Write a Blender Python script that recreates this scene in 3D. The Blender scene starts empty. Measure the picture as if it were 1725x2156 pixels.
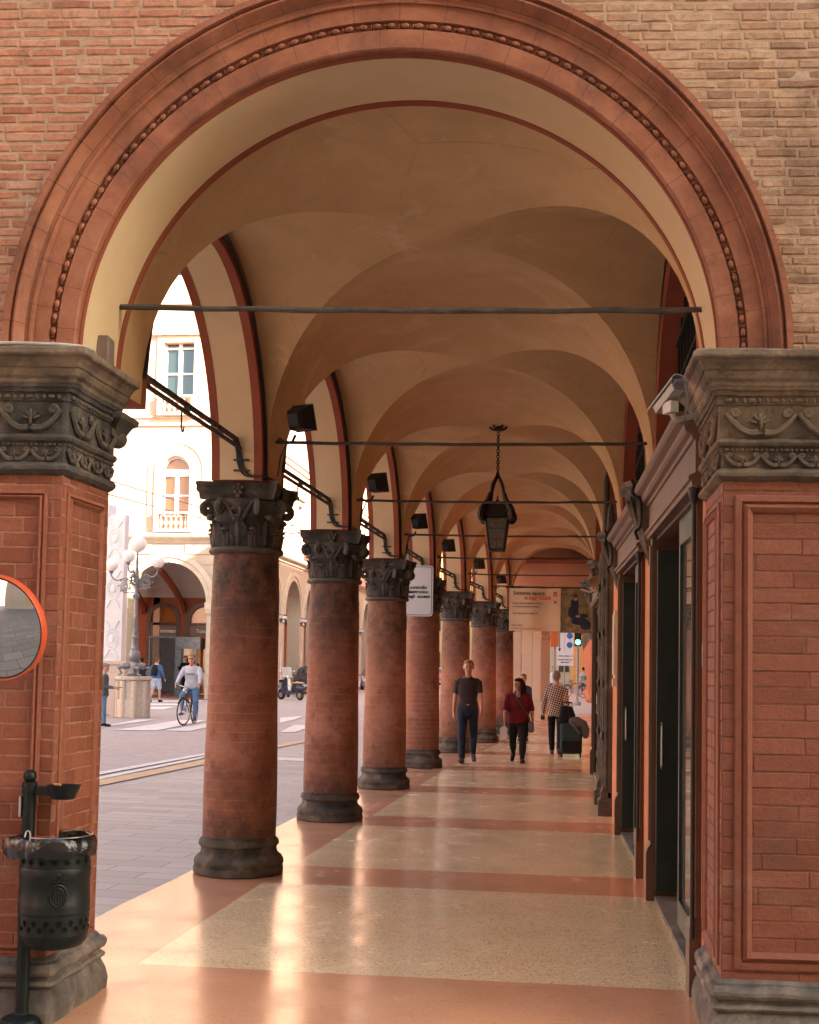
import bpy, bmesh, math, random
import numpy as np
from mathutils import Vector, Matrix, noise as mnoise
random.seed(7)
PI = math.pi
sc = bpy.context.scene
COL = sc.collection
# ------------------------------------------------------------------ camera (the photograph's own viewpoint)
F = 2700.0; CX = 862.5; CY = 1234.0; EYE = 1.65
yaw = math.atan(338 / 2700.0); pit = math.radians(3.5); roll = math.radians(1.03)
cf = Vector((-math.sin(yaw) * math.cos(pit), math.cos(yaw) * math.cos(pit), math.sin(pit)))
r0 = Vector((math.cos(yaw), math.sin(yaw), 0)); u0 = r0.cross(cf)
cr = math.cos(roll) * r0 + math.sin(roll) * u0
cu = -math.sin(roll) * r0 + math.cos(roll) * u0
CAM = Vector((0, 0, EYE))
camd = bpy.data.cameras.new('camera'); cam = bpy.data.objects.new('camera', camd); COL.objects.link(cam)
cam.matrix_world = Matrix(((cr.x, cu.x, -cf.x, 0), (cr.y, cu.y, -cf.y, 0), (cr.z, cu.z, -cf.z, EYE), (0, 0, 0, 1)))
camd.sensor_fit = 'VERTICAL'; camd.sensor_height = 24.0; camd.lens = 24.0 * F / 2156.0
camd.shift_y = (CY - 1078.0) / 2156.0
camd.clip_start = 0.1; camd.clip_end = 2000
sc.camera = cam

def ray(x, y): return cf + cr * ((x - CX) / F) - cu * ((y - CY) / F)
def onZ(x, y, z=0.0):
    d = ray(x, y); return CAM + d * ((z - EYE) / d.z)
def onX(x, y, X):
    d = ray(x, y); return CAM + d * (X / d.x)
def onY(x, y, Y):
    d = ray(x, y); return CAM + d * (Y / d.y)

# ------------------------------------------------------------------ materials
MATS = {}
def lin(c):
    return tuple(((v / 12.92) if v <= 0.04045 else ((v + 0.055) / 1.055) ** 2.4) for v in c) + (1.0,)
def rgb(r, g, b): return (r, g, b, 1.0)
class NT:
    def __init__(s, name):
        s.m = bpy.data.materials.new(name); s.m.use_nodes = True; s.t = s.m.node_tree; s.n = s.t.nodes; s.l = s.t.links
        s.b = s.n['Principled BSDF']; MATS[name] = s.m
    def node(s, ty, **kw):
        nd = s.n.new(ty)
        for k, v in kw.items(): setattr(nd, k, v)
        return nd
    def put(s, sock, v):
        if isinstance(v, bpy.types.NodeSocket): s.l.new(v, sock)
        else: sock.default_value = v
    def coord(s, kind='Object'): return s.node('ShaderNodeTexCoord').outputs[kind]
    def mapping(s, v, scale=(1, 1, 1), loc=(0, 0, 0), rot=(0, 0, 0)):
        m = s.node('ShaderNodeMapping'); s.put(m.inputs['Vector'], v)
        m.inputs['Scale'].default_value = scale; m.inputs['Location'].default_value = loc; m.inputs['Rotation'].default_value = rot
        return m.outputs[0]
    def noise(s, v, scale, detail=4, rough=0.55, dist=0.0):
        t = s.node('ShaderNodeTexNoise'); s.put(t.inputs['Vector'], v)
        t.inputs['Scale'].default_value = scale; t.inputs['Detail'].default_value = detail
        t.inputs['Roughness'].default_value = rough; t.inputs['Distortion'].default_value = dist
        return t.outputs['Fac']
    def ramp(s, fac, stops):
        r = s.node('ShaderNodeValToRGB'); s.put(r.inputs[0], fac); e = r.color_ramp.elements
        while len(e) < len(stops): e.new(0.5)
        for i, (p, c) in enumerate(stops):
            e[i].position = p; e[i].color = c if len(c) == 4 else tuple(c) + (1,)
        return r.outputs[0]
    def rng(s, fac, a, b, c=0.0, d=1.0):
        m = s.node('ShaderNodeMapRange'); s.put(m.inputs[0], fac)
        m.inputs[1].default_value = a; m.inputs[2].default_value = b; m.inputs[3].default_value = c; m.inputs[4].default_value = d
        return m.outputs[0]
    def mix(s, fac, a, b, mode='MIX'):
        m = s.node('ShaderNodeMix', data_type='RGBA', blend_type=mode)
        s.put(m.inputs[0], fac); s.put(m.inputs[6], a); s.put(m.inputs[7], b); return m.outputs[2]
    def math(s, op, a, b=0.5):
        m = s.node('ShaderNodeMath', operation=op); s.put(m.inputs[0], a); s.put(m.inputs[1], b); return m.outputs[0]
    def sep(s, v):
        m = s.node('ShaderNodeSeparateXYZ'); s.put(m.inputs[0], v); return m.outputs
    def bump(s, h, strength=0.4, dist=0.01, normal=None):
        b = s.node('ShaderNodeBump'); s.put(b.inputs['Height'], h)
        b.inputs['Strength'].default_value = strength; b.inputs['Distance'].default_value = dist
        if normal is not None: s.l.new(normal, b.inputs['Normal'])
        return b.outputs[0]
    def out(s, col=None, rough=None, normal=None, metal=None, spec=None):
        if col is not None: s.put(s.b.inputs['Base Color'], col)
        if rough is not None: s.put(s.b.inputs['Roughness'], rough)
        if normal is not None: s.l.new(normal, s.b.inputs['Normal'])
        if metal is not None: s.b.inputs['Metallic'].default_value = metal
        if spec is not None: s.b.inputs['Specular IOR Level'].default_value = spec
        return s.m

def plain(name, c, rough=0.6, metal=0.0, var=0.12, scale=8.0, bump=0.0, spec=0.5):
    t = NT(name); v = t.coord()
    n = t.noise(v, scale, 5, 0.6)
    lo = tuple(x * (1 - var) for x in c[:3]) + (1,); hi = tuple(min(1, x * (1 + var)) for x in c[:3]) + (1,)
    col = t.ramp(n, [(0.3, lo), (0.7, hi)])
    nm = t.bump(t.noise(v, scale * 6, 4), bump, 0.004) if bump else None
    return t.out(col, t.rng(n, 0.3, 0.7, max(0, rough - 0.05), min(1, rough + 0.05)), nm, metal, spec)
def emissive(name, c, s):
    t = NT(name); t.b.inputs['Emission Color'].default_value = c; t.b.inputs['Emission Strength'].default_value = s
    return t.out(c, 0.5)

def brick(name, c1, c2, mortar, bw, bh, ms, bump=0.5, grime=(0.1, 0.08, 0.07, 1), gamt=0.5, stain=None, worn=0.0, rough=0.85, jitter=0.02, patch=None):
    t = NT(name); uv = t.coord('UV')
    nz = t.node('ShaderNodeTexNoise'); t.put(nz.inputs['Vector'], uv); nz.inputs['Scale'].default_value = 2.2; nz.inputs['Detail'].default_value = 3
    nz2 = t.node('ShaderNodeTexNoise'); t.put(nz2.inputs['Vector'], uv); nz2.inputs['Scale'].default_value = 38; nz2.inputs['Detail'].default_value = 2
    off = t.node('ShaderNodeVectorMath', operation='SCALE'); t.put(off.inputs[0], nz.outputs['Color']); off.inputs['Scale'].default_value = jitter
    off2 = t.node('ShaderNodeVectorMath', operation='SCALE'); t.put(off2.inputs[0], nz2.outputs['Color']); off2.inputs['Scale'].default_value = jitter * 0.4
    ad = t.node('ShaderNodeVectorMath', operation='ADD'); t.put(ad.inputs[0], uv); t.put(ad.inputs[1], off.outputs[0])
    ad2 = t.node('ShaderNodeVectorMath', operation='ADD'); t.put(ad2.inputs[0], ad.outputs[0]); t.put(ad2.inputs[1], off2.outputs[0])
    b = t.node('ShaderNodeTexBrick'); t.put(b.inputs['Vector'], ad2.outputs[0])
    b.inputs['Color1'].default_value = (0, 0, 0, 1); b.inputs['Color2'].default_value = (1, 1, 1, 1); b.inputs['Mortar'].default_value = (0.5, 0.5, 0.5, 1)
    b.inputs['Scale'].default_value = 1.0; b.inputs['Brick Width'].default_value = bw; b.inputs['Row Height'].default_value = bh
    b.inputs['Mortar Size'].default_value = ms; b.inputs['Mortar Smooth'].default_value = 0.35; b.inputs['Bias'].default_value = 0.0
    b.offset = 0.5
    facb = t.sep(b.outputs['Color'])[0]
    n2 = t.noise(uv, 9, 6, 0.65)
    mixf = t.math('ADD', t.math('MULTIPLY', facb, 0.55), t.math('MULTIPLY', n2, 0.45))
    bc = t.ramp(mixf, [(0.2, c1), (0.75, c2)])
    bc = t.mix(t.rng(t.noise(uv, 30, 5, 0.7), 0.35, 0.75, 0, 0.55), bc, tuple(x * 0.55 for x in c1[:3]) + (1,))
    g = t.rng(t.noise(t.mapping(uv, (1, 0.55, 1)), 1.3, 8, 0.72), 0.46, 0.78, 0, gamt)
    mort = t.mix(t.noise(uv, 14, 4), mortar, tuple(x * 0.7 for x in mortar[:3]) + (1,))
    mfac = b.outputs['Fac']
    if worn: mfac = t.math('MULTIPLY', mfac, t.rng(t.noise(uv, 2.6, 5, 0.6), 0.4, 0.62, 1.0 - worn, 1.0))
    col = t.mix(mfac, bc, mort)
    if patch: col = t.mix(t.rng(t.noise(uv, 1.9, 6, 0.6, 0.4), 0.56, 0.7, 0, 0.75), col, patch)
    col = t.mix(g, col, grime)
    if stain: # dark soot bands in v
        vz = t.sep(uv)[1]
        for (a, bb, amt) in stain:
            f = t.math('MULTIPLY', t.rng(vz, a, bb, 0, 1), t.rng(t.noise(uv, 5, 6, 0.7), 0.3, 0.68, 0.1, 1))
            col = t.mix(t.math('MULTIPLY', f, amt), col, grime)
    h = t.math('SUBTRACT', 1.0, mfac)
    h = t.math('ADD', h, t.math('MULTIPLY', t.noise(uv, 45, 5, 0.7), 0.55))
    nm = t.bump(h, bump, 0.012)
    return t.out(col, t.rng(n2, 0.2, 0.8, rough - 0.12, rough + 0.08), nm, spec=0.3)

def plaster(name, c, c2, rough=0.9, blotch=0.5, bump=0.12, light=None):
    t = NT(name); v = t.coord()
    n = t.noise(v, 0.9, 7, 0.62, 0.5)
    col = t.ramp(n, [(0.32, c), (0.68, c2)])
    col = t.mix(t.rng(t.noise(v, 3.5, 8, 0.7), 0.45, 0.8, 0, blotch), col, tuple(x * 0.78 for x in c[:3]) + (1,))
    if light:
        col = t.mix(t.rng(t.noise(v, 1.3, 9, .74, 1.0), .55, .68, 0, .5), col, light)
        w_ = t.node('ShaderNodeTexVoronoi', feature='DISTANCE_TO_EDGE'); t.put(w_.inputs['Vector'], t.mapping(v, (1, .6, 1))); w_.inputs['Scale'].default_value = .8
        col = t.mix(t.math('MULTIPLY', t.rng(w_.outputs['Distance'], 0, .004, .45, 0), t.rng(t.noise(v, 1.7, 4), .5, .62)), col, tuple(x * .45 for x in c[:3]) + (1,))
    h = t.math('ADD', t.noise(v, 14, 6, 0.6), t.math('MULTIPLY', t.noise(v, 90, 3), 0.25))
    return t.out(col, rough, t.bump(h, bump, 0.012), spec=0.25)

def carved(name, c, c2, dark, rough=0.8, bump=0.6, scale=1.0):
    t = NT(name); v = t.coord()
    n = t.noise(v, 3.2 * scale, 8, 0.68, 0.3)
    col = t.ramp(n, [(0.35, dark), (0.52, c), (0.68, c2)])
    ridges = t.node('ShaderNodeNewGeometry').outputs['Pointiness']
    col = t.mix(t.rng(ridges, 0.5, 0.6, 0, 0.35), col, c2)  # raised edges take the lighter stone colour
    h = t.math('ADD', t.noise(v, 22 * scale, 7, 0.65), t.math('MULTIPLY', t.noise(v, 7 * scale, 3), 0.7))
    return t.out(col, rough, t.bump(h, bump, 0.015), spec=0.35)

# ------------------------------------------------------------------ mesh builder
class MB:
    def __init__(s): s.v = []; s.f = []; s.uv = {}; s.mi = []; s.sm = []; s.cur = 0; s.smooth = False
    def add(s, verts, faces, uvs=None, smooth=None):
        o = len(s.v); s.v += [tuple(p) for p in verts]
        for i, fc in enumerate(faces):
            if uvs is not None: s.uv[len(s.f)] = uvs[i]
            s.f.append(tuple(o + k for k in fc)); s.mi.append(s.cur); s.sm.append(s.smooth if smooth is None else smooth)
    def box(s, x0, x1, y0, y1, z0, z1, M=None):
        p = [Vector(q) for q in ((x0, y0, z0), (x1, y0, z0), (x1, y1, z0), (x0, y1, z0), (x0, y0, z1), (x1, y0, z1), (x1, y1, z1), (x0, y1, z1))]
        if M is not None: p = [M @ q for q in p]
        s.add(p, [(0, 3, 2, 1), (4, 5, 6, 7), (0, 1, 5, 4), (1, 2, 6, 5), (2, 3, 7, 6), (3, 0, 4, 7)], smooth=False)
    def bbox(s, x0, x1, y0, y1, z0, z1, b=0.005, M=None):  # box with chamfered edges
        xs, ys, zs = (x0, x1), (y0, y1), (z0, z1); V = []; idx = {}
        for i in (0, 1):
            for j in (0, 1):
                for k in (0, 1):
                    c = [xs[i], ys[j], zs[k]]; sg = [1 if q == 0 else -1 for q in (i, j, k)]
                    for ax in range(3):
                        q = [c[m] + (sg[m] * b if m != ax else 0) for m in range(3)]
                        idx[(i, j, k, ax)] = len(V); V.append(q)
        Fc = []
        for ax in range(3):
            o = [m for m in range(3) if m != ax]
            for sd in (0, 1):
                loop = []
                for (a, c2) in ((0, 0), (1, 0), (1, 1), (0, 1)):
                    t = [0, 0, 0]; t[ax] = sd; t[o[0]] = a; t[o[1]] = c2; loop.append(idx[(t[0], t[1], t[2], ax)])
                Fc.append(loop)
        for ax in range(3):  # edges along ax
            o = [m for m in range(3) if m != ax]
            for a in (0, 1):
                for c2 in (0, 1):
                    e = []
                    for sd in (0, 1):
                        t = [0, 0, 0]; t[ax] = sd; t[o[0]] = a; t[o[1]] = c2; e.append(t)
                    Fc.append([idx[(*e[0], o[0])], idx[(*e[1], o[0])], idx[(*e[1], o[1])], idx[(*e[0], o[1])]])
        for i in (0, 1):
            for j in (0, 1):
                for k in (0, 1): Fc.append([idx[(i, j, k, ax)] for ax in range(3)])
        V = [Vector(q) for q in V]; cen = Vector(((x0 + x1) / 2, (y0 + y1) / 2, (z0 + z1) / 2)); out = []
        for fc in Fc:
            a, b2, c3 = V[fc[0]], V[fc[1]], V[fc[2]]
            n = (b2 - a).cross(c3 - a); m = sum((V[q] for q in fc), Vector()) / len(fc)
            out.append(tuple(fc) if n.dot(m - cen) > 0 else tuple(reversed(fc)))
        if M is not None: V = [M @ q for q in V]
        s.add(V, out, smooth=False)
    def loft(s, rings, cap=True, closed=True, smooth=True, uvm=None):
        n = len(rings[0]); V = [p for r in rings for p in r]; Fc = []; U = [] if uvm else None
        for i in range(len(rings) - 1):
            for j in range(n if closed else n - 1):
                k = (j + 1) % n
                Fc.append((i * n + j, i * n + k, (i + 1) * n + k, (i + 1) * n + j))
                if uvm: U.append([uvm(i, j), uvm(i, j + 1), uvm(i + 1, j + 1), uvm(i + 1, j)])
        s.add(V, Fc, U, smooth)
        if cap and closed:
            s.add(rings[0], [tuple(reversed(range(n)))], smooth=False); s.add(rings[-1], [tuple(range(n))], smooth=False)
    def lathe(s, prof, seg=24, M=None, cap=True, smooth=True, uv=True, a0=0.0):
        rings = []
        for (r, z) in prof:
            ring = [Vector((r * math.cos(a0 + 2 * PI * j / seg), r * math.sin(a0 + 2 * PI * j / seg), z)) for j in range(seg)]
            rings.append([M @ p for p in ring] if M is not None else ring)
        rm = max(p[0] for p in prof); L = [0]
        for a, b in zip(prof, prof[1:]): L.append(L[-1] + math.hypot(b[0] - a[0], b[1] - a[1]))
        s.loft(rings, cap, True, smooth, (lambda i, j: (2 * PI * rm * j / seg, prof[i][1] if abs(prof[-1][1] - prof[0][1]) > 1e-4 else L[i])) if uv else None)
    def tube(s, path, r, seg=8, cap=True, smooth=True, flat=1.0, up=None):
        P = [Vector(p) for p in path]; rr = r if isinstance(r, (list, tuple)) else [r] * len(P)
        T = []
        for i in range(len(P)):
            a = P[max(0, i - 1)]; b = P[min(len(P) - 1, i + 1)]; d = (b - a)
            T.append(d.normalized() if d.length > 1e-9 else Vector((0, 0, 1)))
        n0 = Vector(up) if up is not None else (Vector((0, 0, 1)) if abs(T[0].z) < 0.9 else Vector((1, 0, 0)))
        N = (n0 - T[0] * n0.dot(T[0])).normalized(); rings = []
        for i, p in enumerate(P):
            N = (N - T[i] * N.dot(T[i])); N = N.normalized() if N.length > 1e-6 else T[i].orthogonal().normalized()
            B = T[i].cross(N)
            rings.append([p + N * (math.cos(2 * PI * j / seg) * rr[i]) + B * (math.sin(2 * PI * j / seg) * rr[i] * flat) for j in range(seg)])
        s.loft(rings, cap, True, smooth)
    def ball(s, c, r, seg=12, rg=8, M=None):
        rx, ry, rz = r if isinstance(r, (tuple, list)) else (r, r, r); c = Vector(c); V = []; Fc = []
        R = M if M is not None else Matrix.Identity(3)
        V.append(c + R @ Vector((0, 0, -rz)))
        for i in range(1, rg):
            ph = -PI / 2 + PI * i / rg
            for j in range(seg):
                a = 2 * PI * j / seg; V.append(c + R @ Vector((rx * math.cos(ph) * math.cos(a), ry * math.cos(ph) * math.sin(a), rz * math.sin(ph))))
        V.append(c + R @ Vector((0, 0, rz))); t = len(V) - 1
        for j in range(seg):
            k = (j + 1) % seg
            Fc.append((0, 1 + k, 1 + j)); Fc.append((t, 1 + (rg - 2) * seg + j, 1 + (rg - 2) * seg + k))
            for i in range(rg - 2): Fc.append((1 + i * seg + j, 1 + i * seg + k, 1 + (i + 1) * seg + k, 1 + (i + 1) * seg + j))
        s.add(V, Fc, smooth=True)
    def prism(s, pts, a, b, axis='z', M=None, smooth=False):  # extrude polygon pts (2D) between a and b along an axis
        def q(u, w, t): return Vector({'z': (u, w, t), 'y': (u, t, w), 'x': (t, u, w)}[axis])
        A = [q(u, w, a) for u, w in pts]; B = [q(u, w, b) for u, w in pts]; n = len(pts)
        if M is not None: A = [M @ p for p in A]; B = [M @ p for p in B]
        area = sum(pts[i][0] * pts[(i + 1) % n][1] - pts[(i + 1) % n][0] * pts[i][1] for i in range(n))
        sg = (area > 0) == (b > a)
        if axis == 'y': sg = not sg
        Fc = [tuple(range(n, 2 * n)) if sg else tuple(reversed(range(n, 2 * n))), tuple(reversed(range(n))) if sg else tuple(range(n))]
        for i in range(n):
            k = (i + 1) % n; Fc.append((i, k, n + k, n + i) if sg else (i, n + i, n + k, k))
        s.add(A + B, Fc, smooth=smooth)
    def quad(s, a, b, c, d): s.add([a, b, c, d], [(0, 1, 2, 3)], smooth=False)
    def plan_sweep(s, plan, prof, cap=True, smooth=False, step=0.0, worn=0.0):  # plan: ccw 2D polygon; prof: [(offset outward, z)]
        n = len(plan); rings = []
        def off(o):
            out = []
            for i in range(n):
                p0, p1, p2 = Vector(plan[i - 1]), Vector(plan[i]), Vector(plan[(i + 1) % n])
                d1 = (p1 - p0).normalized(); d2 = (p2 - p1).normalized()
                n1 = Vector((d1.y, -d1.x)); n2 = Vector((d2.y, -d2.x))
                bis = (n1 + n2); k = o / max(0.2, (1 + n1.dot(n2))); out.append(p1 + bis * k)
            return out
        if step:   # finer profile too, so that edges can wear
            P2 = [prof[0]]
            for a, b in zip(prof, prof[1:]):
                m = max(1, int(math.hypot(b[0] - a[0], b[1] - a[1]) / (step * 1.2)))
                P2 += [(a[0] + (b[0] - a[0]) * k / m, a[1] + (b[1] - a[1]) * k / m) for k in range(1, m + 1)]
            prof = P2
        for (o, z) in prof:
            c = off(o)
            if step:
                r = []
                for i in range(n):
                    a, b = c[i], c[(i + 1) % n]; m = max(1, int((Vector(plan[(i + 1) % n]) - Vector(plan[i])).length / step))
                    r += [a.lerp(b, k / m) for k in range(m)]
                out = []
                for p in r:
                    v = Vector((p.x, p.y, z)); nz = mnoise.noise_vector(v * 9) * worn + mnoise.noise_vector(v * 31) * worn * .45
                    ch = max(0, mnoise.noise(v * 6 + Vector((3, 7, 1))) - .25) * worn * 3
                    cen = Vector((sum(q[0] for q in plan) / n, sum(q[1] for q in plan) / n, z)); d = (cen - v); d.z = 0
                    corner = min((Vector((q.x, q.y)) - Vector((p.x, p.y))).length for q in c); k_ = ch + (worn * 1.6 if corner < .012 else 0)
                    out.append(v + nz + (d.normalized() * k_ if d.length > 0 else Vector()))
                rings.append(out)
            else: rings.append([(p.x, p.y, z) for p in c])
        s.loft(rings, cap, True, smooth)
    def build(s, name, mat, parent=None, loc=None, sharp=35, tri=False):
        me = bpy.data.meshes.new(name); me.from_pydata(s.v, [], s.f)
        mats = mat if isinstance(mat, (list, tuple)) else [mat]
        for m in mats: me.materials.append(MATS[m] if isinstance(m, str) else m)
        uvl = me.uv_layers.new(name='UVMap'); co = s.v
        data = np.zeros((len(me.loops), 2), np.float32)
        for i, p in enumerate(me.polygons):
            p.material_index = s.mi[i]; p.use_smooth = s.sm[i]
            if i in s.uv:
                for k, li in enumerate(p.loop_indices): data[li] = s.uv[i][k]
            else:
                nn = p.normal; ax = max(range(3), key=lambda a: abs(nn[a]))
                for li in p.loop_indices:
                    c = co[me.loops[li].vertex_index]
                    data[li] = (c[0], c[1]) if ax == 2 else ((c[1], c[2]) if ax == 0 else (c[0], c[2]))
        uvl.data.foreach_set('uv', data.ravel())
        if any(s.sm):
            try: me.set_sharp_from_angle(angle=math.radians(sharp))
            except Exception: pass
        me.update()
        o = bpy.data.objects.new(name, me); COL.objects.link(o)
        if loc is not None: o.location = loc
        if parent is not None: o.parent = parent
        return o

def tag(o, label=None, cat=None, group=None, kind=None):
    if label: o['label'] = label
    if cat: o['category'] = cat
    if group: o['group'] = group
    if kind: o['kind'] = kind
    return o
def thing(name, label, cat, loc=(0, 0, 0), rz=0.0, group=None):
    o = bpy.data.objects.new(name, None); COL.objects.link(o); o.empty_display_size = 0.1
    o.location = loc; o.rotation_euler = (0, 0, rz); return tag(o, label, cat, group)
def copy_tree(o, parent=None):
    c = o.copy(); COL.objects.link(c)
    if parent is not None: c.parent = parent
    for ch in [q for q in bpy.data.objects if q.parent == o]: copy_tree(ch, c)
    return c
def text_mesh(s, size, depth=0.002, align='CENTER', bold=0.0):
    cu_ = bpy.data.curves.new('t', 'FONT'); cu_.body = s; cu_.size = size; cu_.extrude = depth; cu_.align_x = align; cu_.align_y = 'CENTER'
    cu_.resolution_u = 3
    if bold: cu_.offset = bold
    o = bpy.data.objects.new('t', cu_); COL.objects.link(o)
    dg = bpy.context.evaluated_depsgraph_get(); me = bpy.data.meshes.new_from_object(o.evaluated_get(dg))
    V = [v.co.copy() for v in me.vertices]; Fc = [tuple(p.vertices) for p in me.polygons]
    bpy.data.objects.remove(o); bpy.data.meshes.remove(me); bpy.data.curves.remove(cu_)
    return V, Fc
def add_text(mb, s, size, M, depth=0.002, align='CENTER', bold=0.0):
    V, Fc = text_mesh(s, size, depth, align, bold); mb.add([M @ v for v in V], Fc, smooth=False)
def curve(P, n=6):  # Catmull-Rom through the points
    P = [Vector(p) for p in P]; out = []
    for i in range(len(P) - 1):
        a, b, c, d = P[max(0, i - 1)], P[i], P[i + 1], P[min(len(P) - 1, i + 2)]
        for k in range(n):
            t = k / n; out.append(.5 * ((2 * b) + (c - a) * t + (2 * a - 5 * b + 4 * c - d) * t * t + (3 * b - a - 3 * c + d) * t ** 3))
    return out + [P[-1]]
def RX(a): return Matrix.Rotation(a, 4, 'X')
def RY(a): return Matrix.Rotation(a, 4, 'Y')
def RZ(a): return Matrix.Rotation(a, 4, 'Z')
def TR(x, y, z): return Matrix.Translation((x, y, z))
# ------------------------------------------------------------------ material library
brick('facade_brick', rgb(.30, .105, .055), rgb(.52, .235, .12), rgb(.36, .27, .19), 0.235, 0.0525, 0.0075, bump=0.8, grime=rgb(.10, .075, .06), gamt=0.45, worn=0.35, jitter=0.028)
# right half washed over; its tan is partly own colour, partly painted reflected light
def facade_mat():
    t = NT('facade_wall'); uv = t.coord('UV')
    nz = t.node('ShaderNodeTexNoise'); t.put(nz.inputs['Vector'], uv); nz.inputs['Scale'].default_value = 3.1; nz.inputs['Detail'].default_value = 4
    nz2 = t.node('ShaderNodeTexNoise'); t.put(nz2.inputs['Vector'], uv); nz2.inputs['Scale'].default_value = 34
    s1 = t.node('ShaderNodeVectorMath', operation='SCALE'); t.put(s1.inputs[0], nz.outputs['Color']); s1.inputs['Scale'].default_value = 0.02
    s2 = t.node('ShaderNodeVectorMath', operation='SCALE'); t.put(s2.inputs[0], nz2.outputs['Color']); s2.inputs['Scale'].default_value = 0.014
    a1 = t.node('ShaderNodeVectorMath', operation='ADD'); t.put(a1.inputs[0], uv); t.put(a1.inputs[1], s1.outputs[0])
    a2 = t.node('ShaderNodeVectorMath', operation='ADD'); t.put(a2.inputs[0], a1.outputs[0]); t.put(a2.inputs[1], s2.outputs[0])
    b = t.node('ShaderNodeTexBrick'); t.put(b.inputs['Vector'], a2.outputs[0]); b.offset = 0.43; b.offset_frequency = 2; b.squash = 0.8; b.squash_frequency = 3
    b.inputs['Color1'].default_value = (0, 0, 0, 1); b.inputs['Color2'].default_value = (1, 1, 1, 1); b.inputs['Mortar'].default_value = (.5, .5, .5, 1)
    b.inputs['Scale'].default_value = 1; b.inputs['Brick Width'].default_value = .19; b.inputs['Row Height'].default_value = .0495
    b.inputs['Mortar Size'].default_value = .0058; b.inputs['Mortar Smooth'].default_value = .6
    fb = t.sep(b.outputs['Color'])[0]; n2 = t.noise(uv, 8, 7, .68)
    mixf = t.math('ADD', t.math('MULTIPLY', fb, .5), t.math('MULTIPLY', n2, .5))
    left = t.ramp(mixf, [(.22, rgb(.33, .12, .065)), (.45, rgb(.50, .205, .11)), (.78, rgb(.62, .31, .18))])
    right = t.ramp(mixf, [(.2, rgb(.22, .14, .10)), (.45, rgb(.38, .24, .155)), (.78, rgb(.52, .37, .25))])
    sx = t.sep(uv)[0]
    side = t.rng(t.math('ADD', sx, t.math('MULTIPLY', t.noise(uv, .9, 5), 1.2)), -1.1, .6)
    bc = t.mix(side, left, right)
    bc = t.mix(t.rng(t.noise(uv, 26, 6, .75), .4, .75, 0, .5), bc, rgb(.12, .065, .045))
    wash = t.rng(t.noise(t.mapping(uv, (.7, 1.6, 1)), 2.4, 7, .66), .5, .72, 0, .55)
    bc = t.mix(wash, bc, rgb(.47, .36, .25))
    mort = t.mix(t.noise(uv, 20, 4), rgb(.43, .33, .24), rgb(.29, .20, .15))
    mf = t.math('MULTIPLY', b.outputs['Fac'], t.rng(t.noise(uv, 2.2, 5, .6), .38, .60, .25, 1.0))
    mf = t.math('MULTIPLY', mf, t.rng(side, 0, 1, 1, .55))
    col = t.mix(mf, bc, mort)
    g = t.rng(t.noise(t.mapping(uv, (.8, .6, 1)), 1.25, 9, .74, .4), .52, .72, 0, .6)
    col = t.mix(g, col, rgb(.11, .075, .055))
    h = t.math('SUBTRACT', 1.0, t.math('MULTIPLY', b.outputs['Fac'], .8))
    h = t.math('ADD', h, t.math('MULTIPLY', t.noise(uv, 55, 6, .75), .6))
    h = t.math('ADD', h, t.math('MULTIPLY', t.noise(uv, 9, 4, .6), .7))
    t.out(col, .88, t.bump(h, .85, .014), spec=.25)
facade_mat()
def real_brick(name, split=False, c=None, wash=.5, lime=rgb(.50, .38, .27), grime=.6, rough=.85):
    t = NT(name); uv = t.coord('UV'); isl = t.node('ShaderNodeNewGeometry').outputs['Random Per Island']
    n2 = t.noise(uv, 7, 8, .7, .3); mf = t.math('ADD', t.math('MULTIPLY', isl, .55), t.math('MULTIPLY', n2, .45))
    if split:
        left = t.ramp(mf, [(.12, rgb(.30, .13, .085)), (.35, rgb(.50, .23, .145)), (.65, rgb(.58, .30, .20)), (.88, rgb(.62, .40, .29))])
        right = t.ramp(mf, [(.12, rgb(.27, .17, .12)), (.4, rgb(.42, .27, .18)), (.7, rgb(.53, .36, .245)), (.88, rgb(.58, .44, .31))])  # tan bricks: own colour plus warm reflected light painted in
        sx = t.sep(uv)[0]; side = t.rng(t.math('ADD', sx, t.math('MULTIPLY', t.noise(uv, .9, 5), 1.2)), -1.3, .5)
        col = t.mix(side, left, right)
    else: col = t.ramp(mf, [(.2, c[0]), (.5, c[1]), (.8, c[2])])
    col = t.mix(t.rng(t.noise(uv, 30, 6, .75), .45, .72, 0, .55), col, tuple(rgb(.13, .06, .04)))
    col = t.mix(t.rng(t.noise(t.mapping(uv, (.7, 1.8, 1)), 2.6, 8, .7, .5), .52, .70, 0, wash), col, lime)
    col = t.mix(t.rng(t.noise(t.mapping(uv, (.9, .6, 1)), 1.4, 9, .75, .5), .52, .70, 0, grime), col, rgb(.10, .06, .045))
    h = t.math('ADD', t.noise(uv, 60, 6, .75), t.math('MULTIPLY', t.noise(uv, 16, 4, .6), .8))
    t.out(col, rough, t.bump(h, .7, .008), spec=.3)
real_brick('facade_bricks', True, wash=.85, grime=.75)
real_brick('pier_bricks', False, (rgb(.23, .072, .042), rgb(.29, .098, .058), rgb(.34, .125, .078)), .2, rgb(.50, .30, .22), .5, .6)
real_brick('pier_bricks_brown', False, (rgb(.19, .06, .035), rgb(.235, .078, .046), rgb(.28, .10, .062)), .4, rgb(.32, .19, .15), .6, .55)
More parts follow.
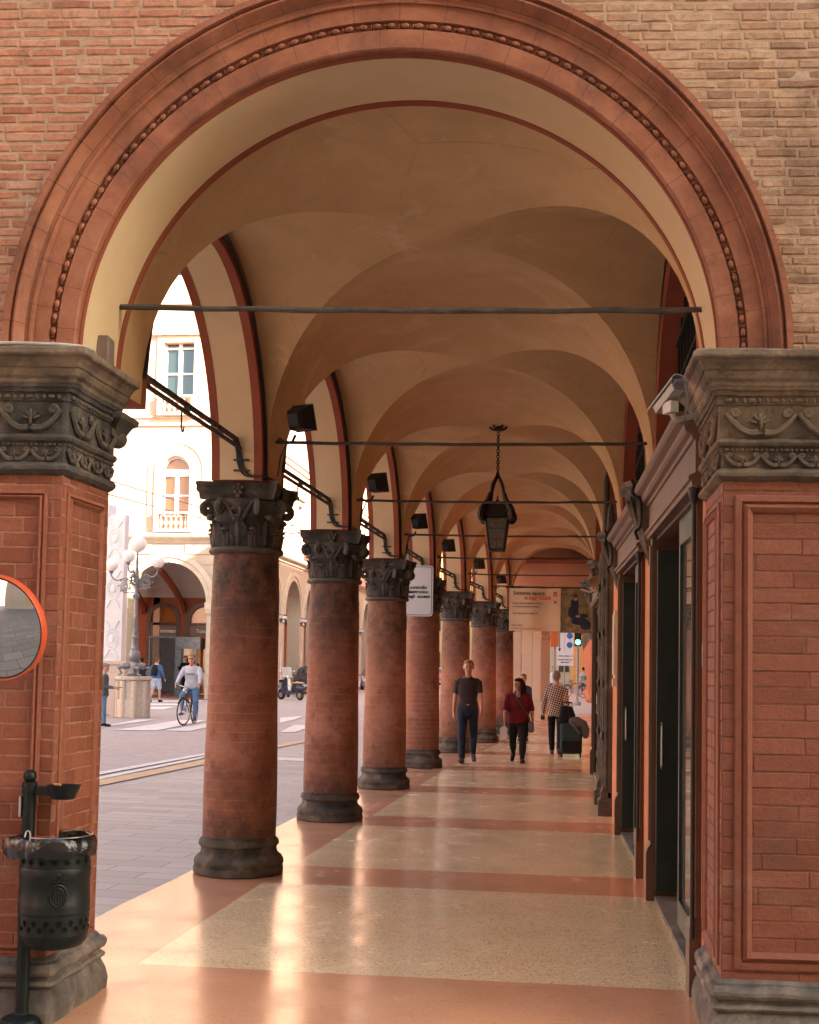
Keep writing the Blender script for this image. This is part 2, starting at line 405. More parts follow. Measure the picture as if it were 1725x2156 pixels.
def mortar(name, c, c2):
    t = NT(name); uv = t.coord('UV'); n = t.noise(uv, 12, 8, .75); col = t.ramp(n, [(.35, c), (.65, c2)])
    col = t.mix(t.rng(t.noise(t.mapping(uv, (.9, .6, 1)), 1.4, 9, .75, .5), .5, .70, 0, .6), col, rgb(.10, .07, .055))
    t.out(col, .95, t.bump(t.noise(uv, 80, 5, .8), .9, .006), spec=.15)
mortar('mortar_pale', rgb(.40, .29, .21), rgb(.60, .48, .37)); mortar('mortar_red', rgb(.15, .06, .042), rgb(.24, .12, .09)); mortar('mortar_dark', rgb(.30, .15, .10), rgb(.45, .28, .20))
brick('pier_brick', rgb(.27, .08, .045), rgb(.42, .14, .082), rgb(.40, .27, .19), .215, .0735, .0028, bump=.45, grime=rgb(.12, .05, .035), gamt=.45, worn=.15, rough=.62, jitter=.006)
brick('pier_brick_smooth', rgb(.23, .075, .045), rgb(.34, .13, .075), rgb(.28, .17, .12), .42, .0735, .002, bump=.25, grime=rgb(.14, .06, .045), gamt=.5, worn=.55, rough=.55, jitter=.006, patch=rgb(.47, .24, .18))
def shaft_mat(name, seed, c1, c2, joints=.5, soot=.8):
    t = NT(name); uv = t.mapping(t.coord('UV'), (1, 1, 1), (seed * 1.37, 0, 0)); u0_ = t.coord('UV')
    b = t.node('ShaderNodeTexBrick'); nz = t.node('ShaderNodeTexNoise'); t.put(nz.inputs['Vector'], uv); nz.inputs['Scale'].default_value = 6
    s1 = t.node('ShaderNodeVectorMath', operation='SCALE'); t.put(s1.inputs[0], nz.outputs['Color']); s1.inputs['Scale'].default_value = .015
    a1 = t.node('ShaderNodeVectorMath', operation='ADD'); t.put(a1.inputs[0], uv); t.put(a1.inputs[1], s1.outputs[0])
    t.put(b.inputs['Vector'], a1.outputs[0]); b.inputs['Scale'].default_value = 1; b.inputs['Brick Width'].default_value = .27; b.inputs['Row Height'].default_value = .074
    b.inputs['Mortar Size'].default_value = .0028; b.inputs['Mortar Smooth'].default_value = .4
    b.inputs['Color1'].default_value = (0, 0, 0, 1); b.inputs['Color2'].default_value = (1, 1, 1, 1); b.inputs['Mortar'].default_value = (.5, .5, .5, 1)
    fb = t.sep(b.outputs['Color'])[0]; n = t.noise(uv, 3.2, 8, .65, .4)
    mf = t.math('ADD', t.math('MULTIPLY', fb, .08), t.math('MULTIPLY', n, .92))
    col = t.ramp(mf, [(.28, c1), (.62, c2)])
    col = t.mix(t.rng(t.noise(uv, 2.6, 9, .74, .8), .54, .68, 0, .6), col, rgb(.46, .26, .20))   # pale repairs
    col = t.mix(t.math('MULTIPLY', b.outputs['Fac'], t.rng(t.noise(uv, 1.5, 4), .4, .6, joints * .2, joints)), col, rgb(.45, .28, .20))
    vz = t.sep(u0_)[1]; nn = t.rng(t.noise(uv, 4.5, 8, .75, .3), .33, .62, .25, 1)
    for a, bb, amt in ((1.45, 2.1, soot), (1.0, .36, soot * .8)):
        col = t.mix(t.math('MULTIPLY', t.math('MULTIPLY', t.rng(vz, a, bb), nn), amt), col, rgb(.045, .03, .026))
    col = t.mix(t.rng(t.noise(uv, 7, 8, .78, .5), .56, .68, 0, .8), col, rgb(.06, .032, .028))
    h = t.math('ADD', t.math('SUBTRACT', 1.0, t.math('MULTIPLY', b.outputs['Fac'], .7)), t.math('MULTIPLY', t.noise(uv, 35, 6, .7), .8))
    t.out(col, t.rng(n, .3, .7, .58, .8), t.bump(h, .45, .01), spec=.35)
shaft_mat('shaft_sooty', 1, rgb(.17, .058, .036), rgb(.35, .145, .092), .75, 1.0)
shaft_mat('shaft_plain', 3, rgb(.24, .09, .055), rgb(.37, .175, .112), .45, .8)
shaft_mat('shaft_jointed', 5, rgb(.23, .08, .05), rgb(.33, .14, .09), .95, .5)
plain('terracotta', rgb(.43, .145, .075), .6, 0, .1)
def terracotta():
    t = NT('arch_terracotta'); uv = t.coord('UV'); v = t.coord()
    n = t.noise(v, 2.6, 8, .68, .3)
    col = t.ramp(n, [(.3, rgb(.18, .07, .045)), (.5, rgb(.31, .12, .068)), (.7, rgb(.42, .19, .115))])
    col = t.mix(t.rng(t.noise(v, 1.9, 9, .75), .5, .68, 0, .8), col, rgb(.12, .055, .038))
    col = t.mix(t.rng(t.noise(v, 40, 5, .75), .6, .74, 0, .7), col, rgb(.12, .06, .05))
    w = t.node('ShaderNodeTexBrick'); t.put(w.inputs['Vector'], uv); w.inputs['Scale'].default_value = 1; w.inputs['Brick Width'].default_value = .21
    w.inputs['Row Height'].default_value = .17; w.inputs['Mortar Size'].default_value = .0022; w.offset = .45
    col = t.mix(t.math('MULTIPLY', w.outputs['Fac'], .75), col, rgb(.13, .06, .045))
    h = t.math('ADD', t.math('SUBTRACT', 1.0, w.outputs['Fac']), t.noise(v, 36, 6, .7))
    t.out(col, .62, t.bump(h, .45, .008), spec=.35)
terracotta()
plaster('soffit_cream', rgb(.60, .46, .28), rgb(.70, .56, .36), blotch=.25)
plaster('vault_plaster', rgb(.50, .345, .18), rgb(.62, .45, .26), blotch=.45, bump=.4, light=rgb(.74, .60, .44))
plaster('trim_red', rgb(.25, .07, .04), rgb(.33, .105, .06), blotch=.4)
plaster('wall_orange', rgb(.56, .24, .13), rgb(.66, .31, .18), blotch=.2)
plaster('wall_salmon', rgb(.62, .36, .26), rgb(.70, .43, .31), blotch=.2)
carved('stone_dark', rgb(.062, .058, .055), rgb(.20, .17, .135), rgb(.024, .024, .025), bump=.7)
carved('stone_sooty', rgb(.065, .063, .062), rgb(.20, .165, .125), rgb(.028, .028, .03), bump=.8)
carved('stone_tan', rgb(.13, .095, .065), rgb(.24, .185, .135), rgb(.045, .038, .032), bump=.7)
carved('stone_cornice', rgb(.17, .135, .10), rgb(.31, .25, .185), rgb(.06, .05, .042), bump=.7)
carved('stone_base', rgb(.13, .12, .11), rgb(.32, .27, .22), rgb(.045, .043, .042), bump=.7)
plain('iron_rod', rgb(.085, .075, .07), .75, .2, .4, 14, .6)
plain('iron_black', rgb(.018, .016, .015), .55, .3, .2, 10, .1)
plain('cable_black', rgb(.02, .02, .022), .5)
plain('cable_grey', rgb(.42, .42, .40), .45)
plain('wood_brown', rgb(.10, .045, .028), .42, 0, .3, 5, .15)
plain('wood_rose', rgb(.115, .055, .036), .42, 0, .15, 4, .1)
plain('green_black', rgb(.012, .022, .024), .35, .1, .2)
plain('dark_void', rgb(.012, .009, .008), .8)
def glass(name, c, rough=.04, al=1.0, metal=0.0):
    t = NT(name); t.out(c, rough, metal=metal, spec=.9); t.b.inputs['Coat Weight'].default_value = 1.0; t.b.inputs['Coat Roughness'].default_value = .02
glass('glass_dark', rgb(.012, .015, .016)); glass('glass_amber', rgb(.16, .055, .02), .12); glass('glass_car', rgb(.03, .045, .045), .05)
def terrazzo(name, base, chips, amt, rough=.22, cracks=0.0, wear=.25):
    t = NT(name); v = t.coord('Object')
    vo = t.node('ShaderNodeTexVoronoi'); t.put(vo.inputs['Vector'], v); vo.inputs['Scale'].default_value = 66
    cc = t.sep(vo.outputs['Color'])[0]
    ch = t.ramp(cc, [(.0, chips[0]), (.3, chips[1]), (.6, chips[2]), (.85, chips[3])])
    ch.node.color_ramp.interpolation = 'CONSTANT'
    edge = t.rng(vo.outputs['Distance'], .25, .55, 1, 0)
    col = t.mix(t.math('MULTIPLY', edge, amt), base, ch)
    big = t.noise(v, 1.4, 7, .65)
    col = t.mix(t.rng(big, .4, .7, 0, wear), col, tuple(x * .62 for x in base[:3]) + (1,))
    scuff = t.noise(t.mapping(v, (.45, 1.3, 1)), 8, 8, .72, .8)
    mk = t.noise(t.mapping(v, (.5, 2.2, 1), (3, 5, 0)), 5.5, 9, .8, 1.6)
    col = t.mix(t.rng(mk, .585, .66, 0, .6), col, tuple(x * .38 for x in base[:3]) + (1,))
    if cracks:
        w = t.node('ShaderNodeTexVoronoi', feature='DISTANCE_TO_EDGE'); t.put(w.inputs['Vector'], t.mapping(v, (1, .5, 1))); w.inputs['Scale'].default_value = 1.1
        col = t.mix(t.rng(w.outputs['Distance'], 0, .006, cracks, 0), col, rgb(.12, .06, .04))
    rr = t.rng(t.noise(v, 2.4, 3, .5), .3, .7, rough - .05, rough + .10)
    pass
    h = t.math('ADD', t.noise(v, 2.2, 1, .4), t.math('MULTIPLY', t.noise(v, 90, 2), .03))
    t.out(col, rr, t.bump(h, .13, .012), spec=.5)
terrazzo('floor_terrazzo', rgb(.84, .67, .42), (rgb(.95, .86, .66), rgb(.60, .41, .23), rgb(.84, .66, .40), rgb(.34, .22, .13)), .95, .2, wear=.15)
terrazzo('floor_pink', rgb(.66, .36, .215), (rgb(.74, .40, .24), rgb(.56, .25, .13), rgb(.66, .34, .19), rgb(.50, .22, .12)), .5, .19, cracks=0, wear=.3)
terrazzo('floor_grey', rgb(.30, .27, .23), (rgb(.34, .30, .26), rgb(.27, .24, .21), rgb(.3, .27, .24), rgb(.25, .22, .19)), .4, .4)
def paving(name, c1, c2, mort, bw, bh, ms, rot=0.0, rough=.75):
    t = NT(name); v = t.mapping(t.coord('Object'), (1, 1, 1), (0, 0, 0), (0, 0, rot))
    b = t.node('ShaderNodeTexBrick'); t.put(b.inputs['Vector'], v); b.inputs['Scale'].default_value = 1; b.inputs['Brick Width'].default_value = bw
    b.inputs['Row Height'].default_value = bh; b.inputs['Mortar Size'].default_value = ms; b.offset = .37
    b.inputs['Color1'].default_value = (0, 0, 0, 1); b.inputs['Color2'].default_value = (1, 1, 1, 1); b.inputs['Mortar'].default_value = (.5, .5, .5, 1)
    fb = t.sep(b.outputs['Color'])[0]; n = t.noise(v, .6, 8, .65)
    col = t.ramp(t.math('ADD', t.math('MULTIPLY', fb, .4), t.math('MULTIPLY', n, .6)), [(.25, c1), (.7, c2)])
    col = t.mix(t.rng(t.noise(v, 40, 5, .7), .4, .7, 0, .35), col, tuple(x * .6 for x in c1[:3]) + (1,))
    col = t.mix(b.outputs['Fac'], col, mort)
    h = t.math('ADD', t.math('SUBTRACT', 1.0, b.outputs['Fac']), t.math('MULTIPLY', t.noise(v, 60, 4), .4))
    t.out(col, t.rng(n, .3, .7, rough - .12, rough + .1), t.bump(h, .5, .01), spec=.35)
paving('paving_slabs', rgb(.47, .415, .38), rgb(.61, .55, .50), rgb(.27, .24, .22), .95, .27, .006, math.radians(3))
paving('street_asphalt', rgb(.40, .35, .33), rgb(.54, .47, .44), rgb(.42, .37, .35), .12, .12, .006, .3)
paving('front_paving', rgb(.24, .21, .19), rgb(.33, .29, .26), rgb(.07, .06, .055), .9, .45, .01, .5)
plain('paint_white', rgb(.72, .70, .67), .7, 0, .12, 6, .2)
plain('paint_yellow', rgb(.60, .42, .24), .7, 0, .15, 6, .2)
plain('white_marble', rgb(.68, .73, .78), .5, 0, .08, 3, .1)
plain('granite_pale', rgb(.50, .46, .39), .6, 0, .2, 22, .2)
plain('stone_beige', rgb(.55, .48, .38), .8, 0, .12, 4, .4)
plain('stone_rusticated', rgb(.50, .44, .35), .85, 0, .2, 20, 1.0)
plain('stucco_peach', rgb(.66, .42, .31), .85, 0, .06, 2, .1)
plain('stucco_cream', rgb(.66, .54, .40), .85, 0, .08, 2, .1)
plain('stucco_yellow', rgb(.62, .42, .18), .85, 0, .1, 2, .2)
plain('vault_grey', rgb(.50, .44, .43), .85, 0, .06, 2)
plain('lamp_iron', rgb(.20, .22, .25), .42, .5, .3, 9, .3)
plain('white_paint_metal', rgb(.70, .70, .68), .4)
plain('dark_paint', rgb(.007, .012, .013), .42, .0, .25, 30, .15, .3)
plain('stucco_cream_pale', rgb(.62, .54, .42), .8, 0, .06, 2, .1)
plain('stucco_tan', rgb(.40, .25, .16), .8, 0, .08, 2, .1)
plain('stucco_orange', rgb(.66, .25, .08), .8, 0, .1, 2, .1)
plain('sign_brown', rgb(.20, .12, .08), .5, 0, .1)
plain('dark_warm', rgb(.10, .06, .04), .6, 0, .4, 3)
plain('steel', rgb(.55, .55, .55), .3, .9)
t_ = NT('glass_mirror'); t_.out(rgb(.10, .095, .085), .02, metal=.0, spec=1.0); t_.b.inputs['IOR'].default_value = 2.2
glass('glass_orange', rgb(.42, .13, .03), .15)
paving('floor_brick', rgb(.32, .14, .10), rgb(.42, .20, .15), rgb(.2, .12, .1), .4, .2, .01)
# ------------------------------------------------------------------ world + sun
w = bpy.data.worlds.new('World'); sc.world = w; w.use_nodes = True
nt = w.node_tree; bg = nt.nodes['Background']; sky = nt.nodes.new('ShaderNodeTexSky'); sky.sky_type = 'NISHITA'; sky.sun_disc = False
SUN = Vector((1.0, -0.6, 0.63)).normalized()
sky.sun_elevation = math.asin(SUN.z); sky.sun_rotation = math.atan2(SUN.x, SUN.y)
sky.air_density = 1.0; sky.dust_density = 2.0; sky.ozone_density = 1.0
hz = nt.nodes.new('ShaderNodeMix'); hz.data_type = 'RGBA'; hz.blend_type = 'MULTIPLY'; hz.inputs[0].default_value = 1.0; hz.inputs[7].default_value = (1.0, .925, .775, 1)   # warm hazy afternoon air
nt.links.new(sky.outputs[0], hz.inputs[6]); nt.links.new(hz.outputs[2], bg.inputs[0]); bg.inputs[1].default_value = 0.15
sd = bpy.data.lights.new('sun', 'SUN'); so = bpy.data.objects.new('sun', sd); COL.objects.link(so)
sd.energy = 5.0; sd.angle = math.radians(0.5); sd.color = (1.0, .90, .76); so.location = (20, -20, 40)
so.rotation_euler = SUN.to_track_quat('Z', 'Y').to_euler()
sc.view_settings.view_transform = 'Standard'; sc.view_settings.look = 'None'; sc.view_settings.gamma = 1.0
sc.view_settings.exposure = 2.35
sc.render.engine = 'CYCLES'
cy = sc.cycles; cy.use_denoising = True; cy.max_bounces = 8; cy.diffuse_bounces = 6; cy.glossy_bounces = 4; cy.transmission_bounces = 4
cy.sample_clamp_indirect = 6.0; cy.caustics_reflective = False; cy.caustics_refractive = False
cy.use_adaptive_sampling = True; cy.adaptive_threshold = 0.02
try: cy.denoiser = 'OPENIMAGEDENOISE'; cy.denoising_input_passes = 'RGB_ALBEDO_NORMAL'
except Exception: pass

# ------------------------------------------------------------------ portico geometry, all from the plan of the real place
def fy(x): return 5.85 + 0.066 * x
YK = [6.2, 9.95, 13.52, 17.1, 20.75, 24.45, 28.05, 31.7]
XK = [-2.56, -2.56, -2.50, -2.44, -2.36, -2.15, -1.85, -1.63]
RW = [(5.0, .70), (6.6, .68), (9.95, .61), (13.52, .51), (17.1, .45), (20.75, .39), (24.45, .50), (28.05, .72), (31.7, .88), (36, 1.1)]
def lerp_list(L, y):
    if y <= L[0][0]: return L[0][1]
    for (a, va), (b, vb) in zip(L, L[1:]):
        if y <= b: return va + (vb - va) * (y - a) / (b - a)
    return L[-1][1]
def ax(y): return lerp_list(list(zip(YK, XK)), y)
def rw(y): return lerp_list(RW, y)
Z0 = 3.05; RAD = 1.44; RISE = 1.42
def bay(k):
    a = YK[k] + .36 if k else 6.85
    return a, YK[k + 1] - .36
L0 = Vector((-0.85, 6.0, 0))
portico = thing('portico_building', 'red brick building with a long vaulted portico on round brick columns', 'building', L0)
def world_child(o, parent):
    o.parent = parent
    if parent.type == 'EMPTY': o.matrix_parent_inverse = Matrix.Translation(-parent.location)
    return o
def wb(mb, name, mat, parent, sharp=35): return world_child(mb.build(name, mat, None, sharp=sharp), parent)

# --- facade wall with the arch hole
AC = (-0.82, 3.08)
def arch_pt(th, t, w=0.0):
    x = AC[0] - (1.48 + t) * math.cos(th); z = AC[1] + (1.43 + t * 1.06) * math.sin(th)
    return Vector((x, fy(x) + w, z))
mb = MB(); N = 64; xa, xb, zt = -2.76, 9.0, 15.2
hits = []
for i in range(N + 1):
    th = PI * i / N; p = arch_pt(th, .28)
    d = Vector((p.x - AC[0], p.z - AC[1])); 
    ks = []
    if d.x < -1e-6: ks.append((xa - AC[0]) / d.x)
    if d.x > 1e-6: ks.append((xb - AC[0]) / d.x)
    if d.y > 1e-6: ks.append((zt - AC[1]) / d.y)
    k = min(ks); q = Vector((AC[0] + d.x * k, 0, AC[1] + d.y * k)); q.y = fy(q.x); hits.append((p, q))
for (p, q), (p2, q2) in zip(hits, hits[1:]):
    mb.add([p, p2, q2, q], [(0, 3, 2, 1)])
    if abs(q.x - q2.x) > .01 and abs(q.z - q2.z) > .01:
        cx_ = xa if q.x < AC[0] - .0 else xb; c_ = Vector((cx_, fy(cx_), zt)); mb.add([q, q2, c_], [(0, 2, 1)])
for i in range(0, len(mb.v)): pass
mb.quad((9.0, fy(9), 0), (9.0, fy(9), 15.2), (2.1, fy(2.1), 15.2), (2.1, fy(2.1), 0)) if False else None
mb.box(2.08, 9.0, 6.0, 6.6, 0, 3.1)   # wall continuing to the right of the pier
mb.box(-2.755, 9.0, 6.52, 33.4, 4.82, 15.19)   # body of the storeys above the vaults
mb.box(1.6, 9.0, 6.61, 33.4, 0.0, 4.815)
fw_ = wb(mb, 'facade_wall', 'mortar_pale', portico)
def lay_bricks(mb, org, du, dn, u0, u1, z0, z1, bl, bh, gap, depth, jit, keep=None, seed=1, var=.35, out=.0):
    # real bricks, laid course by course on a wall: org + du*u + dn*outward
    rnd = random.Random(seed); du = Vector(du).normalized(); dn = Vector(dn); dn = (dn - du * dn.dot(du)).normalized(); org = Vector(org); z = z0; row = 0
    while z < z1 - .01:
        h = bh * (1 + rnd.uniform(-.06, .06)); zt_ = min(z + h, z1); u = u0 - (bl * .5 if row % 2 else 0) - rnd.uniform(0, bl * .3 * (1 if var > .1 else .0))
        while u < u1:
            L_ = bl * rnd.uniform(1 - var, 1 + var * .6); a, b = max(u, u0), min(u + L_, u1)
            if b - a > .015 and (keep is None or keep((a + b) / 2, (z + zt_) / 2)):
                dd = depth * (1 + rnd.uniform(-.5, .5)); g = gap * rnd.uniform(.7, 1.3) / 2; c = min(.006, g * 1.6 + .002); rise = rnd.uniform(-1, 1) * jit * .5
                m = max(1, int((b - a) / .045)) if jit > .0015 else 1; us = [a + g + (b - a - 2 * g) * i / m for i in range(m + 1)]; rows_ = []
                for (zz, o, ins) in ((z + g, 0, 0), (z + g, dd - c, 0), (z + g + c, dd, c), (zt_ - g - c, dd, c), (zt_ - g, dd - c, 0), (zt_ - g, 0, 0)):
                    r_ = []
                    for i, uu in enumerate(us):
                        q = uu + (ins if i == 0 else (-ins if i == m else 0)); p = org + du * q + dn * (o + out)
                        nz = mnoise.noise_vector(Vector((q * 28, zz * 28, seed * 3.1 + row))) * jit if o > 0 else Vector()
                        ch = max(0, mnoise.noise(Vector((q * 14, zz * 14, 5.0))) - .2) * jit * 2.2 if o > 0 else 0
                        r_.append(Vector((p.x, p.y, zz)) + nz + Vector((0, 0, rise)) - dn * ch)
                    rows_.append(r_)
                V = [p for r_ in rows_ for p in r_]; n_ = m + 1; base = org.x * du.x
                def uvof(p): return ((p - org).dot(du) + org.x, p.z)
                Fc = [(i * n_ + j, i * n_ + j + 1, (i + 1) * n_ + j + 1, (i + 1) * n_ + j) for i in range(5) for j in range(m)]
                Fc += [tuple(i * n_ for i in range(5, -1, -1)), tuple(i * n_ + m for i in range(6))]
                mb.add(V, Fc, [[uvof(V[k]) for k in f_] for f_ in Fc], smooth=False)
            u += L_
        z = z + h; row += 1
mb = MB(); sl = Vector((1, .066, 0)).normalized()
def outside(u, z): x = u * sl.x; return ((x - AC[0]) / (1.48 + .27)) ** 2 + ((z - AC[1]) / (1.43 + .27 * 1.06)) ** 2 > 1 and not (abs(x - AC[0]) < 1.7 and z < 3.1)
lay_bricks(mb, (0, 5.85, 0), sl, (.066, -1, 0), -2.75, 2.3, 3.085, 5.25, .165, .0465, .007, .0042, .0045, outside, 5, .42)
wb(mb, 'brick_courses', 'facade_bricks', fw_)

# --- arch moulding swept round the arch
prof = [(0.0, .02), (0.0, -.035), (.008, -.042), (.09, -.042), (.094, -.026), (.124, -.026), (.128, -.05), (.197, -.05), (.200, -.064), (.212, -.066),
        (.218, -.058), (.232, -.060), (.247, -.078), (.258, -.102), (.266, -.112), (.276, -.108), (.28, -.092), (.288, -.09), (.291, -.12), (.318, -.12), (.322, .01)]
mb = MB(); rings = []; NN = 96
for i in range(NN + 1):
    th = PI * i / NN; jit = 0.0012 * math.sin(i * 7.3) + .001 * math.sin(i * 2.1)
    rings.append([arch_pt(th, t, w + (jit if w < -.03 else 0)) for (t, w) in prof])
seglen = PI * 1.6 / NN; acc = [0]
for a, b in zip(prof, prof[1:]): acc.append(acc[-1] + math.hypot(b[0] - a[0], b[1] - a[1]))
mb.loft(rings, cap=False, closed=False, smooth=True, uvm=lambda i, j: (i * seglen, acc[min(j, len(acc) - 1)]))
mould = wb(mb, 'arch_moulding', 'arch_terracotta', portico, 28)
# bead and reel string
mb = MB(); nb = 76
for i in range(nb):
    th = PI * (i + .5) / nb
    p = arch_pt(th, .109, -.038); tn = (arch_pt(th + .01, .109, -.038) - arch_pt(th - .01, .109, -.038)).normalized()
    R = tn.to_track_quat('Z', 'Y').to_matrix()
    mb.ball(p, (.0125, .0125, .019), 10, 6, R)
    for s_ in (-.30, -.44):
        q = arch_pt(th + s_ * PI / nb + .0, .109, -.034); mb.ball(q, (.012, .012, .0038), 8, 4, R)
wb(mb, 'bead_row', 'arch_terracotta', mould)
# --- soffit of the facade arch: cream with a red line at each edge
mb = MB(); NN = 80
cuts = [(0.0, .035, 1), (.035, .50, 0), (.50, .555, 1)]
for a, b, m in cuts:
    mb.cur = m
    R = [[arch_pt(PI * i / NN, 0.0 if m == 0 else -.006, w) for w in (a, b)] for i in range(NN + 1)]
    mb.loft(R, cap=False, closed=False, smooth=True)
    if m: # thickness of the painted raised fillet
        for w_ in (a, b):
            R = [[arch_pt(PI * i / NN, t_, w_) for t_ in (-.006, .02)] for i in range(NN + 1)]
            mb.loft(R, cap=False, closed=False, smooth=True)
mb.cur = 0
R = [[arch_pt(PI * i / NN, t_, .555) for t_ in (-.006, .35)] for i in range(NN + 1)]
mb.loft(R, cap=False, closed=False, smooth=True)
wb(mb, 'arch_soffit', ['soffit_cream', 'trim_red'], portico)

# --- piers
def pier(x0, x1, depth, label, mats, bandmat):
    plan = [(x0, fy(x0)), (x1, fy(x1)), (x1, fy(x1) + depth), (x0, fy(x0) + depth)]
    mb = MB(); mb.plan_sweep(plan, [(0, .2), (0, 2.54)])
    sh = wb(mb, 'pier', 'mortar_dark' if x1 < 0 else 'mortar_red', portico); tag(sh, label)
    mb = MB(); left = x1 < 0; bl, bh, gp = (.20, .0735, .0030) if left else (.43, .0735, .0032)
    lay_bricks(mb, (x0, fy(x0), 0), (1, .066, 0), (.066, -1, 0), 0.0 if left else -.004, (x1 - x0) * 1.002 + (.004 if left else 0), .25, 2.51, bl, bh, gp, .0025, .0010 if not left else .0014, None, 3, .12)
    if left: lay_bricks(mb, (x1, fy(x1), 0), (0, 1, 0), (1, 0, 0), -.004, depth, .25, 2.51, .13, bh, gp, .0025, .0014, None, 4, .15)
    else: lay_bricks(mb, (x0, fy(x0) + depth, 0), (0, -1, 0), (-1, 0, 0), 0, depth + .004, .25, 2.51, .20, bh, gp, .0025, .0010, None, 6, .12)
    wb(mb, 'brick_facing', 'pier_bricks' if left else 'pier_bricks_brown', sh)
    b = MB(); b.plan_sweep(plan, step=.022, worn=.006, prof=[(.06, 0), (.062, .05), (.052, .10), (.040, .125), (.034, .14), (.03, .15), (.045, .16), (.05, .17), (.042, .182), (.03, .188), (.028, .20), (.045, .208), (.054, .225), (.054, .24), (.042, .258), (.024, .265), (.022, .275), (.01, .285), (.0, .29)])
    wb(b, 'pier_base', 'stone_base', sh)
    c = MB()
    P = [(.0, 2.50), (.02, 2.51), (.038, 2.525), (.04, 2.54), (.03, 2.555), (.015, 2.562), (.012, 2.58), (.016, 2.632), (.02, 2.64), (.022, 2.652), (.036, 2.662), (.042, 2.675), (.036, 2.688), (.022, 2.694), (.022, 2.70)]
    P2 = [(.024, 2.845), (.03, 2.85), (.032, 2.885), (.045, 2.888), (.05, 2.905), (.058, 2.91), (.06, 2.925)]
    P3 = [(.064, 2.93), (.066, 2.945), (.08, 2.96), (.088, 2.98), (.09, 2.992), (.098, 2.996), (.106, 3.012), (.122, 3.032), (.143, 3.042), (.147, 3.05), (.147, 3.072), (.137, 3.08)]
    c.cur = 1; c.plan_sweep(plan, P + P2, cap=False, step=.02, worn=.005); c.cur = 0; c.plan_sweep(plan, [P2[-1]] + P3, cap=True, step=.02, worn=.005)
    if x1 < 0: c.v = [(x, min(y, fy(x1) + depth - .005), z) for x, y, z in c.v]; b.v = b.v
    cap = wb(c, 'pier_capital', ['stone_cornice', bandmat], sh)
    return plan, sh, cap
def face_frame(mb, A, B, z0, z1, w=.045, d=.016):   # moulded frame standing proud of a vertical face A->B (2D points), outward normal to the right of AB
    A = Vector(A); B = Vector(B); dr = (B - A).normalized(); nn = Vector((dr.y, -dr.x)); L = (B - A).length
    prof = [(0, 0), (0, d * .8), (.006, d), (w * .35, d * 1.15), (w * .45, -d * .2 + d * .5), (w * .7, d * 1.6), (w * .92, d * .9), (w, d * .5), (w, 0)]
    def pt(s, z, o): p = A + dr * s + nn * o; return (p.x, p.y, z)
    rings = []
    for (cx_, cz_, sx, sz) in ((0, z0, 1, 1), (L, z0, -1, 1), (L, z1, -1, -1), (0, z1, 1, -1), (0, z0, 1, 1)):
        rings.append([pt(cx_ + sx * a, cz_ + sz * a, o) for a, o in prof])
    mb.loft(rings, cap=False, closed=False, smooth=False)
pl, shL, capL = pier(-2.95, -2.355, .61, 'left terracotta brick pier with sooty carved capital', ['pier_brick'], 'stone_sooty')
pr, shR, capR = pier(.685, 2.3, .72, 'right terracotta brick pier with panelled front and brown carved capital', ['pier_brick_smooth'], 'stone_tan')
mb = MB(); face_frame(mb, (-2.90, fy(-2.90)), (-2.415, fy(-2.415)), .30, 2.43); face_frame(mb, (-2.36, fy(-2.36) + .06), (-2.36, fy(-2.36) + .54), .30, 2.43)
wb(mb, 'panel_frame', 'pier_bricks', shL)
mb = MB(); face_frame(mb, (.735, fy(.735)), (2.1, fy(2.1)), .33, 2.44, .08, .016); face_frame(mb, (.685, fy(.7) + .66), (.685, fy(.7) + .07), .33, 2.42, .05)
wb(mb, 'panel_frame', 'pier_bricks_brown', shR)
# relief ornament on the friezes of the two pier capitals
def relief(mb, A, B, z0, z1, off, n, seed=0, thick=.008, rag=0.0):
    rnd = random.Random(seed); A = Vector(A); B = Vector(B); dr = (B - A).normalized(); nn = Vector((dr.y, -dr.x)); L = (B - A).length; H_ = z1 - z0
    def pt(s, z, o=0.0):
        p = A + dr * s + nn * (off + o); return Vector((p.x, p.y, z))
    cell = L / n
    for i in range(n):
        c = (i + .5) * cell; zc = (z0 + z1) / 2; j = rnd.uniform(-rag, rag)
        for sg in (-1, 1):   # acanthus garland swinging to the neighbouring palmette, with a scroll at its end
            path = [pt(c + sg * cell * (.04 + .44 * t), z0 + H_ * (.15 + .0 + .6 * (t ** 1.6)) - H_ * .12 * math.sin(PI * t), .002) for t in [k / 9 for k in range(10)]]
            mb.tube(path, [thick * (1.0 - .35 * k / 9) for k in range(10)], 6)
            sc_ = pt(c + sg * cell * .36, z0 + H_ * .74); r_ = min(H_, cell) * .13
            path = [sc_ + dr.to_3d() * (r_ * (1 - .75 * t) * math.cos(4.6 * PI * t * .8) * sg) + Vector((0, 0, r_ * (1 - .75 * t) * math.sin(4.6 * PI * t * .8))) for t in [k / 14 for k in range(15)]]
            mb.tube(path, thick * .6, 5)
            for q in range(3):   # palmette leaves
                a = math.radians(20 + 34 * q) ; ln = H_ * (.26 - .03 * q)
                m_ = pt(c + sg * math.cos(a) * ln * .75 + j, zc - H_ * .12 + math.sin(a) * ln * 1.2, .001)
                R = Matrix.Rotation(-sg * (PI / 2 - a), 3, nn.to_3d()) 
                mb.ball(m_, (H_ * .05, H_ * .05, H_ * .13), 7, 5, R)
        mb.ball(pt(c, zc, .002), (H_ * .06, H_ * .06, H_ * .28), 8, 6); mb.ball(pt(c, z0 + H_ * .12, .002), (H_ * .09, H_ * .05, H_ * .05), 8, 5)
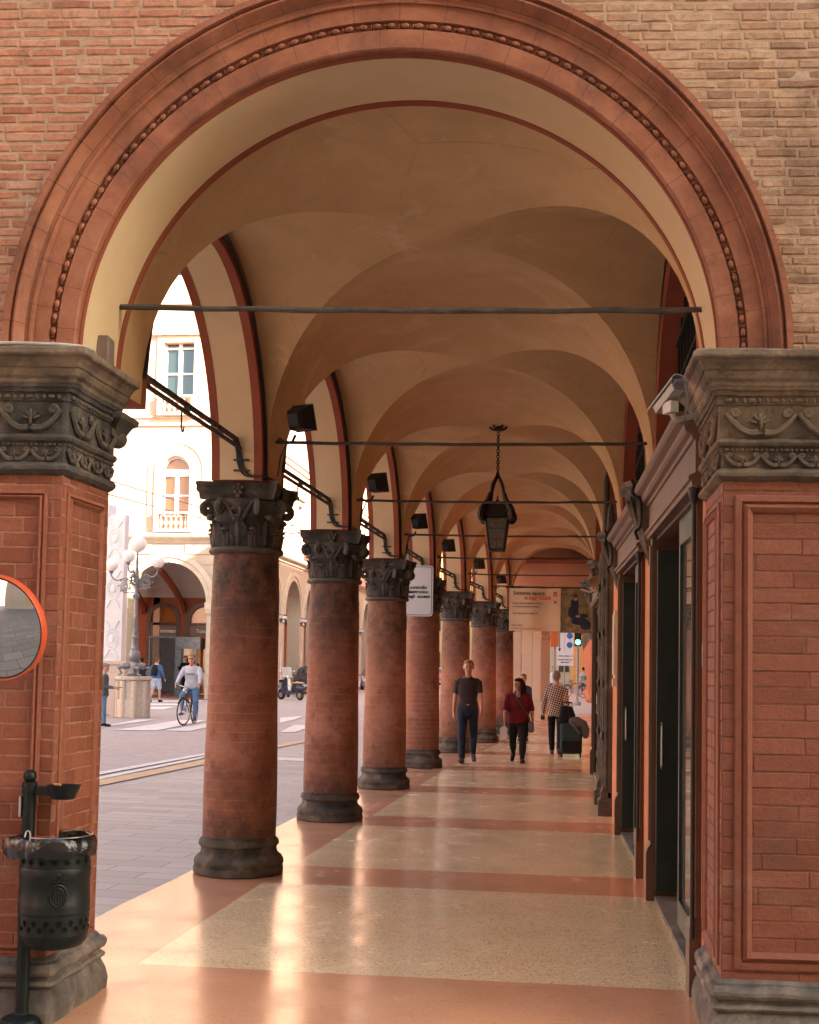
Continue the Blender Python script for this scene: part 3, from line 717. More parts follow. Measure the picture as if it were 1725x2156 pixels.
def beadline(mb, A, B, z, off, r, pitch):
    A = Vector(A); B = Vector(B); dr = (B - A).normalized(); nn = Vector((dr.y, -dr.x)); L = (B - A).length; n = int(L / pitch)
    for i in range(n):
        p = A + dr * ((i + .5) * L / n) + nn * off; ang = math.atan2(dr.y, dr.x)
        mb.ball((p.x, p.y, z), (r * (1.7 if i % 3 == 0 else .8), r, r), 7, 5, Matrix.Rotation(ang, 3, 'Z'))
for plan, cap, mt, sd_ in ((pl, capL, 'stone_sooty', 3), (pr, capR, 'stone_tan', 8)):
    faces = [(plan[0], plan[1])] + ([(plan[1], plan[2])] if plan is pl else [(plan[3], plan[0])])
    mb = MB()
    for (A, B) in faces:
        L = (Vector(B) - Vector(A)).length; n = max(2, round(L / .30))
        relief(mb, A, B, 2.70, 2.845, .030, n, sd_, .018, .01); relief(mb, A, B, 2.565, 2.638, .020, max(3, round(L / .17)), sd_ + 1, .011, .004)
        beadline(mb, A, B, 2.867, .033, .011, .034); beadline(mb, A, B, 2.644, .024, .006, .022)
    wb(mb, 'relief_ornament', mt, cap)
# corner scroll of the left capital on its street side
mb = MB()
mb.plan_sweep([(-2.75, 6.26), (-2.31, 6.26), (-2.31, 6.42), (-2.75, 6.42)], [(0, 2.80), (.02, 2.84), (.03, 2.86), (.05, 2.875), (.055, 2.90), (.03, 2.915), (0, 2.92)], step=.03, worn=.006); mb.ball((-2.34, 6.36, 2.79), (.05, .07, .05), 14, 8)
wb(mb, 'corner_scroll', 'stone_sooty', capL)

# --- columns with base and Corinthian capital
def column_base_mb():
    mb = MB(); SQ = .94; q = .37
    mb.lathe([(.345, 0), (.36, .012), (.36, .055), (.352, .07), (.358, .095), (.355, .12), (.335, .15), (.318, .16), (.305, .175), (.300, .20), (.304, .225), (.318, .235), (.322, .25), (.316, .28), (.298, .295), (.292, .305), (.29, .325)], 48); mb.v = [(x * .975, y * .975, z * SQ) for x, y, z in mb.v]
    return mb
def capital_mb():
    mb = MB()
    mb.lathe([(.265, 2.43), (.292, 2.44), (.305, 2.46), (.292, 2.485), (.262, 2.492), (.258, 2.52), (.255, 2.60), (.258, 2.72), (.27, 2.80), (.30, 2.86), (.318, 2.885), (.31, 2.90)], 36)
    # abacus with concave sides
    pts = []
    for s_ in range(4):
        a0 = s_ * PI / 2
        for t in [-1 + 2 * k / 10 for k in range(10)]:
            d = .335 - .055 * (1 - t * t); w_ = .36 * t; pts.append((d * math.cos(a0) - w_ * math.sin(a0), d * math.sin(a0) + w_ * math.cos(a0)))
    rings = [[(x * s_, y * s_, z) for x, y in pts] for s_, z in ((.90, 2.895), (.93, 2.91), (.94, 2.945), (.985, 2.965), (1.0, 2.975), (1.0, 3.015), (1.02, 3.02), (1.02, 3.045), (.98, 3.052))]
    mb.loft(rings, True, True, False)
    for k in range(4):
        a = PI / 4 + k * PI / 2
        for sg in (-1, 1):  # paired volutes under each corner
            R = Matrix.Rotation(a, 4, 'Z') @ Matrix.Rotation(sg * .30, 4, 'Z')
            path = []
            for i in range(26):
                t = i / 25; rr = .062 * (1 - .80 * t); an = PI * .55 - 4.1 * PI * t * .85
                path.append(R @ Vector((.335 + rr * math.cos(an), sg * .012, 2.825 + rr * math.sin(an))))
            lead = [R @ Vector((.235, sg * .11, 2.66)), R @ Vector((.255, sg * .085, 2.75)), R @ Vector((.29, sg * .045, 2.845)), R @ Vector((.32, sg * .02, 2.885))]
            mb.tube(lead + path, [.014, .016, .018, .02] + [.019 - .008 * i / 25 for i in range(26)], 7, flat=1.5)
        mb.ball((.36 * math.cos(a), .36 * math.sin(a), 2.74), (.035, .035, .03), 8, 6)
        b = k * PI / 2      # flower and mask in the middle of each abacus side
        for q in range(5):
            an = q * 2 * PI / 5 + .3; R = Matrix.Rotation(b, 4, 'Z')
            mb.ball(R @ Vector((.305, .036 * math.cos(an), 2.985 + .036 * math.sin(an))), (.02, .02, .02), 7, 5)
        R = Matrix.Rotation(b, 4, 'Z')
        mb.ball(R @ Vector((.31, 0, 2.985)), .016, 7, 5); mb.ball(R @ Vector((.29, 0, 2.92)), (.024, .03, .03), 8, 6)
        mb.tube([R @ Vector((.275, 0, 2.9)), R @ Vector((.272, .012, 2.8)), R @ Vector((.268, -.008, 2.7)), R @ Vector((.27, 0, 2.62))], [.012, .016, .014, .01], 6)
        for sg in (-1, 1):
            mb.tube([R @ Vector((.27, 0, 2.7)), R @ Vector((.285, sg * .045, 2.75)), R @ Vector((.29, sg * .065, 2.80)), R @ Vector((.295, sg * .045, 2.825)), R @ Vector((.295, sg * .03, 2.80))], [.01, .012, .011, .009, .006], 6)
    def leaf(a, zb, h, w_, curl):
        R = Matrix.Rotation(a, 4, 'Z'); rows = []; n = 9
        for i in range(n):
            t = i / (n - 1); ww = w_ * (.55 + .75 * math.sin(PI * min(1, t * .9 + .08))) * (1 - .45 * t * t) * (1 + (.16 if i % 2 else -.06))
            r = .262 + .012 + curl * (t ** 3) + .012 * math.sin(PI * t); z = zb + h * t - (.045 * max(0, t - .8) / .2 if t > .8 else 0)
            rows.append([R @ Vector((r - .010 * abs(s_) + (.010 if abs(s_) < .2 else 0) - (.008 if abs(abs(s_) - .5) < .2 else 0), ww * s_, z - .02 * abs(s_) * t)) for s_ in (-1, -.75, -.5, -.25, 0, .25, .5, .75, 1)])
        mb.loft(rows, False, False, True)
        back = [[p + (p.xy.normalized() * -.014).to_3d() for p in reversed(r_)] for r_ in rows]; mb.loft(back, False, False, True)
        mb.ball(R @ Vector((.262 + curl * 1.0 + .004, 0, zb + h * .93)), (.016, w_ * .5, .014), 8, 5, Matrix.Rotation(a, 3, 'Z'))
    for k in range(8): leaf(k * PI / 4 + PI / 8, 2.49, .16, .066, .040)
    for k in range(8): leaf(k * PI / 4, 2.50, .27, .062, .055)
    for k in range(8):   # ribs on the lower leaves
        a = k * PI / 4 + PI / 8
        for s_ in (-.5, 0, .5):
            R = Matrix.Rotation(a + s_ * .16, 4, 'Z'); mb.tube([R @ Vector((.272, 0, 2.49)), R @ Vector((.285, 0, 2.56)), R @ Vector((.30, 0, 2.62))], [.007, .008, .005], 5)
    out = []
    for x, y, z in mb.v:
        k = 1 - .07 * min(1, max(0, (math.hypot(x, y) - .27) / .1)); out.append((x * k, y * k, 3.052 - (3.052 - z) * .90))
    mb.v = out; return mb
def shaft_mb():
    mb = MB(); prof = []
    for i in range(25):
        t = i / 24; z = .29 + (2.51 - .29) * t; r = .287 - .031 * t ** 1.7 + .003 * math.sin(t * 9)
        prof.append((r, z))
    mb.lathe(prof, 48); return mb
base_proto = cap_proto = None
shaft_m = ['shaft_sooty', 'shaft_sooty', 'shaft_plain', 'shaft_jointed', 'shaft_plain', 'shaft_plain', 'shaft_sooty']
for k in range(1, 8):
    s_ = shaft_mb().build('column', shaft_m[k - 1]); s_.parent = portico; s_.location = Vector((XK[k], YK[k], 0)) - L0
    s_.rotation_euler = (0, 0, (k % 3 - 1) * .05)
    if base_proto is None:
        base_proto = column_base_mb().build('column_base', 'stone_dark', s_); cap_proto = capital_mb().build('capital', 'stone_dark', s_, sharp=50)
        tx = bpy.data.textures.new('rough', 'CLOUDS'); tx.noise_scale = .09
        for o_, st in ((base_proto, .02), (cap_proto, .012)):
            md = o_.modifiers.new('worn', 'DISPLACE'); md.texture = tx; md.strength = st; md.mid_level = .5; md.texture_coords = 'LOCAL'
    else:
        b = base_proto.copy(); COL.objects.link(b); b.parent = s_; b.rotation_euler = (0, 0, k * .9)
        c = cap_proto.copy(); COL.objects.link(c); c.parent = s_

# --- street arcade: arches over the columns, with cream soffits edged in red
TH_O, TH_I = -.20, .20
for k in range(7):
    a, b = bay(k); yc = (a + b) / 2; r = (b - a) / 2; mb = MB(); NN = 40; ZT = 4.82
    def pin(y, off, z): return Vector((ax(y) + off, y, z))
    Ys = [yc - r * math.cos(PI * i / NN) for i in range(NN + 1)]; Zs = [Z0 + RISE * math.sin(PI * i / NN) for i in range(NN + 1)]
    for i in range(NN):
        mb.cur = 1
        mb.add([pin(Ys[i], TH_O, Zs[i]), pin(Ys[i + 1], TH_O, Zs[i + 1]), pin(Ys[i + 1], TH_O, ZT), pin(Ys[i], TH_O, ZT)], [(0, 3, 2, 1)], smooth=False)
        mb.add([pin(Ys[i], TH_I, Zs[i]), pin(Ys[i + 1], TH_I, Zs[i + 1]), pin(Ys[i + 1], TH_I, ZT), pin(Ys[i], TH_I, ZT)], [(0, 1, 2, 3)], smooth=False)
    for (o0, o1, m) in ((TH_O, TH_O + .065, 1), (TH_O + .065, TH_I - .065, 0), (TH_I - .065, TH_I, 1)):
        mb.cur = m
        mb.loft([[pin(Ys[i], o0, Zs[i] - (.004 if m else 0)), pin(Ys[i], o1, Zs[i] - (.004 if m else 0))] for i in range(NN + 1)], False, False, True)
    mb.cur = 1
    y0 = YK[k] if k else 6.45
    for (p, q) in ((y0, a), (b, YK[k + 1])):
        for off in (TH_O, TH_I): mb.quad(pin(p, off, Z0 - .003), pin(q, off, Z0 - .003), pin(q, off, ZT), pin(p, off, ZT))
        mb.quad(pin(p, TH_O, Z0 - .003), pin(q, TH_O, Z0 - .003), pin(q, TH_I, Z0 - .003), pin(p, TH_I, Z0 - .003))
    wb(mb, 'arcade_arch', ['soffit_cream', 'trim_red'], portico)
# --- groin vaults, one per bay
CR = 1.405
def vault(y0, y1, a, b, half):
    mb = MB(); N = 40; yc = (a + b) / 2; hs = (b - a) / 2 + .085
    ua = [-math.cos(PI * i / N) for i in range(N + 1)]
    ys = [(y0, None)] + [(yc + hs * u_, u_) for u_ in ua] + [(y1, None)]
    rows = []
    for (y, v) in ys:
        row = []
        for u_ in ua:
            l = ax(y) + .20; r = rw(y); x = (l + r) / 2 + (r - l) / 2 * u_
            zl = (CR + .13 * (abs(v) if v is not None else 1)) * max(0, 1 - abs(u_) ** 2.3) ** (1 / 2.3); zc = (CR + .13 * abs(u_)) * max(0, 1 - abs(v) ** 2.3) ** (1 / 2.3) if v is not None else 0
            dome = 0
            yy = max(y, fy(x) + .553) if y0 < 7 else y
            row.append(Vector((x, yy, Z0 + max(zl, zc) + dome + .004 * math.sin(x * 3.1 + y * 2.3))))
        rows.append(row)
    n = N + 1; V = [p for r in rows for p in r]; Fc = []
    for i in range(len(rows) - 1):
        for j in range(N):
            p, q, s2, t2 = i * n + j, i * n + j + 1, (i + 1) * n + j + 1, (i + 1) * n + j
            ii = i - 1
            if (ii < N / 2) == (j < N / 2): Fc += [(p, q, s2), (p, s2, t2)]
            else: Fc += [(p, q, t2), (q, s2, t2)]
    mb.add(V, Fc, smooth=True); return mb
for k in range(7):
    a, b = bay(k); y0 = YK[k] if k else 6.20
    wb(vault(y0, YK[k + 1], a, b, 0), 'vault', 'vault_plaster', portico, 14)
# --- iron tie rods across the portico and along the arcade
rods = [((-2.30, 6.12, 3.42), (.66, 6.28, 3.40))] + [((ax(YK[k]) + .2, YK[k] - .02, 3.40), (rw(YK[k]), YK[k] + .1, 3.40)) for k in range(1, 7)]
for i, (p, q) in enumerate(rods):
    mb = MB(); P = Vector(p); Q = Vector(q); r = .0145 if i == 0 else .0130
    path = [P.lerp(Q, t / 12) + Vector((0, 0, -.012 * math.sin(PI * t / 12) + .003 * math.sin(t * 2.7))) for t in range(13)]
    mb.tube(path, [r * (1 + .08 * math.sin(t * 1.9)) for t in range(13)], 8); mb.bbox(P.x - .01, P.x + .012, P.y - .03, P.y + .03, P.z - .035, P.z + .035, .004)
    wb(mb, 'tie_rod', 'iron_rod', portico)
for k in range(7):
    a, b = bay(k); mb = MB(); z = 3.36
    for dz, dx in ((0, 0), (-.07, .03)):
        mb.tube([(ax(a - .1) + dx, a - .15, z + dz), (ax(b) + dx, b + .1, z + dz)], .02 if dz == 0 else .016, 8)
    for t in (.2, .5, .8): y = a + (b - a) * t; mb.box(ax(y) - .008, ax(y) + .035, y - .008, y + .008, z - .07, z)
    yy = a + (b - a) * .45; mb.tube([(ax(yy) + .02, yy, z - .08), (ax(yy) + .02, yy, z - .18), (ax(yy) + .02, yy + .02, z - .21), (ax(yy) + .02, yy + .05, z - .2), (ax(yy) + .02, yy + .055, z - .17)], .006, 6)
    wb(mb, 'arcade_tie_rod', 'iron_rod', portico)
    # cables: down from the rod to the capital, and along the inner edge of the arch
    mb = MB(); x = ax(b) + .0
    yc = (a + b) / 2; r = (b - a) / 2
    sy = lambda zz: yc + r * math.sqrt(max(0, 1 - ((zz - Z0) / RISE) ** 2)) - .018
    for j, o in enumerate((0, .016, -.016)):
        mb.tube(curve([(x + .0 + o, sy(z) - .16, z - .0), (x + .01 + o, sy(z) - .03, z - .02), (x + .02 + o, sy(3.26), 3.26), (x + .03 + o, sy(3.17), 3.17), (x + .07 + o, sy(3.11), 3.105 - .006 * j), (x + .13 + o, sy(3.08), 3.08 - .004 * j), (ax(b) + .225, b - .01, 3.075), (ax(b) + .235, b + .1, 3.075), (ax(b) + .24, b + .3, 3.08)], 4), .0075, 6)
    for zz in (3.2, 3.12): mb.box(x - .02, x + .1, sy(zz) - .012, sy(zz) + .018, zz - .006, zz + .006)
    path = [Vector((ax(yc - (r + .085) * math.cos(PI * i / 30)) + .212, yc - (r + .085) * math.cos(PI * i / 30), Z0 + (RISE + .05) * math.sin(PI * i / 30))) for i in range(1, 31)]
    mb.tube(path, .0125, 6); mb.tube([p + Vector((.006, -.016 if i > 15 else .016, .012)) for i, p in enumerate(path)], .009, 6)
    wb(mb, 'arch_cable', 'cable_black', portico)
# ------------------------------------------------------------------ right-hand wall: pilasters, shopfronts, lunettes, corbels
def hexa(mb, P):  # 8 points: 0-3 bottom ccw, 4-7 top
    mb.add(P, [(0, 3, 2, 1), (4, 5, 6, 7), (0, 1, 5, 4), (1, 2, 6, 5), (2, 3, 7, 6), (3, 0, 4, 7)], smooth=False)
def wbox(mb, y0, y1, o0, o1, z0, z1):   # o: distance out from the wall face into the portico
    hexa(mb, [(rw(y0) - o1, y0, z0), (rw(y0) - o0, y0, z0), (rw(y1) - o0, y1, z0), (rw(y1) - o1, y1, z0),
              (rw(y0) - o1, y0, z1), (rw(y0) - o0, y0, z1), (rw(y1) - o0, y1, z1), (rw(y1) - o1, y1, z1)])
def wmould(mb, y0, y1, prof):  # profile [(out, z)] run along the wall, closed at both ends
    R = [[Vector((rw(y) - o, y, z)) for o, z in prof] for y in (y0, y1)]
    n = len(prof); mb.add(R[0] + R[1], [(j, j + 1, n + j + 1, n + j) for j in range(n - 1)] + [tuple(range(n)), tuple(reversed(range(n, 2 * n)))], smooth=False)
shops = [(6.72, 9.55, 1), (10.38, 13.12, 2), (17.55, 20.35, 3)]
mb = MB()
segs = [(6.60, 6.72), (9.55, 10.38), (13.12, 17.55), (20.35, 24.1), (24.8, 33.4)]
for a, b in segs:
    n = max(1, int((b - a) / 1.0))
    for i in range(n): wbox(mb, a + (b - a) * i / n, a + (b - a) * (i + 1) / n, -.9, 0, 0, 3.06)
for a, b, _ in shops: wbox(mb, a, b, -.9, 0, 2.99, 3.06)
wbox(mb, 24.1, 24.8, -.9, 0, 0, 3.06)
wb(mb, 'shop_wall', 'wall_orange', portico)
# wall above the shops: lunette in each bay under the wall rib
for k in range(7):
    a, b = bay(k); yc = (a + b) / 2; r = (b - a) / 2; NN = 32; mb = MB()
    def q(th, rr, o, dz=0): y = yc - rr * math.cos(th); return Vector((rw(y) - o, y, Z0 + (RISE / RAD) * rr * math.sin(th) + dz))
    th = [PI * i / NN for i in range(NN + 1)]
    mb.loft([[q(t, r + .10, .004), q(t, r - .10, .004), q(t, r - .10, -.16), q(t, r - .16, -.16), q(t, r - .16, -.12), q(t, r - .22, -.12), q(t, r - .22, -.22)] for t in th], False, False, False)
    frame = wb(mb, 'lunette_frame', 'trim_red', portico)
    mb = MB(); mb.add([q(t, r - .2, -.21) for t in th], [tuple(range(NN + 1))], smooth=False); wb(mb, 'lunette_glass', 'dark_void', frame)
    mb = MB()
    for i in range(-6, 7):
        y = yc + i * .19
        if abs(y - yc) < r - .25:
            zt_ = Z0 + math.sqrt(max(0, (r - .22) ** 2 - (y - yc) ** 2)); mb.box(rw(y) + .10, rw(y) + .125, y - .008, y + .008, Z0, zt_)
    for z in (3.3, 3.6, 3.9): hw = math.sqrt(max(0, (r - .22) ** 2 - (z - Z0) ** 2)); mb.box(rw(yc) + .10 - .03, rw(yc) + .12 + .03, yc - hw, yc + hw, z - .008, z + .008)
    wb(mb, 'lunette_grille', 'iron_black', frame)
for a, b, n in shops:
    mb = MB()   # posts, lintel, frieze board and cornice of the wooden shopfront
    for (p, q_) in ((a, a + .13), (b - .13, b)):
        wbox(mb, p, q_, 0, .03, .36, 2.64); wbox(mb, p + .025, q_ - .025, .03, .042, .42, 2.55); wbox(mb, p - .012, q_ + .012, 0, .06, 0, .34)
        wmould(mb, p - .012, q_ + .012, [(0, .34), (.06, .34), (.05, .37), (.032, .40), (0, .40)])
    wmould(mb, a - .02, b + .02, [(0, 2.60), (.055, 2.60), (.06, 2.625), (.075, 2.63), (.075, 2.65), (.06, 2.66), (.045, 2.665), (.04, 2.67), (.04, 2.84), (.055, 2.845), (.06, 2.865), (.085, 2.875), (.095, 2.895), (.10, 2.915), (.135, 2.93), (.145, 2.95), (.15, 2.975), (.12, 2.985), (0, 3.0)])
    sf = wb(mb, 'shopfront', 'wood_rose', portico)
    mb = MB(); wbox(mb, a + .13, b - .13, -.36, -.002, 2.58, 2.60); wbox(mb, a + .115, a + .13, -.36, 0, .0, 2.6); wbox(mb, b - .13, b - .115, -.36, 0, 0, 2.6)
    wb(mb, 'door_reveal', 'wood_brown', sf)
    mb = MB(); wbox(mb, a + .13, b - .13, -.40, .0, 0.0, .035); wbox(mb, a + .13, b - .13, -.40, -.16, .035, .09); wb(mb, 'threshold', 'stone_base', sf)
    mb = MB(); m = (a + b) / 2
    for (p, q_) in ((a + .13, a + .20), (b - .20, b - .13), ): wbox(mb, p, q_, -.23, -.17, .09, 2.58)
    wbox(mb, m - .05, m + .01, -.22, -.03, .09, 2.58); wbox(mb, a + .13, m - .05, -.08, -.03, .09, .24); wbox(mb, a + .13, m - .05, -.08, -.03, 2.42, 2.58)
    for z0, z1 in ((.09, .22), (2.10, 2.18), (2.5, 2.58)): wbox(mb, m, b - .2, -.225, -.175, z0, z1)
    wb(mb, 'door_frame', 'green_black', sf)
    mb = MB(); wbox(mb, m, b - .2, -.21, -.18, 2.18, 2.5); wb(mb, 'transom_panel', 'stone_cornice', sf)
    mb = MB(); wbox(mb, a + .13, m - .05, -.06, -.05, .24, 2.42); wb(mb, 'shop_window', 'glass_mirror', sf)
    mb = MB(); xx = rw(b - .32) + .03; mb.tube([(xx, b - .275, .95), (xx, b - .30, .97), (xx, b - .30, 1.25), (xx, b - .275, 1.27)], .008, 6); wb(mb, 'door_handle', 'steel', sf)
    for (p, q_) in ((m + .04, b - .2),):
        mb = MB(); mb.box(0, 0, 0, 0, 0, 0) if False else None
        wbox(mb, p, q_, -.205, -.195, .22, 2.10); wb(mb, 'glass_pane', 'glass_dark', sf)
    mb = MB(); wbox(mb, b - .26, b - .20, -.165, .0, .09, 2.5); wb(mb, 'open_door_leaf', 'green_black', sf)
    mb = MB(); x = rw(a - .05); mb.tube([(x - .05, a - .05, 2.5), (x - .05, a - .05, .3)], .012, 8); mb.lathe([(.015, 0), (.03, .05), (.032, .08)], 10, TR(x - .05, a - .05, 2.5)); wb(mb, 'drain_pipe', 'iron_black', sf)
    if n < 3:   # iron hooks at the ends of the cornice
        for yy in (b + .03,):
            mb = MB(); x = rw(yy)
            mb.tube(curve([(x - .17, yy, 3.05), (x - .155, yy, 3.0), (x - .165, yy, 2.95), (x - .115, yy, 2.91), (x - .10, yy, 2.85), (x - .10, yy, 2.72), (x - .115, yy, 2.68), (x - .14, yy, 2.66), (x - .12, yy, 2.6)], 4), .012, 7)
            wb(mb, 'iron_hook', 'iron_black', sf)
# carved corbels carrying the vault on the wall side
for k in range(1, 7):
    y = YK[k]; x = rw(y); mb = MB()
    rings = []
    for (z, w_, o) in ((3.05, .34, .22), (3.01, .34, .22), (2.99, .31, .19), (2.95, .30, .18), (2.93, .25, .15), (2.85, .22, .14), (2.76, .19, .115), (2.66, .15, .085), (2.58, .10, .055), (2.52, .05, .03), (2.44, .02, .012)):
        rings.append([Vector((x + .02, y - w_, z)), Vector((x - o * .7, y - w_, z)), Vector((x - o, y - w_ * .6, z)), Vector((x - o * 1.04, y, z)), Vector((x - o, y + w_ * .6, z)), Vector((x - o * .7, y + w_, z)), Vector((x + .02, y + w_, z))])
    mb.loft(rings, True, True, False)
    for i in range(16):
        t = i / 15; w_ = .24 * (1 - t); zz = 2.93 - .42 * t
        for sg in (-1, 1): mb.ball((x - .14 * (1 - t) - .02, y + sg * w_ * .8, zz), (.014, .022, .028), 7, 5)
        mb.ball((x - .16 * (1 - t) - .01, y, zz), (.014, .02, .022), 7, 5)
    wb(mb, 'corbel', 'stone_dark', portico)
# carved stone doorway of the third bay: two ribbed jambs with pinnacles and a plinth
mb = MB()
for yy, hh in ((14.75, 3.25), (15.95, 3.75)):
    x = rw(yy)
    wbox(mb, yy - .14, yy + .14, 0, .045, 0, 3.0); 
    for j, (dy, o, r) in enumerate(((-.10, .06, .026), (.0, .075, .036), (.10, .06, .026))):
        path = [Vector((x - o, yy + dy, z)) for z in [.3 + .1 * i for i in range(28)]]
        mb.tube(path, [r * (1 + (.12 if i % 4 == 0 else 0) * (1 if j == 1 else .5)) for i in range(28)], 8)
    mb.plan_sweep([(x - .15, yy - .17), (x + .02, yy - .17), (x + .02, yy + .17), (x - .15, yy + .17)], [(0, 0), (0, .16), (-.03, .2), (-.03, .26), (-.05, .3), (-.07, .36)])
    mb.lathe([(.07, 0), (.08, .05), (.055, .1), (.06, .2), (.045, .35), (.035, hh - 3.05 + .25), (.0, hh - 3.05 + .40)], 6, TR(x - .03, yy, 3.0))
    for i in range(9): mb.ball((x - .11, yy + .04 * (-1) ** i, .6 + i * .29), (.022, .03, .05), 8, 5)
wbox(mb, 14.9, 15.8, 0, .06, 2.55, 2.95)
pt = wb(mb, 'stone_doorway', 'stone_dark', portico)
mb = MB(); wbox(mb, 14.89, 15.81, -.02, .01, 0, 2.55); wb(mb, 'door_leaf', 'wood_brown', pt)
for yy, z0, z1 in ((13.75, 1.55, 2.25), (17.15, 1.5, 2.1)):
    mb = MB(); wbox(mb, yy - .2, yy + .2, 0, .035, z0, z1); wbox(mb, yy - .17, yy + .17, .035, .045, z0 + .03, z1 - .03); wbox(mb, yy - .1, yy + .1, 0, .05, z0 - .09, z0 - .01)
    o = wb(mb, 'wall_plaque', 'white_marble', None) if False else mb.build('wall_plaque', 'stone_beige')
    tag(o, 'pale framed stone plaque on the orange wall ' + ('before the carved doorway' if yy < 15 else 'just beyond the carved doorway'), 'plaque', 'plaques on the portico wall')
# end of the vaulted part: cross wall with a flat lintel, darker soffit behind
mb = MB(); yE = 33.0
for i in range(24):
    t0, t1 = i / 24, (i + 1) / 24; xl, xr = ax(31.7) - .6, 3.2
    x0 = xl + (xr - xl) * t0; x1 = xl + (xr - xl) * t1; mb.box(x0, x1, yE, yE + .3, 3.62, 4.82)
mb.box(ax(31.7) - .6, -1.5, yE, yE + .3, 0, 3.62)
wb(mb, 'end_wall', 'wall_salmon', portico)
mb = MB(); mb.box(-2.2, 3.0, 31.75, 32.98, 4.3, 4.36); wb(mb, 'end_soffit', 'trim_red', portico)

# ------------------------------------------------------------------ floors and ground
def strip_x(y): return lerp_list([(5, -2.40), (6.75, -2.31), (9.6, -2.26), (11.3, -2.19), (20.2, -1.94), (24.45, -1.72), (28.05, -1.42), (31.7, -1.15), (34, -1.1)], y)
def edge_x(y): return ax(y) - .38 - (.04 if y < 9 else 0)
bands = [(5.6, 6.85)] + [(YK[k] - .42, YK[k] + .42) for k in range(1, 8)]
ys = sorted(set([5.62] + [b for bb in bands for b in bb if b > 5.62] + [32.6] + [7.5, 8.5, 11, 12, 15, 16, 19, 22, 23, 26, 27, 29.5, 30.5]))
mb = MB()
for a, b in zip(ys, ys[1:]):
    m = (a + b) / 2; inb = any(p <= m <= q for p, q in bands)
    fa = (lambda x: fy(x) - .12) if a == 5.62 else (lambda x: a); 
    def P(x, y, base): return (x, (fy(x) - .12) if base else y, 0.0)
    first = a == 5.62
    for (xa0, xb0, xa1, xb1, mi) in ((edge_x(a), strip_x(a), edge_x(b), strip_x(b), 1), (strip_x(a), rw(a) + .45, strip_x(b), rw(b) + .45, 1 if inb else 0)):
        mb.cur = mi; mb.quad(P(xa0, a, first), P(xb0, a, first), P(xb1, b, False), P(xa1, b, False))
fl = mb.build('portico_floor', ['floor_terrazzo', 'floor_pink']); tag(fl, kind='structure')
mb = MB(); mb.cur = 0; mb.quad((ax(31.7) - .4, 32.6, 0), (3.6, 32.6, 0), (4.6, 46.5, 0), (-1.6, 46.5, 0)); mb.cur = 0
o = mb.build('far_portico_floor', 'floor_pink'); tag(o, kind='structure')
mb = MB(); mb.quad((-14.1, 46.5, -.008), (-14.1, 46.6, -.008), (6, 46.6, -.008), (6, 46.5, -.008))
mb = MB(); mb.quad((-300, -300, -.03), (300, -300, -.03), (300, 600, -.03), (-300, 600, -.03)); o = mb.build('ground', 'street_asphalt'); tag(o, kind='structure')
# slab paving beside the portico; its street edge runs along the yellow line
def g(x, y, z=-.026): p = onZ(x, y, z); return (p.x, p.y, z)
mb = MB(); e1 = onZ(209, 1656); e2 = onZ(430, 1611); e3 = onZ(642, 1564); dr = (e1 - e2).normalized(); e0 = e1 + dr * 8
e4 = e3 + (e3 - e2).normalized() * 60
pts = [(-2.9, -2.0), (-2.9, 6), (-2.9, 9.9), (-2.85, 13.5), (-2.8, 17.1), (-2.7, 20.7), (-2.5, 24.4), (-2.2, 28), (-1.9, 32), (-1.5, 46.4)]
poly = [(p[0] + .02, p[1], -.024) for p in pts] + [(e4.x, 46.4, -.024), (e3.x, e3.y, -.024), (e2.x, e2.y, -.024), (e1.x, e1.y, -.024), (e0.x, e0.y, -.024), (-12, -2, -.024)]
E4 = e3 + (e3 - e2).normalized() * ((46.4 - e3.y) / (e3 - e2).normalized().y); poly[len(pts)] = (min(E4.x, -2.6), 46.4, -.024)
mb.add(poly, [tuple(reversed(range(len(poly))))]); o = mb.build('pavement', 'paving_slabs'); tag(o, kind='structure')
mb = MB(); mb.quad((-12, -12, -.018), (9, -12, -.018), (9, fy(9) - .12, -.018), (-2.93, fy(-2.93) - .12, -.018)); mb.add([(-12, -12, -.018), (-2.93, fy(-2.93) - .12, -.018), (-12, 3.0, -.018)], [(0, 1, 2)])
o = mb.build('front_pavement', 'front_paving'); tag(o, kind='structure')
# painted lines
zp = -.017
def line(name, quads, mat, z=zp):
    mb = MB()
    for q_ in quads: mb.quad(*[tuple(onZ(x, y, z)) for x, y in q_])
    o = mb.build(name, mat); tag(o, kind='structure'); return o
line('yellow_line', [[(150, 1667), (209, 1654), (209, 1642), (150, 1654)], [(209, 1654), (430, 1609), (430, 1599), (209, 1642)], [(430, 1609), (587, 1573.5), (587, 1567), (430, 1599)], [(587, 1573.5), (760, 1539), (760, 1534), (587, 1567)]], 'paint_yellow')
line('white_line', [[(150, 1642), (209, 1631), (209, 1625), (150, 1636)], [(209, 1631), (430, 1590), (430, 1585.5), (209, 1625)], [(209, 1641), (430, 1596), (430, 1592), (209, 1635.5)], [(430, 1590), (560, 1567), (560, 1563.5), (430, 1585.5)], [(586, 1600), (660, 1604), (660, 1598), (586, 1594.5)]], 'paint_white')
line('zebra_crossing', [[(190, 1534), (300, 1519), (330, 1514), (290, 1515)], [(243, 1537), (330, 1538), (440, 1516), (380, 1516)], [(345, 1538), (400, 1539), (470, 1524), (440, 1522)], [(590, 1541), (620, 1542), (662, 1527), (620, 1526)], [(590, 1522), (625, 1514), (640, 1507), (590, 1511)], [(655, 1540), (690, 1541), (720, 1528), (695, 1527)]], 'paint_white', -.0165)
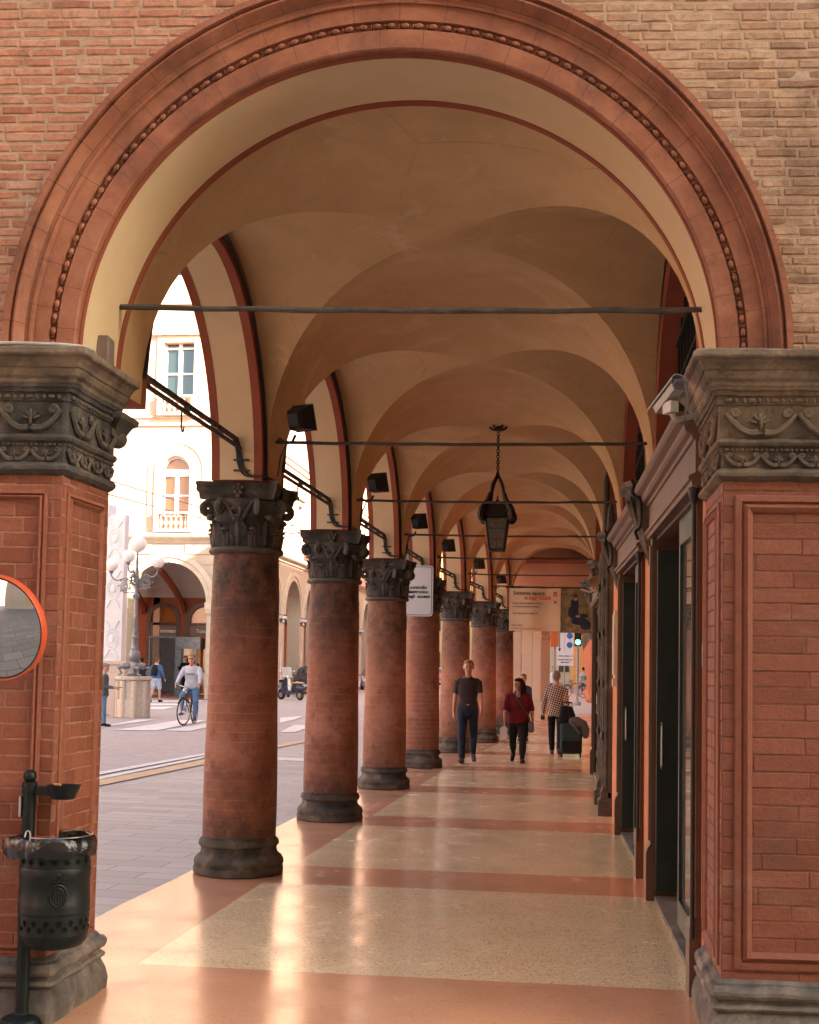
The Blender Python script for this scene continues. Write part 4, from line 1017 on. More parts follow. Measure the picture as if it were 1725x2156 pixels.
line('far_zebra_crossing', [[(311, 1472), (432, 1472), (436, 1469), (311, 1469)], [(309, 1478), (420, 1478), (430, 1475), (310, 1475)], [(308, 1485), (395, 1485), (412, 1481), (309, 1481)], [(306, 1493), (345, 1494), (370, 1488), (308, 1488)]], 'paint_white', -.016)
# ------------------------------------------------------------------ the corner palace across the street
PXF, PYF = -14.6, 54.0        # its corner: front face looks at the camera (y = 54), side face runs away along x = -14.6
palace = thing('corner_palace', 'cream and peach palace with arcade and balconies across the street corner', 'building', (-18, 54, 0))
PL = Vector((-18, 54, 0))
def archface_mb(x0, x1, z1, openings, mp, nseg=20, thick=.5, depthdir=1):
    """flat wall from x0..x1, 0..z1 pierced by openings (xc, half, spring z, bottom z, arched). mp maps (u, w, z) to world."""
    mb = MB(); xs = [x0]
    ops = sorted(openings)
    cur = x0
    for (xc, h, zs, zb, arc) in ops:
        if xc - h > cur: hq(mb, mp, cur, xc - h, 0, z1, thick)
        n = nseg if arc else 1
        for i in range(n):
            a = xc - h * math.cos(PI * i / n); b = xc - h * math.cos(PI * (i + 1) / n)
            za = zs + (h * math.sin(PI * i / n) if arc else 0); zb2 = zs + (h * math.sin(PI * (i + 1) / n) if arc else 0)
            P = [mp(a, 0, za), mp(b, 0, zb2), mp(b, 0, z1), mp(a, 0, z1)]; mb.add(P, [(0, 1, 2, 3)], smooth=False)
            mb.add([mp(a, 0, za), mp(b, 0, zb2), mp(b, thick, zb2), mp(a, thick, za)], [(0, 3, 2, 1)], smooth=False)
            if zb > 0: mb.add([mp(a, 0, 0), mp(b, 0, 0), mp(b, 0, zb), mp(a, 0, zb)], [(0, 1, 2, 3)], smooth=False)
        for xx in (xc - h, xc + h): mb.add([mp(xx, 0, zb), mp(xx, thick, zb), mp(xx, thick, zs), mp(xx, 0, zs)], [(0, 1, 2, 3)], smooth=False)
        if zb > 0: mb.add([mp(xc - h, 0, zb), mp(xc + h, 0, zb), mp(xc + h, thick, zb), mp(xc - h, thick, zb)], [(0, 1, 2, 3)], smooth=False)
        cur = xc + h
    if x1 > cur: hq(mb, mp, cur, x1, 0, z1, thick)
    return mb
def hq(mb, mp, a, b, z0, z1, thick):
    mb.add([mp(a, 0, z0), mp(b, 0, z0), mp(b, 0, z1), mp(a, 0, z1)], [(0, 1, 2, 3)], smooth=False)
def mbox(mb, mp, a, b, w0, w1, z0, z1):
    hexa(mb, [mp(a, w0, z0), mp(b, w0, z0), mp(b, w1, z0), mp(a, w1, z0), mp(a, w0, z1), mp(b, w0, z1), mp(b, w1, z1), mp(a, w1, z1)])
def ring_mb(mb, mp, xc, zs, r0_, r1_, out, zb=None, n=28):
    R = []
    for i in range(n + 1):
        t = PI * i / n; R.append([mp(xc - r * math.cos(t), w_, zs + r * math.sin(t)) for r, w_ in ((r0_, 0.02), (r0_, -out * .6), (r0_ + (r1_ - r0_) * .45, -out * .6), (r0_ + (r1_ - r0_) * .5, -out), (r1_, -out), (r1_, 0.02))])
    if zb is not None:
        lo = [[(mp(xc - r, w_, zb)) for r, w_ in ((r0_, 0.02), (r0_, -out * .6), (r0_ + (r1_ - r0_) * .45, -out * .6), (r0_ + (r1_ - r0_) * .5, -out), (r1_, -out), (r1_, 0.02))]]
        hi = [[(mp(xc + r, w_, zb)) for r, w_ in ((r0_, 0.02), (r0_, -out * .6), (r0_ + (r1_ - r0_) * .45, -out * .6), (r0_ + (r1_ - r0_) * .5, -out), (r1_, -out), (r1_, 0.02))]]
        R = lo + R + hi
    mb.loft(R, False, False, False)
FM = lambda u, w_, z: Vector((u, PYF + w_, z))             # front face
SM = lambda u, w_, z: Vector((PXF - w_, u, z))             # side face, u = y
AX_ = -17.38; 
front_ops = [(AX_, 1.78, 4.15, 0, True), (AX_ - 5.4, 1.78, 4.15, 0, True)]
mb = archface_mb(-26, PXF, 6.75, front_ops, FM, thick=.9)
hq_side = [(y, 1.9, 4.1, 0, True) for y in (61.8, 66.8, 71.8, 76.8, 81.8, 86.8, 91.8, 96.8, 101.8)]
m2 = archface_mb(PYF, 106, 6.75, hq_side, SM, thick=.7)
o = len(mb.v); mb.v += m2.v; mb.f += [tuple(o + k for k in f_) for f_ in m2.f]; mb.mi += m2.mi; mb.sm += m2.sm
wb(mb, 'arcade_wall', 'stone_rusticated', palace)
mb = MB(); m2_ = MB()   # rustication: courses of blocks on the piers of the front
for i in range(14):
    z = .55 + i * .44
    for (a, b) in ((AX_ + 1.82, PXF - .02), (AX_ - 3.6, AX_ - 1.82)):
        if z < 4.0: mbox(mb if a > AX_ else m2_, FM, a + .02, b - .02, -.05, .0, z, z + .40)
        elif a > AX_:
            h = math.sqrt(max(0, 2.24 ** 2 - (z - 4.15) ** 2)) if z < 6.3 else 0; mbox(mb, FM, AX_ + h + .03, b - .02, -.05, 0, z, z + .4); mbox(m2_, FM, AX_ - 3.6, AX_ - h - .03, -.05, 0, z, z + .4)
wb(mb, 'rusticated_pier', 'stone_rusticated', palace); wb(m2_, 'rusticated_pier', 'stone_rusticated', palace)
for xc, h, zs, zb, a in front_ops:
    mb = MB(); ring_mb(mb, FM, xc, zs, 1.76, 2.2, .12)
    for s_ in (-1, 1): mbox(mb, FM, xc + s_ * 2.0 - .28, xc + s_ * 2.0 + .28, -.14, .92, 3.87, 4.17); mbox(mb, FM, xc + s_ * 2.0 - .24, xc + s_ * 2.0 + .24, -.1, .9, 3.7, 3.87)
    wb(mb, 'arch_surround', 'stone_beige', palace)
for xc, h, zs, zb, a in hq_side:
    mb = MB(); ring_mb(mb, SM, xc, zs, 1.88, 2.35, .12); wb(mb, 'arch_surround', 'stone_beige', palace)
for i, y in enumerate([59.3] + [64.3 + 5 * q for q in range(9)]):
    if i in (3, 4): pass
    mb = MB(); c = SM(y, .35, 0)
    mb.lathe([(.5, 0), (.5, .25), (.44, .3), (.42, .42), (.38, .5), (.36, .6), (.37, 2.0), (.32, 3.55), (.36, 3.6), (.36, 3.68), (.34, 3.7)], 20, TR(c.x, c.y, 0))
    mb.box(c.x - .5, c.x + .5, c.y - .55, c.y + .55, 3.88, 4.02)
    for s_ in (-1, 1):
        for s2 in (-1, 1): mb.tube([(c.x - .45 * s2, c.y + s_ * .42, 3.78), (c.x + .0, c.y + s_ * .42, 3.78), (c.x + .45 * s2, c.y + s_ * .42, 3.78)], .12, 10)
    mb.box(c.x - .42, c.x + .42, c.y - .42, c.y + .42, 3.7, 3.88)
    wb(mb, 'arcade_column', 'white_marble', palace)
mb = MB()  # cornice over the arcade, string courses
prof_ = [(0, 6.75), (.08, 6.77), (.1, 6.85), (.28, 6.95), (.34, 7.02), (.34, 7.14), (.1, 7.2), (0, 7.2)]
plan = [(PXF, PYF), (PXF, 106), (-26, 106), (-26, PYF)]
mb.plan_sweep(plan, prof_)
for z in (11.9, 12.25, 17.3): mb.plan_sweep(plan, [(0, z), (.1, z + .02), (.1, z + .1), (0, z + .12)])
mb.plan_sweep(plan, [(0, 21.4), (.2, 21.5), (.8, 21.9), (.85, 22.2), (0, 22.4)])
wb(mb, 'cornice', 'stone_beige', palace)
WX = -17.15
up = [(WX, .62, 9.95, 7.55, True), (WX, .62, 15.4, 13.0, False), (WX - 4.4, .62, 9.95, 7.55, True), (WX, .6, 20.2, 18.4, False)]
for nm, zlo, zhi, mat_ in (('upper_wall', 7.2, 22.4, 'stucco_peach'),):
    mb = MB(); m_ = MB()
    # front, storey by storey
    for (z0, z1, ops) in ((7.2, 12.0, [(WX - 4.4, .62, 9.95, 7.9, True), (WX, .62, 9.95, 7.9, True)]), (12.0, 17.4, [(WX - 4.4, .68, 15.6, 13.1, False), (WX, .68, 15.6, 13.1, False)]), (17.4, 22.4, [(WX, .6, 20.0, 18.6, False)])):
        f_ = archface_mb(-26, PXF, z1, ops, FM, thick=.35)
        # drop the parts under z0
        for (P_i) in range(len(f_.v)):
            x, y, z = f_.v[P_i]; f_.v[P_i] = (x, y, max(z, z0))
        o = len(mb.v); mb.v += f_.v; mb.f += [tuple(o + k for k in q_) for q_ in f_.f]; mb.mi += f_.mi; mb.sm += f_.sm
        ops2 = [(y, .6, z1 - 1.9, z0 + .9, False) for y in [58 + 5 * q for q in range(10)]]
        f_ = archface_mb(PYF, 106, z1, ops2, SM, thick=.35)
        for (P_i) in range(len(f_.v)):
            x, y, z = f_.v[P_i]; f_.v[P_i] = (x, y, max(z, z0))
        o = len(mb.v); mb.v += f_.v; mb.f += [tuple(o + k for k in q_) for q_ in f_.f]; mb.mi += f_.mi; mb.sm += f_.sm
    mb.quad((-26, PYF, 22.3), (PXF, PYF, 22.3), (PXF, 106, 22.3), (-26, 106, 22.3)); mb.quad((-26, 106, 0), (PXF, 106, 0), (PXF, 106, 22.3), (-26, 106, 22.3)); mb.quad((-26, PYF, 0), (-26, 106, 0), (-26, 106, 22.3), (-26, PYF, 22.3))
    wb(mb, nm, mat_, palace)
def window(mp, xc, h, zb, zt_, arc, parent, sur=True):
    mb = MB(); fr = .07; w0, w1 = .22, .30; top = zt_ 
    mbox(mb, mp, xc - h, xc - h + fr, w0, w1, zb, top); mbox(mb, mp, xc + h - fr, xc + h, w0, w1, zb, top); mbox(mb, mp, xc - .08, xc + .08, w0 - .02, w1, zb, top)
    for z in (zb, top - .25, zb + (top - zb) * .45): mbox(mb, mp, xc - h, xc + h, w0 - (.03 if z == top - .25 else 0), w1, z, z + (.32 if z == top - .25 and arc else .08))
    if arc: ring_mb(mb, lambda u, w_, z: mp(u, w_ + .24, z), xc, zt_, h - .08, h, .04)
    f_ = wb(mb, 'window', 'white_paint_metal', parent)
    mb = MB(); mp_ = [mp(xc - h, .31, zb), mp(xc + h, .31, zb)] + [mp(xc + h * math.cos(PI * i / 12), .31, zt_ + (h * math.sin(PI * i / 12) if arc else 0)) for i in range(13)]
    mb.add(mp_, [tuple(range(len(mp_)))]); wb(mb, 'pane', 'glass_amber' if arc else 'glass_car', f_)
    if sur:
        mb = MB()
        if arc: ring_mb(mb, mp, xc, zt_, h + .02, h + .32, .07, zb); ring_mb(mb, mp, xc, zt_, h + .55, h + .62, .05, zb)
        else: mbox(mb, mp, xc - h - .3, xc - h - .02, -.07, 0, zb, zt_ + .3); mbox(mb, mp, xc + h + .02, xc + h + .3, -.07, 0, zb, zt_ + .3); mbox(mb, mp, xc - h - .45, xc + h + .45, -.22, 0, zt_ + .32, zt_ + .5); mbox(mb, mp, xc - h - .02, xc + h + .02, -.07, 0, zt_ + .02, zt_ + .3); mbox(mb, mp, xc - h - .75, xc - h - .7, -.05, 0, zb, zt_ + .6)
        wb(mb, 'window_surround', 'stucco_cream', f_)
    return f_
for x in (WX, WX - 4.4):
    window(FM, x, .62, 7.9, 9.95, True, palace); window(FM, x, .68, 13.1, 15.6, False, palace)
window(FM, WX, .6, 18.6, 20.0, False, palace)
for q in range(6):
    for z0, z1 in ((8.1, 10.1), (12.9, 15.5)): window(SM, 58 + 5 * q, .6, z0, z1, False, palace, sur=q < 5)
def balustrade(xc, h, zb, parent, mp=FM):
    mb = MB(); mbox(mb, mp, xc - h - .12, xc + h + .12, -.28, -.02, zb + .78, zb + .88); mbox(mb, mp, xc - h - .12, xc + h + .12, -.28, -.02, zb, zb + .12)
    for s_ in (-1, 1): mbox(mb, mp, xc + s_ * (h + .02) - .1, xc + s_ * (h + .02) + .1, -.26, -.02, zb + .12, zb + .78)
    b = wb(mb, 'balustrade', 'stucco_cream', parent)
    n = 6
    for i in range(n):
        c = mp(xc - h + .18 + (2 * h - .36) * i / (n - 1), -.15, zb + .12); m_ = MB()
        m_.lathe([(.06, 0), (.06, .06), (.035, .1), (.075, .24), (.07, .3), (.03, .48), (.035, .52), (.055, .58), (.055, .66)], 10, TR(c.x, c.y, c.z)); wb(m_, 'baluster', 'stucco_cream', b)
for x in (WX, WX - 4.4): balustrade(x, .74, 7.22, palace); balustrade(x, .74, 12.35, palace)
# the shops seen through the arch: wall, arched fanlights, signs, grille, doors, ribbed grey vault
BW = PYF + 4.6
BM = lambda u, w_, z: Vector((u, BW + w_, z))
sh = [(-19.0, .82, 3.55), (-17.1, .82, 3.55), (-15.45, .82, 3.55)]
mb = archface_mb(-24, PXF, 6.7, [(x, h, zs, 0, True) for x, h, zs in sh], BM, thick=.3)
wb(mb, 'shop_back_wall', 'trim_red', palace)
mb = MB()
for x, h, zs in sh:
    ring_mb(mb, BM, x, zs, .62, .82, .02, 0); mbox(mb, BM, x - .64, x + .64, .0, .12, 3.30, 3.42)
shop_fr = wb(mb, 'shop_frame', 'wood_brown', palace)
for i, (x, h, zs) in enumerate(sh):
    mb = MB(); P_ = [BM(x - .64, .16, 3.4), BM(x + .64, .16, 3.4)] + [BM(x + .64 * math.cos(PI * j / 12), .16, zs + .64 * math.sin(PI * j / 12)) for j in range(13)]
    mb.add(P_, [tuple(range(len(P_)))]); wb(mb, 'fanlight', 'glass_orange', shop_fr)
    if i < 2:
        mb = MB(); mbox(mb, BM, x - .64, x + .64, .02, .1, 2.78, 3.28); sg = wb(mb, 'shop_sign', 'sign_brown', shop_fr)
        mb = MB(); add_text(mb, 'Tommaso', .24, TR(x + .18, BW + .015, 3.03) @ RX(PI / 2), .004, bold=.006); wb(mb, 'lettering', 'paint_white', sg)
mb = MB()  # roller grille in front of the left shop
for j in range(30):
    a = -19.6 + j * .042 * 1.0; mb.tube([(a, BW - .03, .15), (a + .0, BW - .03, 2.7)], .006, 4)
for j in range(46):
    z = .15 + j * .056; mb.box(-19.62, -18.36, BW - .045, BW - .03, z, z + .012)
mbox(mb, BM, -19.66, -18.34, -.08, .0, 2.68, 2.78); mbox(mb, BM, -19.66, -19.6, -.06, 0, 0, 2.7); mbox(mb, BM, -18.38, -18.3, -.06, 0, 0, 2.7)
wb(mb, 'roller_grille', 'lamp_iron', palace)
mb = MB(); mbox(mb, BM, -18.22, -17.05, -.45, .0, 2.2, 2.75); mbox(mb, BM, -18.22, -17.98, -.3, 0, 0, 2.2); mbox(mb, BM, -17.30, -17.22, -.4, -.3, .35, 2.2); mbox(mb, BM, -18.0, -17.2, -.4, 0, 0, .38)
disp = wb(mb, 'display_cabinet', 'lamp_iron', palace)
mb = MB(); mbox(mb, BM, -17.98, -17.3, -.36, -.34, .38, 2.2); wb(mb, 'cabinet_glass', 'glass_car', disp)
for i, (a, b, mt) in enumerate(((-17.2, -16.75, 'glass_orange'), (-16.72, -16.4, 'wood_brown'), (-15.9, -15.1, 'glass_car'), (-19.6, -18.36, 'dark_warm'))):
    mb = MB(); mbox(mb, BM, a, b, .14, .18, .1, 2.7 if i < 2 else 3.3); wb(mb, 'shop_door', mt, shop_fr)
mb = MB()   # ribs of the vault inside
for xr in (-20.0, -18.05, -16.3):
    path = [(xr - .0 + 0 * t, PYF + .9 + 3.7 * t, 3.9 + 1.75 * math.sin(PI * t * .5 + PI * .5) * 0 + 1.75 * (1 - t) ** .6) for t in [k / 12 for k in range(13)]]
    mb.tube(path, .16, 6)
wb(mb, 'vault_rib', 'trim_red', palace)
mb = MB(); xs_ = [-24 + .25 * k for k in range(38)]
R = []
for x in xs_:
    sag = 5.85 + .0 * x; R.append([Vector((x, PYF + .9, 6.2)), Vector((x, PYF + 2.5, 6.0)), Vector((x, PYF + 4.0, 5.3 - .9 * abs(math.sin((x + 18.05) * PI / 1.9))**.5 * 0)), Vector((x, BW - .01, 4.6 + .0))])
mb.loft(R, False, False, True); wb(mb, 'inner_vault', 'vault_grey', palace)
mb = MB(); mb.quad((-26, PYF - .3, .0), (PXF + .3, PYF - .3, 0), (PXF + .3, 106, 0), (-26, 106, 0)); mb.box(-26, PXF + .3, PYF - .34, PYF - .3, -.03, 0); wb(mb, 'arcade_floor', 'floor_brick', palace)
# inner wall of the side arcade
mb = MB(); mb.box(PXF - 4.9, PXF - 4.6, BW, 106, 0, 6.7); mb.box(PXF - 4.6, PXF - .7, PYF + 5, 106, 6.5, 6.7); wb(mb, 'side_back_wall', 'stucco_peach', palace)
mb = MB()
for y in (63, 68, 73, 78, 83, 88): mb.box(PXF - 4.6, PXF - 4.5, y - 1.3, y + 1.3, 0, 3.6); 
sfb = wb(mb, 'side_shopfront', 'wood_brown', palace)
mb = MB(); add_text(mb, 'Neri', .42, TR(PXF - 4.48, 66.9, 3.1) @ RZ(PI / 2) @ RX(PI / 2), .01, bold=.01)
# ------------------------------------------------------------------ pale pillars and orange arcade beyond the portico
far_arc = thing('pale_pillar_portico', 'second portico with pale square pillars continuing past the banner', 'building', (0, 36, 0))
for (x, y, w_, m_) in ((-1.51, 36.0, .36, 'stucco_cream_pale'), (-1.28, 39.6, .32, 'stucco_cream_pale'), (-1.08, 43.2, .30, 'stucco_cream_pale'), (-.86, 45.9, .36, 'stucco_tan')):
    mb = MB(); mb.plan_sweep([(x - w_ / 2, y - .2), (x + w_ / 2, y - .2), (x + w_ / 2, y + .2), (x - w_ / 2, y + .2)], [(.04, 0), (.04, .5), (0, .52), (0, 2.62), (.02, 2.63), (.02, 2.74), (0, 2.76), (0, 3.3)])
    wb(mb, 'pillar', m_, far_arc)
mb = MB(); mb.box(-2.0, 5, 33.31, 46.3, 3.3, 3.5); wb(mb, 'flat_ceiling', 'wall_salmon', far_arc)
mb = MB(); mb.box(1.75, 5, 33.31, 46.3, 0, 3.3); wb(mb, 'inner_wall', 'wall_orange', far_arc)
mb = MB(); mb.box(-2.0, 45, 33.42, 46.5, 3.51, 15.2); wb(mb, 'sun_blocking_storeys', 'wall_salmon', far_arc)  # unseen upper mass, stretched far right to block the sun at the crossing
orange = thing('orange_arcade_building', 'long orange building with brick arcade columns beyond the crossing', 'building', (3, 66, 0))
mb = MB(); mb.box(2.6, 14, 60, 130, 0, 4.2); mb.box(.9, 14, 60, 130, 4.2, 17.5); wb(mb, 'wall', 'stucco_orange', orange)
for i in range(12):
    y = 62 + i * 4.2; x = 1.18 + .004 * (y - 62) - (.0 if i else 0); mb = MB()
    mb.lathe([(.34, 0), (.36, .1), (.3, .3), (.26, .34), (.25, 2.0), (.23, 2.95), (.28, 3.0)], 16, TR(x, y, 0)); c_ = wb(mb, 'brick_column', 'terracotta', orange)
    mb = MB(); mb.lathe([(.24, 3.0), (.28, 3.25), (.38, 3.5), (.4, 3.6)], 12, TR(x, y, 0)); mb.box(x - .4, x + .4, y - .4, y + .4, 3.6, 3.72); wb(mb, 'capital', 'stone_dark', c_)
sideh = thing('sun_blocking_house', 'unseen tall cream house added at the crossing to block the sun', 'building', (14, 53, 0))  # out of view, added to keep the sun off the street opposite
mb = MB(); mb.box(8, 32, 46.9, 59.5, 0, 21); wb(mb, 'wall', 'stucco_cream', sideh)
mb = MB()
for i in range(3):
    for z in (1.4, 5.4, 9.4, 13.4): mb.box(7.95, 8.05, 48.5 + i * 4, 49.7 + i * 4, z, z + 2)
wb(mb, 'window', 'glass_car', sideh)
endb = thing('street_end_building', 'yellow and beige houses closing the far end of the street', 'building', (-4, 125, 0))
mb = MB(); mb.box(-20, -9, 125, 140, 0, 17); mb.box(.2, 1.2, 100, 140, 0, 14) ; wb(mb, 'wall', 'stucco_yellow', endb)
mb = MB(); mb.box(-9, 1.0, 128, 140, 0, 15); wb(mb, 'side_wall', 'stucco_cream', endb)
mb = MB()
for x in (-18, -15.5, -13, -10.5, -7.5, -5, -2.5, -.5):
    for z in (1.2, 5, 8.4, 11.8): mb.box(x - .5, x + .5, 124.9 if x < -9 else 127.9, 125.1 if x < -9 else 128.1, z, z + 1.7)
wb(mb, 'window', 'glass_car', endb)
# ------------------------------------------------------------------ behind the viewer: the yellow building that shades the facade
yb = thing('yellow_building', 'yellow building with grey rusticated corner on the near side of the street', 'building', (20, -14, 0))
mb = MB(); mb.box(-14.0, 70, -30, -13, 0, 25.5); wb(mb, 'wall', 'stucco_yellow', yb)
mb = MB()
for i in range(26): mb.box(-14.08, -7.2, -13.001, -12.93, .9 + i * .5, 1.36 + i * .5)
mb.box(-14.1, 70, -13.01, -12.9, 0, .88); wb(mb, 'rusticated_corner', 'stone_beige', yb)
mb = MB()
for i in range(12):
    for z in (1.6, 6.2, 10.6, 15.0, 19.4):
        x = -5.4 + i * 3.4; mb.box(x - .6, x + .6, -13.05, -12.96, z, z + 2.2)
wb(mb, 'window', 'glass_car', yb)
lb = thing('left_square_building', 'tall peach house on the far left side of the square', 'building', (-34, 10, 0))
mb = MB(); mb.box(-44, -30, -40, 40, 0, 17); wb(mb, 'wall', 'stucco_peach', lb)
mb = MB()
for i in range(12):
    for z in (1.6, 6.0, 10.2, 14): y = -34 + i * 5; mb.box(-30.05, -29.94, y - .6, y + .6, z, z + 2.1)
wb(mb, 'window', 'glass_car', lb)
# ------------------------------------------------------------------ white ornamental pylon and the lamp pedestal
py = thing('white_pylon', 'tall white stone pylon carved with round medallions behind the street lamp', 'monument', (-13.5, 38.3, 0))
Yp = 37.0; xl = onY(150, 1400, Yp).x; xr_ = onY(263, 1400, Yp).x
mb = MB(); mb.box(xl, xr_, Yp, Yp + .4, 0, 1.5); mb.box(xl - .05, xr_ + .04, Yp - .05, Yp + .45, 1.5, 1.6)
wb(mb, 'plinth', 'granite_pale', py)
mb = MB(); mb.box(xl, xr_ - .12, Yp + .04, Yp + .35, 1.6, 6.0); mb.box(xl - .1, xr_ - .6, Yp - .1, Yp + .5, 6.0, 6.3); mb.box(xr_ - .72, xr_ - .12, Yp - .02, Yp + .04, 1.6, 5.9)
sh_ = wb(mb, 'shaft', 'white_marble', py)
xm = xr_ - .42
for zc in (2.25, 3.75, 5.25):
    mb = MB(); M = TR(xm, Yp - .02, zc) @ RX(PI / 2)
    for r in (.24, .17): mb.tube([M @ Vector((r * .82 * math.cos(2 * PI * i / 20), r * math.sin(2 * PI * i / 20) * 1.25, 0)) for i in range(21)], .022, 6)
    mb.ball((xm, Yp - .03, zc), (.09, .04, .13), 10, 6)
    for sx in (-1, 1):
        for sz in (-1, 1): mb.tube([(xm + sx * .08, Yp - .03, zc + sz * .33), (xm + sx * .2, Yp - .03, zc + sz * .55)], [.02, .035], 6)
    wb(mb, 'medallion', 'white_marble', sh_)
# ------------------------------------------------------------------ people: one continuous skin surface each, clothes and hair as children
def skin_mat(name, c):
    t = NT(name); v = t.coord(); n = t.noise(v, 12, 4)
    t.b.inputs['Subsurface Weight'].default_value = .08
    t.out(t.ramp(n, [(.3, tuple(x * .88 for x in c[:3]) + (1,)), (.7, c)]), .5, t.bump(t.noise(v, 160, 2), .08, .002), spec=.35)
def cloth(name, c, var=.18, rough=.85, fold=.35):
    t = NT(name); v = t.coord(); n = t.noise(v, 5, 5, .6, .6)
    t.out(t.ramp(n, [(.3, tuple(x * (1 - var) for x in c[:3]) + (1,)), (.7, tuple(min(1, x * (1 + var)) for x in c[:3]) + (1,))]), rough, t.bump(t.math('ADD', t.noise(t.mapping(v, (1, 1, .5)), 11, 4, .5, 1.2), t.math('MULTIPLY', t.noise(v, 300, 2), .15)), fold, .02), spec=.2)
skin_mat('skin_fair', rgb(.56, .33, .24)); skin_mat('skin_tan', rgb(.42, .23, .15))
for n_, c_ in (('polo_dark', rgb(.05, .045, .05)), ('jeans_navy', rgb(.022, .04, .075)), ('jeans_blue', rgb(.12, .22, .38)), ('maroon', rgb(.13, .012, .022)), ('leggings', rgb(.016, .015, .016)),
               ('black_cloth', rgb(.015, .015, .018)), ('sweat_grey', rgb(.50, .54, .62)), ('blue_jacket', rgb(.06, .12, .26)), ('shorts_blue', rgb(.32, .42, .55)), ('grey_jacket', rgb(.10, .115, .13)), ('white_cloth', rgb(.66, .66, .68)),
               ('bag_grey', rgb(.16, .14, .14)), ('teal_case', rgb(.03, .065, .075)), ('green_cloth', rgb(.35, .48, .40)), ('shoe_grey', rgb(.10, .09, .10)), ('shoe_black', rgb(.012, .012, .012)), ('hair_brown', rgb(.12, .06, .03)), ('hair_fair', rgb(.30, .17, .08)),
               ('hair_black', rgb(.012, .009, .008)), ('hair_grey', rgb(.25, .23, .22)), ('red_scarf', rgb(.45, .03, .04)), ('socks', rgb(.05, .07, .2)), ('orange_trim', rgb(.30, .07, .035))):
    cloth(n_, c_)
def jacket_pattern():
    t = NT('patterned_jacket'); v = t.mapping(t.coord('Object'), (1, 1, 1), (0, 0, 0), (0, .5, 0))
    s_ = t.sep(v); f_ = t.math('MULTIPLY', t.math('SINE', t.math('MULTIPLY', s_[0], 105.0)), t.math('SINE', t.math('MULTIPLY', s_[2], 105.0)))
    col = t.mix(t.rng(f_, -.05, .12, 0, 1), rgb(.56, .49, .42), rgb(.02, .017, .018))
    t.out(col, .8, t.bump(t.noise(v, 10, 4, .5, 1), .3, .02), spec=.2)
jacket_pattern()
plain('eye_dark', rgb(.03, .02, .015), .2); plain('lip', rgb(.32, .10, .08), .4); plain('leather', rgb(.06, .035, .02), .45); 

class Body(MB):
    """closed tapered pieces that a voxel remesh fuses into one surface"""
    def limb(s, P, R, seg=14):
        P = [Vector(p) for p in P]; R = [r if isinstance(r, tuple) else (r, r) for r in R]
        # rounded ends
        a = (P[0] - P[1]).normalized() * min(R[0]) * .6; b = (P[-1] - P[-2]).normalized() * min(R[-1]) * .6
        P = [P[0] + a] + P + [P[-1] + b]; R = [(R[0][0] * .55, R[0][1] * .55)] + R + [(R[-1][0] * .55, R[-1][1] * .55)]
        s._rings(P, R, seg)
    def tubeflat(s, P, R, seg=16): s._rings([Vector(p) for p in P], [r if isinstance(r, tuple) else (r, r) for r in R], seg)
    def _rings(s, P, R, seg):
        rings = []; X = None
        for i, p in enumerate(P):
            d = (P[min(len(P) - 1, i + 1)] - P[max(0, i - 1)]).normalized()
            x0 = Vector((1, 0, 0)) if abs(d.x) < .9 else Vector((0, 1, 0))
            if X is None: X = x0
            X = (X - d * X.dot(d)).normalized(); Y = d.cross(X)
            rings.append([p + X * (R[i][0] * math.cos(2 * PI * j / seg)) + Y * (R[i][1] * math.sin(2 * PI * j / seg)) for j in range(seg)])
        s.loft(rings, True, True, True)
    def fuse(s, name, mat, parent, voxel=.009, smooth=4):
        me = bpy.data.meshes.new('tmp'); me.from_pydata(s.v, [], s.f)
        o = bpy.data.objects.new('tmp', me); COL.objects.link(o)
        bm = bmesh.new(); bm.from_mesh(me); bmesh.ops.recalc_face_normals(bm, faces=bm.faces); bm.to_mesh(me); bm.free()
        r = o.modifiers.new('r', 'REMESH'); r.mode = 'VOXEL'; r.voxel_size = voxel; r.use_smooth_shade = True
        m = o.modifiers.new('s', 'SMOOTH'); m.factor = .5; m.iterations = smooth
        dg = bpy.context.evaluated_depsgraph_get(); out = bpy.data.meshes.new_from_object(o.evaluated_get(dg))
        bpy.data.objects.remove(o); bpy.data.meshes.remove(me)
        out.name = name; out.materials.clear(); out.materials.append(MATS[mat])
        for p in out.polygons: p.use_smooth = True
        q = bpy.data.objects.new(name, out); COL.objects.link(q); q.parent = parent; return q

